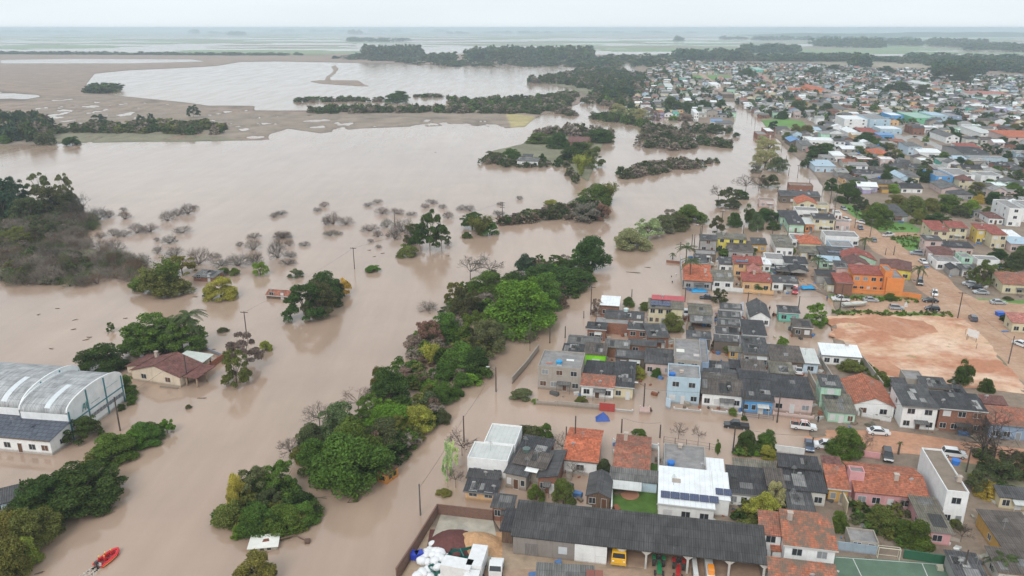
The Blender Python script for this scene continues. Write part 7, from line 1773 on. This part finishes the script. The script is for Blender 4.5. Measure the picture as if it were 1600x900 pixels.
person(P(1278, 660, .35), R(100), 'stand', (.02, .02, .02), (.03, .03, .04), 'person in black beside the white pickup with rack')

# ------------------------------------------------------------------ rescue boat
A, B = P(153, 886), P(185, 861); ln = (B - A).length; c = A.lerp(B, .5)
hd = math.atan2(B.y - A.y, B.x - A.x)
root = empty('rescue_boat', (c.x, c.y, 0), hd); tag(root, 'red inflatable rescue boat with crew in helmets', 'boat')
hl = ln / 2; REDB = paint((.62, .02, .03), .35)
for s in (-1, 1):
    pts = [(-hl, s * .85, .28), (-hl * .2, s * .88, .3), (hl * .45, s * .75, .36), (hl * .8, s * .42, .48), (hl, 0, .6)]
    mb = MB(); rr = [.2, .27, .27, .25, .18]
    for i in range(4): mb.tube(pts[i], pts[i + 1], rr[i], rr[i + 1], 12)
    mb.build('side_tube', REDB, root, smooth=False)
    mb = MB()
    for i in range(3): mb.tube((pts[i][0], pts[i][1] * 1.3, pts[i][2] + .02), (pts[i + 1][0], pts[i + 1][1] * (1.3 if i < 2 else 1.45), pts[i + 1][2] + .02), .045, .045, 5)
    mb.build('rubbing_strake', paint((.75, .35, .03)), root)
mb = MB(); mb.face([(-hl, -.7, .2), (hl * .45, -.6, .25), (hl * .85, 0, .35), (hl * .45, .6, .25), (-hl, .7, .2)]); mb.build('floor', paint((.4, .03, .03)), root)
mb = MB(); mb.box(-hl + .1, -hl + .22, -.65, .65, .1, .75); mb.build('transom', paint((.5, .5, .5)), root)
mb = MB(); mb.box(-hl - .35, -hl + .1, -.22, .22, .7, 1.15); mb.box(-hl - .25, -hl - .05, -.07, .07, -.5, .7); mb.build('outboard_motor', paint((.05, .05, .055), .3), root)
def bl(x, y): return at_house(root, x, y)
for i, (x, y, hc, lb) in enumerate([(-hl * .62, .35, (.8, .6, .05), 'crew member at the stern in red with yellow helmet'), (-hl * .45, -.35, (.8, .45, .05), 'crew member at the starboard stern with orange helmet'), (-hl * .1, .2, (.8, .6, .1), 'crew member amidships in red with yellow helmet'), (hl * .3, -.1, (.8, .5, .05), 'crew member near the bow in red')]):
    q = bl(x, y); person((q.x, q.y, .15), hd - PI / 2, 'sit', (.5, .03, .03), (.05, .02, .03), lb, helmet=hc)
# foam of the wake: many small flecks
V = []; F = []; r = random.Random(5); dx, dy = math.cos(hd), math.sin(hd)
for k in range(900):
    t = r.uniform(0, 1) ** 1.3 * 11; sd = r.choice([-1, 1]); off = (sd * (.35 + t * .16) + r.gauss(0, .12 + t * .03)) if r.random() < .75 else r.uniform(-.4, .4)
    x = A.x - dx * t - dy * off; y = A.y - dy * t + dx * off; s = r.uniform(.03, .13) * (1 - t / 14)
    i = len(V); a = r.uniform(0, 6)
    for q in range(4): V.append((x + math.cos(a + q * PI / 2) * s * 1.7, y + math.sin(a + q * PI / 2) * s, .012))
    F.append((i, i + 1, i + 2, i + 3))
o = mobj('wake_foam', np_mesh('wake_foam', np.array(V), np.array(F), paint((.62, .55, .48), .6))); tag(o, 'pale foam of the wake behind the rescue boat', None, None, 'stuff')

# ------------------------------------------------------------------ wrecks in the water
ORW = concrete((.50, .22, .06), .8)
p = P(606, 748); root = empty('excavator', p, R(60)); tag(root, 'orange wrecked excavator cabin against the bank trees', 'excavator')
mb = MB(); mb.box(-1.6, 1.8, -1.1, 1.1, -.8, 1.9); mb.build('body', ORW, root)
mb = MB(); mb.box(-1.7, 1.9, -1.2, 1.2, 1.9, 2.05); mb.build('roof', paint((.12, .06, .04), .8), root)
for (a, b) in ((-.9, -.1), (.4, 1.2)):
    mb = MB(); mb.box(a, b, -1.13, -1.1, .7, 1.5); mb.build('window', GLASS, root)
mb = MB(); mb.box(-1.64, -1.6, -.6, .6, .6, 1.5); mb.build('window', GLASS, root)
mb = MB(); mb.tube((1.2, .6, 2), (1.2, .6, 3), .09, .09, 6); mb.build('exhaust_pipe', paint((.08, .05, .04), .8), root)
p = P(413, 852); root = empty('sunken_trailer', p, R(8)); tag(root, 'white trailer roof just above the water with a bent brown boom', 'trailer')
mb = MB(); mb.box(-2.2, 2.3, -1.5, 1.5, -.8, .75); mb.build('body', plaster((.6, .58, .5), .6), root)
mb = MB(); mb.slab([(-2.4, -1.7, .75), (2.5, -1.7, .78), (2.4, 1.7, .95), (-2.3, 1.7, .9)], .08); mb.build('roof', plaster((.75, .73, .68), .2), root)
mb = MB(); mb.face([(-.2, -.3, .88), (.9, -.2, .885), (.7, .5, .93), (-.1, .4, .92)]); mb.build('rust_patch', paint((.2, .07, .04)), root)
for a in (-1.5, -.4, .7): mb = MB(); mb.box(a, a + .6, -1.53, -1.5, .15, .55); mb.build('window', GLASS, root)
mb = MB(); mb.tube((2.4, .6, .5), (4.8, .9, .8), .16, .12, 6); mb.tube((4.8, .9, .8), (6.8, -.2, .25), .13, .1, 6); mb.box(6.5, 7.3, -.7, .3, -.2, .45); mb.build('boom', paint((.12, .07, .05), .8), root)
mb = MB(); mb.tube((-.9, 0, .1), (0, 0, 1.3), .06, .05, 5); mb.tube((.9, .2, .1), (0, 0, 1.3), .06, .05, 5); mb.tube((-.9, 0, .12), (.9, .2, .12), .05, .05, 5); o = mb.build('driftwood', wood((.1, .07, .05)), None, P(551, 786)); tag(o, 'triangle of driftwood poking out below the excavator', 'driftwood')
for i, (x, y, l) in enumerate([(626, 694, 1.6), (505, 778, 1.2), (620, 375, 1), (990, 426, 3.2), (1012, 418, 1.2), (680, 238, .8), (62, 896, .8), (80, 545, 1), (330, 546, 1.3), (316, 622, 1.2), (135, 531, 1), (140, 527, 1), (118, 500, 1), (115, 515, .8), (90, 482, .8), (60, 492, .6), (305, 464, 1.2), (196, 498, .8), (700, 400, .8), (585, 401, .8), (598, 396, .8), (577, 391, .8)]):
    mb = MB(); r = random.Random(i)
    for k in range(5): a = r.uniform(-.5, .5); mb.tube((-l * r.uniform(.5, 1), r.uniform(-.2, .2), .02), (l * r.uniform(.4, 1), a, r.uniform(.02, .22)), .07, .03, 4)
    o = mb.build('floating_debris', wood((.14, .11, .08)), None, P(x, y)); o.rotation_euler.z = r.uniform(-.3, .6); o['category'] = 'debris'; auto(o, 'floating tangle of sticks', x, y)

# ------------------------------------------------------------------ storehouse bays and the scrap yard
def tractor(pt, rz, col, label):
    root = empty('tractor', pt, rz); tag(root, label, 'tractor'); m = coat(col)
    mb = MB(); mb.box(-.35, .35, -2.3, -.5, .7, 1.35); mb.box(-.25, .25, -.5, 1.0, .6, 1.1); mb.build('body', m, root)
    for s in (-1, 1):
        mb = MB(); mb.tube((s * .55, .6, .75), (s * .95, .6, .75), .75, .75, 16); mb.build('wheel', RUBBER, root)
        mb = MB(); mb.tube((s * .5, -1.8, .42), (s * .75, -1.8, .42), .42, .42, 12); mb.build('wheel', RUBBER, root)
        mb = MB(); mb.box(s * .75 - .25, s * .75 + .25, .1, 1.1, 1.5, 1.6); mb.build('mudguard', m, root)
    mb = MB(); mb.box(-.3, .3, .4, .9, 1.1, 1.3); mb.box(-.3, .3, .85, .95, 1.3, 1.8); mb.build('seat', paint((.03, .03, .03)), root)
    mb = MB(); mb.tube((-.3, -.9, 1.35), (-.3, -.9, 2.2), .05, .05, 6); mb.build('exhaust_pipe', paint((.05, .05, .05)), root)
    return root
z0 = .42
q = at_house(sh, posts[0] - .2 + 1.0 - 0.0, -.6); q = at_house(sh, g1 + 1.9, 1.2); q.z = z0
root = empty('truck', q, R(-10.3)); tag(root, 'yellow truck nosing out of the first storehouse bay', 'truck')
mb = MB(); mb.box(-1.15, 1.15, -1.5, 6, .5, 1.4); mb.prism([(-1.15, 1.4), (1.15, 1.4), (1.05, 2.7), (-1.05, 2.7)], -1.4, .5); mb.build('cab', coat((.75, .42, .02)), root)
mb = MB(); mb.face([(-.98, -1.41, 1.55), (.98, -1.41, 1.55), (.9, -1.405, 2.45), (-.9, -1.405, 2.45)]); mb.build('windscreen', GLASS, root)
mb = MB(); mb.box(-1.2, 1.2, -1.65, -1.5, .4, .75); mb.build('bumper', paint((.6, .35, .05)), root)
for s in (-1, 1):
    mb = MB(); mb.tube((s * .9, -.6, .48), (s * 1.2, -.6, .48), .48, .48, 14); mb.build('wheel', RUBBER, root)
    mb = MB(); mb.box(s * .85 - .15, s * .85 + .15, -1.54, -1.5, .95, 1.15); mb.build('headlight', paint((.8, .8, .75), .2), root)
q = at_house(sh, posts[1] + 2.0, .6); q.z = z0; tractor(q, R(-8), (.02, .2, .08), 'green tractor in the second storehouse bay')
q = at_house(sh, posts[1] + 5.0, .4); q.z = z0; tractor(q, R(-14), (.4, .03, .03), 'red tractor next to the green one under the storehouse')
q = at_house(sh, posts[2] + 2.4, -.2); q.z = z0; root = empty('harvester', q, R(-8)); tag(root, 'white and orange harvester sticking out of a storehouse bay', 'harvester')
mb = MB(); mb.box(-1.6, -.9, -1.8, 3, .7, 1.7); mb.box(.3, 1.5, -2.6, 3, .6, 1.8); mb.build('body', paint((.65, .65, .63)), root)
mb = MB(); mb.box(.5, 1.4, -1.8, -.2, 1.8, 2.6); mb.build('engine_cover', coat((.75, .25, .02)), root)
mb = MB(); mb.tube((-.9, -1.6, 1.2), (.4, -2.4, 1.0), .22, .22, 8); mb.box(-1.7, 1.6, -2.9, -2.5, .3, .7); mb.build('cutter_bar', paint((.3, .3, .3)), root)
for s in (-1.4, 1.2): mb = MB(); mb.tube((s - .2, .3, .6), (s + .25, .3, .6), .6, .6, 14); mb.build('wheel', RUBBER, root)
q = at_house(sh, posts[1] + 4.0, -3.2); q.z = z0; root = empty('plough', q, R(-14)); tag(root, 'rusty disc plough lying before the red tractor', 'plough')
mb = MB(); mb.box(-1.8, 1.8, -.08, .08, .4, .55); mb.tube((0, 0, .5), (0, 1.6, .7), .08, .08, 6); mb.build('beam', concrete((.2, .08, .05)), root)
for k in range(7): mb = MB(); mb.tube((-1.6 + k * .53, -.1, .3), (-1.54 + k * .53, -.1, .3), .3, .3, 12); mb.build('disc', concrete((.18, .1, .08)), root)
# heaps
def heap(x, y, sx, sy, h, c, name, label, seed):
    V = []; F = []; n = 28
    for i in range(n):
        for j in range(n):
            a, b = i / (n - 1) * 2 - 1, j / (n - 1) * 2 - 1; r_ = math.hypot(a, b)
            z = h * max(0, 1 - r_) ** .85 * (1 + .35 * float(fbm(np.array([a * 3 + seed]), np.array([b * 3.]), 3)[0])) - .05
            V.append((a * sx, b * sy, z))
    for i in range(n - 1):
        for j in range(n - 1): F.append((i * n + j, i * n + n + j, i * n + n + j + 1, i * n + j + 1))
    t = NT('loose_' + name); g = t.geo(); b = t.noise(g, 2.2, 6, .7); m = t.done(t.scale(c, t.ramp(b, .3, .7, .75, 1.2)), .95, .1, bump=b, bs=.6, bd=.1)
    o = mobj(name, np_mesh(name, np.array(V), np.array(F), m, True), None, P(x, y, .43)); tag(o, label, name.replace('_', ' '))
heap(741, 851, 4.6, 3.4, 1.9, (.52, .31, .17), 'sand_heap', 'pale orange sand heap in the scrap yard', 2); heap(708, 853, 4.2, 4.4, 1.9, (.14, .06, .055), 'gravel_heap', 'dark reddish gravel heap beside the orange sand', 5)
# sacks
V, F = [], []
bm = bmesh.new(); bmesh.ops.create_icosphere(bm, subdivisions=3, radius=.62)
for v_ in bm.verts: n_ = float(fbm(np.array([v_.co.x * 2.3 + 5]), np.array([v_.co.y * 2.3 + v_.co.z * 1.7]), 3)[0]); n2 = float(fbm(np.array([v_.co.x * 6 + 9]), np.array([v_.co.y * 6 - v_.co.z * 5]), 2)[0]); v_.co *= .7 + .4 * n_ + .35 * n2; v_.co.z *= .75
SACK = bpy.data.meshes.new('sack'); bm.to_mesh(SACK); bm.free(); SACK.materials.append(cloth((.74, .74, .75)))
for f in SACK.polygons: f.use_smooth = True
r = random.Random(9)
pile = [(664, 868), (672, 858), (682, 862), (676, 872), (688, 870), (696, 866), (690, 858), (668, 878), (680, 882), (692, 880), (700, 876), (672, 890), (684, 892), (696, 888), (700, 884), (660, 876), (676, 850), (684, 852), (668, 862), (694, 852), (686, 876), (660, 895), (674, 899), (690, 898), (652, 899), (698, 895), (680, 866), (672, 866)]
for i, (x, y) in enumerate(pile):
    q = P(x, y + 3, .4); o = mobj('bulk_sack', SACK, None, (q.x, q.y, .75 + (0.7 if i in (3, 4, 8, 9, 12, 20, 26) else 0))); o.rotation_euler = (r.uniform(-.3, .3), r.uniform(-.3, .3), r.uniform(0, 6)); s = r.uniform(.85, 1.35); o.scale = (s, s, s)
    tag(o, 'white bulk sack in the heap along the scrap yard wall', 'sack', 'white sacks heaped in the scrap yard')
for i, (x, y, s) in enumerate([(655, 871, 0), (648, 872, 0)]):
    mb = MB(); mb.box(-.6, .6, -.5, .5, 0, 1.0); mb.box(-.65, .65, -.55, .55, 1.0, 1.06); o = mb.build('crate', paint((.02, .05, .42)), None, P(x, y, .42)); o.rotation_euler.z = .4 + i; tag(o, ['blue crate leaning on the sacks', 'darker blue crate against the brick wall'][i], 'crate')
def skip(x, y, rz, label):
    root = empty('waste_skip', P(x, y, .42), rz); tag(root, label, 'skip'); m = paint((.015, .14, .12))
    mb = MB()
    for a, b in (((-1.6, -.9), (1.6, -.9)), ((1.6, -.9), (1.6, .9)), ((1.6, .9), (-1.6, .9)), ((-1.6, .9), (-1.6, -.9))):
        mb.face([(a[0], a[1], 0), (b[0], b[1], 0), (b[0] * 1.15, b[1] * 1.1, 1.3), (a[0] * 1.15, a[1] * 1.1, 1.3)]); mb.face([(a[0], a[1], .02), (a[0] * 1.12, a[1] * 1.07, 1.3), (b[0] * 1.12, b[1] * 1.07, 1.3), (b[0], b[1], .02)])
    mb.face([(-1.6, -.9, .05), (1.6, -.9, .05), (1.6, .9, .05), (-1.6, .9, .05)]); mb.build('tub', m, root)
    for x_ in (-.9, 0, .9): mb = MB(); mb.box(x_ - .06, x_ + .06, -1.06, -.9, 0, 1.25); mb.build('rib', m, root)
    mb = MB(); mb.box(-.1, .1, -1, 1, 1.25, 1.35); mb.build('crossbar', m, root)
skip(722, 874, R(20), 'dark green skip beside the white truck box'); skip(690, 893, R(35), 'dark green skip at the bottom edge by the sacks'); skip(708, 880, R(70), 'dark green skip between the sacks and the white truck')
def box_truck(x, y, rz, L, label, cab=True):
    root = empty('box_truck', P(x, y, .42), rz); tag(root, label, 'truck')
    mb = MB(); mb.box(-L / 2, L / 2, -1.2, 1.2, .9, 3.1); mb.build('cargo_box', paint((.72, .72, .72)), root)
    mb = MB(); mb.box(-L / 2 - .1, L / 2 + 2.2, -.5, .5, .55, .88); mb.build('chassis', paint((.08, .08, .08)), root)
    if cab:
        mb = MB(); mb.prism([(L / 2 + .2, .7), (L / 2 + 2.2, .7), (L / 2 + 2.2, 1.7), (L / 2 + 1.8, 2.5), (L / 2 + .2, 2.5)], -1.1, 1.1); mb.build('cab', paint((.72, .72, .72), .3), root)
        mb = MB(); mb.face([(L / 2 + 2.21, -1, 1.7), (L / 2 + 2.21, 1, 1.7), (L / 2 + 1.83, .95, 2.42), (L / 2 + 1.83, -.95, 2.42)]); mb.build('windscreen', GLASS, root)
    for xx in (-L / 3, L / 3, L / 2 + 1.2):
        for s in (-1, 1): mb = MB(); mb.tube((xx, s * .8, .5), (xx, s * 1.1, .5), .5, .5, 12); mb.build('wheel', RUBBER, root)
box_truck(746, 893, R(-100), 5.0, 'white box truck parked in the scrap yard'); box_truck(715, 905, R(-15), 4.6, 'second white truck box cut by the bottom edge', cab=False)
root = empty('truck_cab', P(775, 898, .42), R(-95)); tag(root, 'small white lorry right of the box truck', 'truck')
mb = MB(); mb.prism([(-2.5, .6), (1.2, .6), (1.2, 1.6), (.8, 2.3), (-.6, 2.3), (-.7, 1.2), (-2.5, 1.2)], -1, 1); mb.build('body', paint((.72, .72, .72), .3), root)
mb = MB(); mb.face([(1.21, -.9, 1.6), (1.21, .9, 1.6), (.83, .85, 2.25), (.83, -.85, 2.25)]); mb.build('windscreen', GLASS, root)
for xx in (-1.7, .5):
    for s in (-1, 1): mb = MB(); mb.tube((xx, s * .8, .42), (xx, s * 1.05, .42), .42, .42, 12); mb.build('wheel', RUBBER, root)
# goal
q = P(1371, 872, .42); root = empty('goal', (q.x, q.y, .42), R(-11)); tag(root, 'white football goal at the back line of the court', 'goal'); WP = paint((.65, .63, .5))
for s in (0, 3.2):
    mb = MB(); mb.tube((s, 0, 0), (s, 0, 2), .05, .05, 6); mb.build('post', WP, root)
    mb = MB(); mb.tube((s, 1.0, 0), (s, .6, 2), .035, .035, 5); mb.tube((s, 0, .03), (s, 1, .03), .035, .035, 5); mb.tube((s, 0, 1.98), (s, .6, 2), .035, .035, 5); mb.build('stay', WP, root)
mb = MB(); mb.tube((0, 0, 2), (3.2, 0, 2), .05, .05, 6); mb.tube((0, .6, 2), (3.2, .6, 2), .035, .035, 5); mb.tube((0, 1, .03), (3.2, 1, .03), .035, .035, 5); mb.build('crossbar', WP, root)
# rusty roof at the bottom edge
H(840, 902, 926, 881, 2.6, 'su', .3, 'brown', 'grey', 'patched grey and rust-red shed roof at the bottom edge', name='shed', cat='shed', win=0, deg=-5, sky=[(7.2, .2, 1.2, 1.8, (.22, .07, .05)), (8.5, .2, 1.2, 1.8, (.25, .09, .06))])

# ------------------------------------------------------------------ the rest of the town
TOWN = [[(1000, 183), (988, 145), (1012, 112), (1062, 98), (1084, 98), (1138, 156), (1148, 182), (1100, 188), (1040, 182)],
        [(1084, 98), (1330, 106), (1420, 110), (1600, 124), (1690, 126), (1690, 342), (1603, 342), (1560, 318), (1470, 310), (1345, 301), (1304, 294), (1280, 262), (1222, 212), (1158, 162), (1142, 152)],
        [(1195, 362), (1290, 362), (1300, 352), (1260, 350), (1215, 350)]]
HOLES = [[(1178, 186), (1262, 184), (1275, 204), (1210, 206)], [(1060, 117), (1142, 117), (1150, 126), (1090, 127)], [(1455, 112), (1540, 112), (1545, 122), (1455, 122)], [(1345, 100), (1415, 104), (1415, 112), (1340, 110)]]
ROADL = []
for pts_, ww in [([(1285, 318), (1305, 335), (1335, 356)], 8), ([(1135, 155), (1160, 180), (1200, 222), (1245, 268), (1290, 325)], 11), ([(1052, 97), (1075, 107), (1098, 118), (1120, 135), (1136, 152)], 8), ([(1168, 108), (1190, 118), (1205, 130), (1215, 143)], 8), ([(1395, 222), (1430, 212), (1470, 232), (1500, 246)], 7), ([(1410, 195), (1395, 205), (1412, 222), (1440, 240)], 7)]:
    Q = [P(*q) for q in pts_]; ROADL += [(a, b, ww) for a, b in zip(Q, Q[1:])]
def near_road(p):
    for a, b, ww in ROADL:
        d = b - a; t = max(0, min(1, (p - a).dot(d) / d.length_squared)); 
        if (a + d * t - p).length < ww: return True
    return False
u0, v0 = frame_ang(-9); cand = []; r = random.Random(42)
for i in range(-10, 85):
    for j in range(12, 160):
        q = u0 * (i * 10.6 + (i // 5) * 5.5) + v0 * (j * 11.6 + (j // 3) * 3.0) + Vector((r.uniform(-2, 2), r.uniform(-2, 2), 0)); q.z = 0
        if q.y < 150: continue
        x, y = PX(q)
        if not any(inside(t, x, y) for t in TOWN) or any(inside(t, x, y) for t in HOLES): continue
        if near_road(q): continue
        if any(math.hypot(q.x - f[0], q.y - f[1]) < f[2] + 4.2 for f in FOOT): continue
        cand.append((q.y, q, x, y))
cand.sort(key=lambda t: t[0])
NH = sum(1 for o in bpy.data.objects if o.get('category') in ('house', 'shed', 'carport', 'hut'))
WCH = ['white'] * 10 + ['offwhite'] * 6 + ['cream'] * 4 + ['grey'] * 4 + ['concrete'] * 4 + ['brick'] * 5 + ['paleblue'] * 3 + ['skyblue'] + ['mint'] * 2 + ['palepink'] * 3 + ['peach', 'ochre', 'aqua', 'lilac', 'pink', 'bluegrey']
RCH = ['dark'] * 8 + ['mid'] * 10 + ['pale'] * 4 + ['grey'] * 7 + ['brown'] * 5 + ['pale'] * 5 + ['white'] * 6 + ['offwhite'] * 3 + ['oldtile'] * 3 + ['tile', 'pinktile', 'darktile', 'skymetal'] + ['slab'] * 3
trees_near, trees_far, far_h = [], [], []
quota = 300 - NH
for k, (dy_, q, x, y) in enumerate(cand):
    rr_ = r.random()
    if rr_ < .17:
        (trees_near if y > 165 else trees_far).append((q, x, y)); continue
    w_, d_ = r.uniform(6, 10.2), r.uniform(6.5, 11); h_ = r.choice([3.1, 3.2, 3.4, 3.4, 4.2, 5.8]); rt = r.choice(['gu', 'gu', 'gv', 'gv', 'su', 'su', 'hip', 'flat']); rh_ = {'gu': 1.4, 'gv': 1.5, 'su': .8, 'hip': 1.6, 'flat': 0}[rt]
    wc, rc = r.choice(WCH), r.choice(RCH)
    if rt == 'hip': rc = r.choice(['darktile', 'oldtile', 'grey', 'mid', 'pale'])
    if rt == 'flat': rc = r.choice(['slab', 'slab', 'white'])
    spec = (q - u0 * w_ / 2 - v0 * d_ / 2, -9 + r.uniform(-3, 3), w_, d_, h_, rt, rh_, wc, rc)
    if quota > 0 and 1002 < x < 1640:
        quota -= 1
        hh = house_at(*spec, win=2, side=0, ov=.3, tank=(w_ * .7, d_ * .75, h_ + rh_ * .5, r.choice([BLUE, (.4, .42, .42)])) if r.random() < .14 else None)
        if r.random() < .6:
            w2, d2 = r.uniform(2.5, 4.5), r.uniform(3, 5.5); house_at(Vector((0, 0, 0)), 0, w2, d2, 2.5, 'su', .4, wc, r.choice(['mid', 'grey', 'dark', 'brown', 'offwhite', 'pale']), parent=hh, off=(r.uniform(0, w_ - w2), -d2 - .1), ov=.15)
    else:
        far_h.append(spec)
        if r.random() < .6: far_h.append((spec[0] + u0 * r.uniform(0, 4) - v0 * r.uniform(3, 4.5), spec[1], r.uniform(3, 5), 3.5, 2.6, 'su', .4, wc, r.choice(['mid', 'grey', 'pale', 'white', 'brown'])))
    if r.random() < .62:
        qq = q + u0 * r.uniform(5, 7) * r.choice([-1, 1]) + v0 * r.uniform(-7, 7); a_, b_ = PX(qq)
        (trees_near if b_ > 165 else trees_far).append((qq, a_, b_))
# distant houses: merged, with walls, roofs and dark openings
V, F, T = [], [], []
rf = {'dark': (.085, .083, .088), 'mid': (.12, .115, .115), 'grey': (.17, .165, .16), 'brown': (.13, .11, .10), 'pale': (.3, .29, .28), 'white': (.72, .74, .75), 'offwhite': (.5, .5, .48), 'oldtile': (.30, .13, .09), 'orange': (.55, .18, .08), 'tile': (.38, .13, .08), 'pinktile': (.4, .19, .15), 'darktile': (.16, .09, .08), 'skymetal': (.36, .48, .56), 'slab': (.26, .25, .24)}
def quad4(a, b, c, d, col):
    i = len(V); V.extend([a, b, c, d]); F.append((i, i + 1, i + 2, i + 3)); T.extend([tuple(min(.75, k_ * 1.0) for k_ in col)] * 4)
for (o_, dg_, w_, d_, h_, rt, rh_, wc, rc) in far_h:
    a = R(dg_); ca, sa = math.cos(a), math.sin(a)
    L = lambda x, y, z: (o_.x + ca * x - sa * y, o_.y + sa * x + ca * y, z)
    c = WC.get(wc) or (.25, .13, .09); k = rf[rc]
    for (p_, q_) in (((0, 0), (w_, 0)), ((w_, 0), (w_, d_)), ((w_, d_), (0, d_)), ((0, d_), (0, 0))): quad4(L(*p_, -.5), L(*q_, -.5), L(*q_, h_), L(*p_, h_), c)
    if rt in ('gu', 'hip'):
        m = 0 if rt == 'gu' else min(w_, d_) * .3
        quad4(L(-.3, -.3, h_ - .1), L(w_ + .3, -.3, h_ - .1), L(w_ + .3 - m, d_ / 2, h_ + rh_), L(-.3 + m, d_ / 2, h_ + rh_), k); quad4(L(w_ + .3, d_ + .3, h_ - .1), L(-.3, d_ + .3, h_ - .1), L(-.3 + m, d_ / 2, h_ + rh_), L(w_ + .3 - m, d_ / 2, h_ + rh_), k)
        e = k if rt == 'hip' else c
        for s0, s1 in ((-.3, -.3 + m), (w_ + .3, w_ + .3 - m)): quad4(L(s0, -.3, h_ - .1), L(s0, d_ + .3, h_ - .1), L(s1, d_ / 2 + .01, h_ + rh_), L(s1, d_ / 2, h_ + rh_), e)
    elif rt == 'gv':
        quad4(L(-.3, d_ + .3, h_ - .1), L(-.3, -.3, h_ - .1), L(w_ / 2, -.3, h_ + rh_), L(w_ / 2, d_ + .3, h_ + rh_), k); quad4(L(w_ + .3, -.3, h_ - .1), L(w_ + .3, d_ + .3, h_ - .1), L(w_ / 2, d_ + .3, h_ + rh_), L(w_ / 2, -.3, h_ + rh_), k)
        quad4(L(0, 0, h_), L(w_, 0, h_), L(w_ / 2 + .01, 0, h_ + rh_), L(w_ / 2, 0, h_ + rh_), c)
    else: quad4(L(-.2, -.2, h_), L(w_ + .2, -.2, h_), L(w_ + .2, d_ + .2, h_ + rh_), L(-.2, d_ + .2, h_ + rh_), k)
    for s in (.18, .6): quad4(L(w_ * s, -.03, 1), L(w_ * s + 1.3, -.03, 1), L(w_ * s + 1.3, -.03, 2.2), L(w_ * s, -.03, 2.2), (.05, .05, .06))
t = NT('distant_walls'); g = t.geo(); mm = t.done(t.scale(t.n('Attribute', attribute_name='tint').outputs['Color'], t.ramp(t.noise(g, .4, 4), .3, .7, .78, 1.15)), .8, .2)
if V:
    o = mobj('distant_houses', np_mesh('distant_houses', np.array(V), np.array(F), mm, False, np.array(T))); tag(o, 'crowded small houses of the distant town', None, None, 'stuff')
# town trees
for (q, x, y) in trees_near[:170]:
    s = px_m(y); k = r.choice(['round', 'round', 'open', 'umbrella', 'shrub']); wm = r.uniform(5, 10); veg(k, x, y, wm * s, wm * r.uniform(.7, .95) * s, r.choice(['dark', 'dark', 'green', 'dusk', 'olive', 'blue']))
tf = [(q.x, q.y) for q, x, y in trees_near[170:] + trees_far]
if tf: mass('town_greenery', 'trees and bushes scattered among the distant houses', tf, ['round', 'open', 'umbrella'], ['dark', 'dusk', 'blue', 'green'], (4.5, 10), (4, 8.5), 120)
# weeds and hedging along verges and yards
def tufts(name, label, polys, n, cols, w=(.6, 1.8), h=(.4, 1.2)):
    pt = []
    for k, pl in enumerate(polys): pt += scatter(pl, n, 100 + k)
    mass(name, label, pt, ['shrub'], cols, w, h, 60, z=.3)
tufts('weeds', 'weeds and grass tufts along the mud roads and the clay lot', [[(1300, 487), (1500, 491), (1510, 498), (1420, 496), (1300, 494)], [(1297, 463), (1438, 469), (1438, 475), (1298, 471)], [(1316, 322), (1372, 352), (1432, 360), (1372, 362), (1345, 346)], [(1389, 373), (1434, 368), (1448, 392), (1412, 389)], [(1345, 565), (1395, 600), (1380, 604), (1345, 580)]], 80, ['green', 'olive', 'bright'])
tufts('garden_scrub', 'scrubby garden growth between the near houses', [[(1508, 705), (1620, 722), (1620, 790), (1540, 790), (1515, 760)], [(1330, 790), (1420, 790), (1440, 860), (1340, 850)], [(1140, 775), (1230, 790), (1230, 822), (1150, 815)], [(1150, 700), (1210, 706), (1205, 716), (1150, 712)], [(1120, 390), (1180, 392), (1180, 402), (1125, 402)], [(1460, 410), (1600, 420), (1560, 440), (1470, 425)]], 46, ['olive', 'dark', 'dusk', 'green'], (1.2, 3), (.8, 2.0))
V, F, T = [], [], []                                  # loose things lying about the yards
for f in FOOT:
    x_, y_ = PX((f[0], f[1], 0))
    if y_ < 330 or x_ < 820: continue
    for _ in range(9):
        a = r.uniform(0, 6.28); q = Vector((f[0] + math.cos(a) * (f[2] * r.uniform(.75, 1.25)), f[1] + math.sin(a) * f[2] * r.uniform(.75, 1.25), 0)); s = r.choice([.12, .2, .3, .3, .45]); z = r.choice([.1, .3, .35]); c = r.choice([(.5, .5, .48), (.2, .15, .11), (.1, .1, .1), (.35, .3, .25), (.25, .1, .06), (.1, .2, .4), (.4, .38, .3)])
        b = r.uniform(0, 3); u_ = Vector((math.cos(b), math.sin(b), 0)) * s * r.uniform(1, 2.5); w_ = Vector((-math.sin(b), math.cos(b), 0)) * s; p8 = [q - u_ - w_, q + u_ - w_, q + u_ + w_, q - u_ + w_]
        lo = [(p.x, p.y, z - .4) for p in p8]; hi = [(p.x, p.y, z + s * r.uniform(.6, 1.6)) for p in p8]
        quad4(*hi, c)
        for k in range(4): quad4(lo[k], lo[(k + 1) % 4], hi[(k + 1) % 4], hi[k], c)
o = mobj('yard_litter', np_mesh('yard_litter', np.array(V), np.array(F), mm, False, np.array(T))); tag(o, 'planks, boxes and other small litter lying about the flooded yards', None, None, 'stuff')
print('houses', NH, 'cands', len(cand), 'far', len(far_h), 'trees', len(trees_near), len(trees_far))
finish_labels()
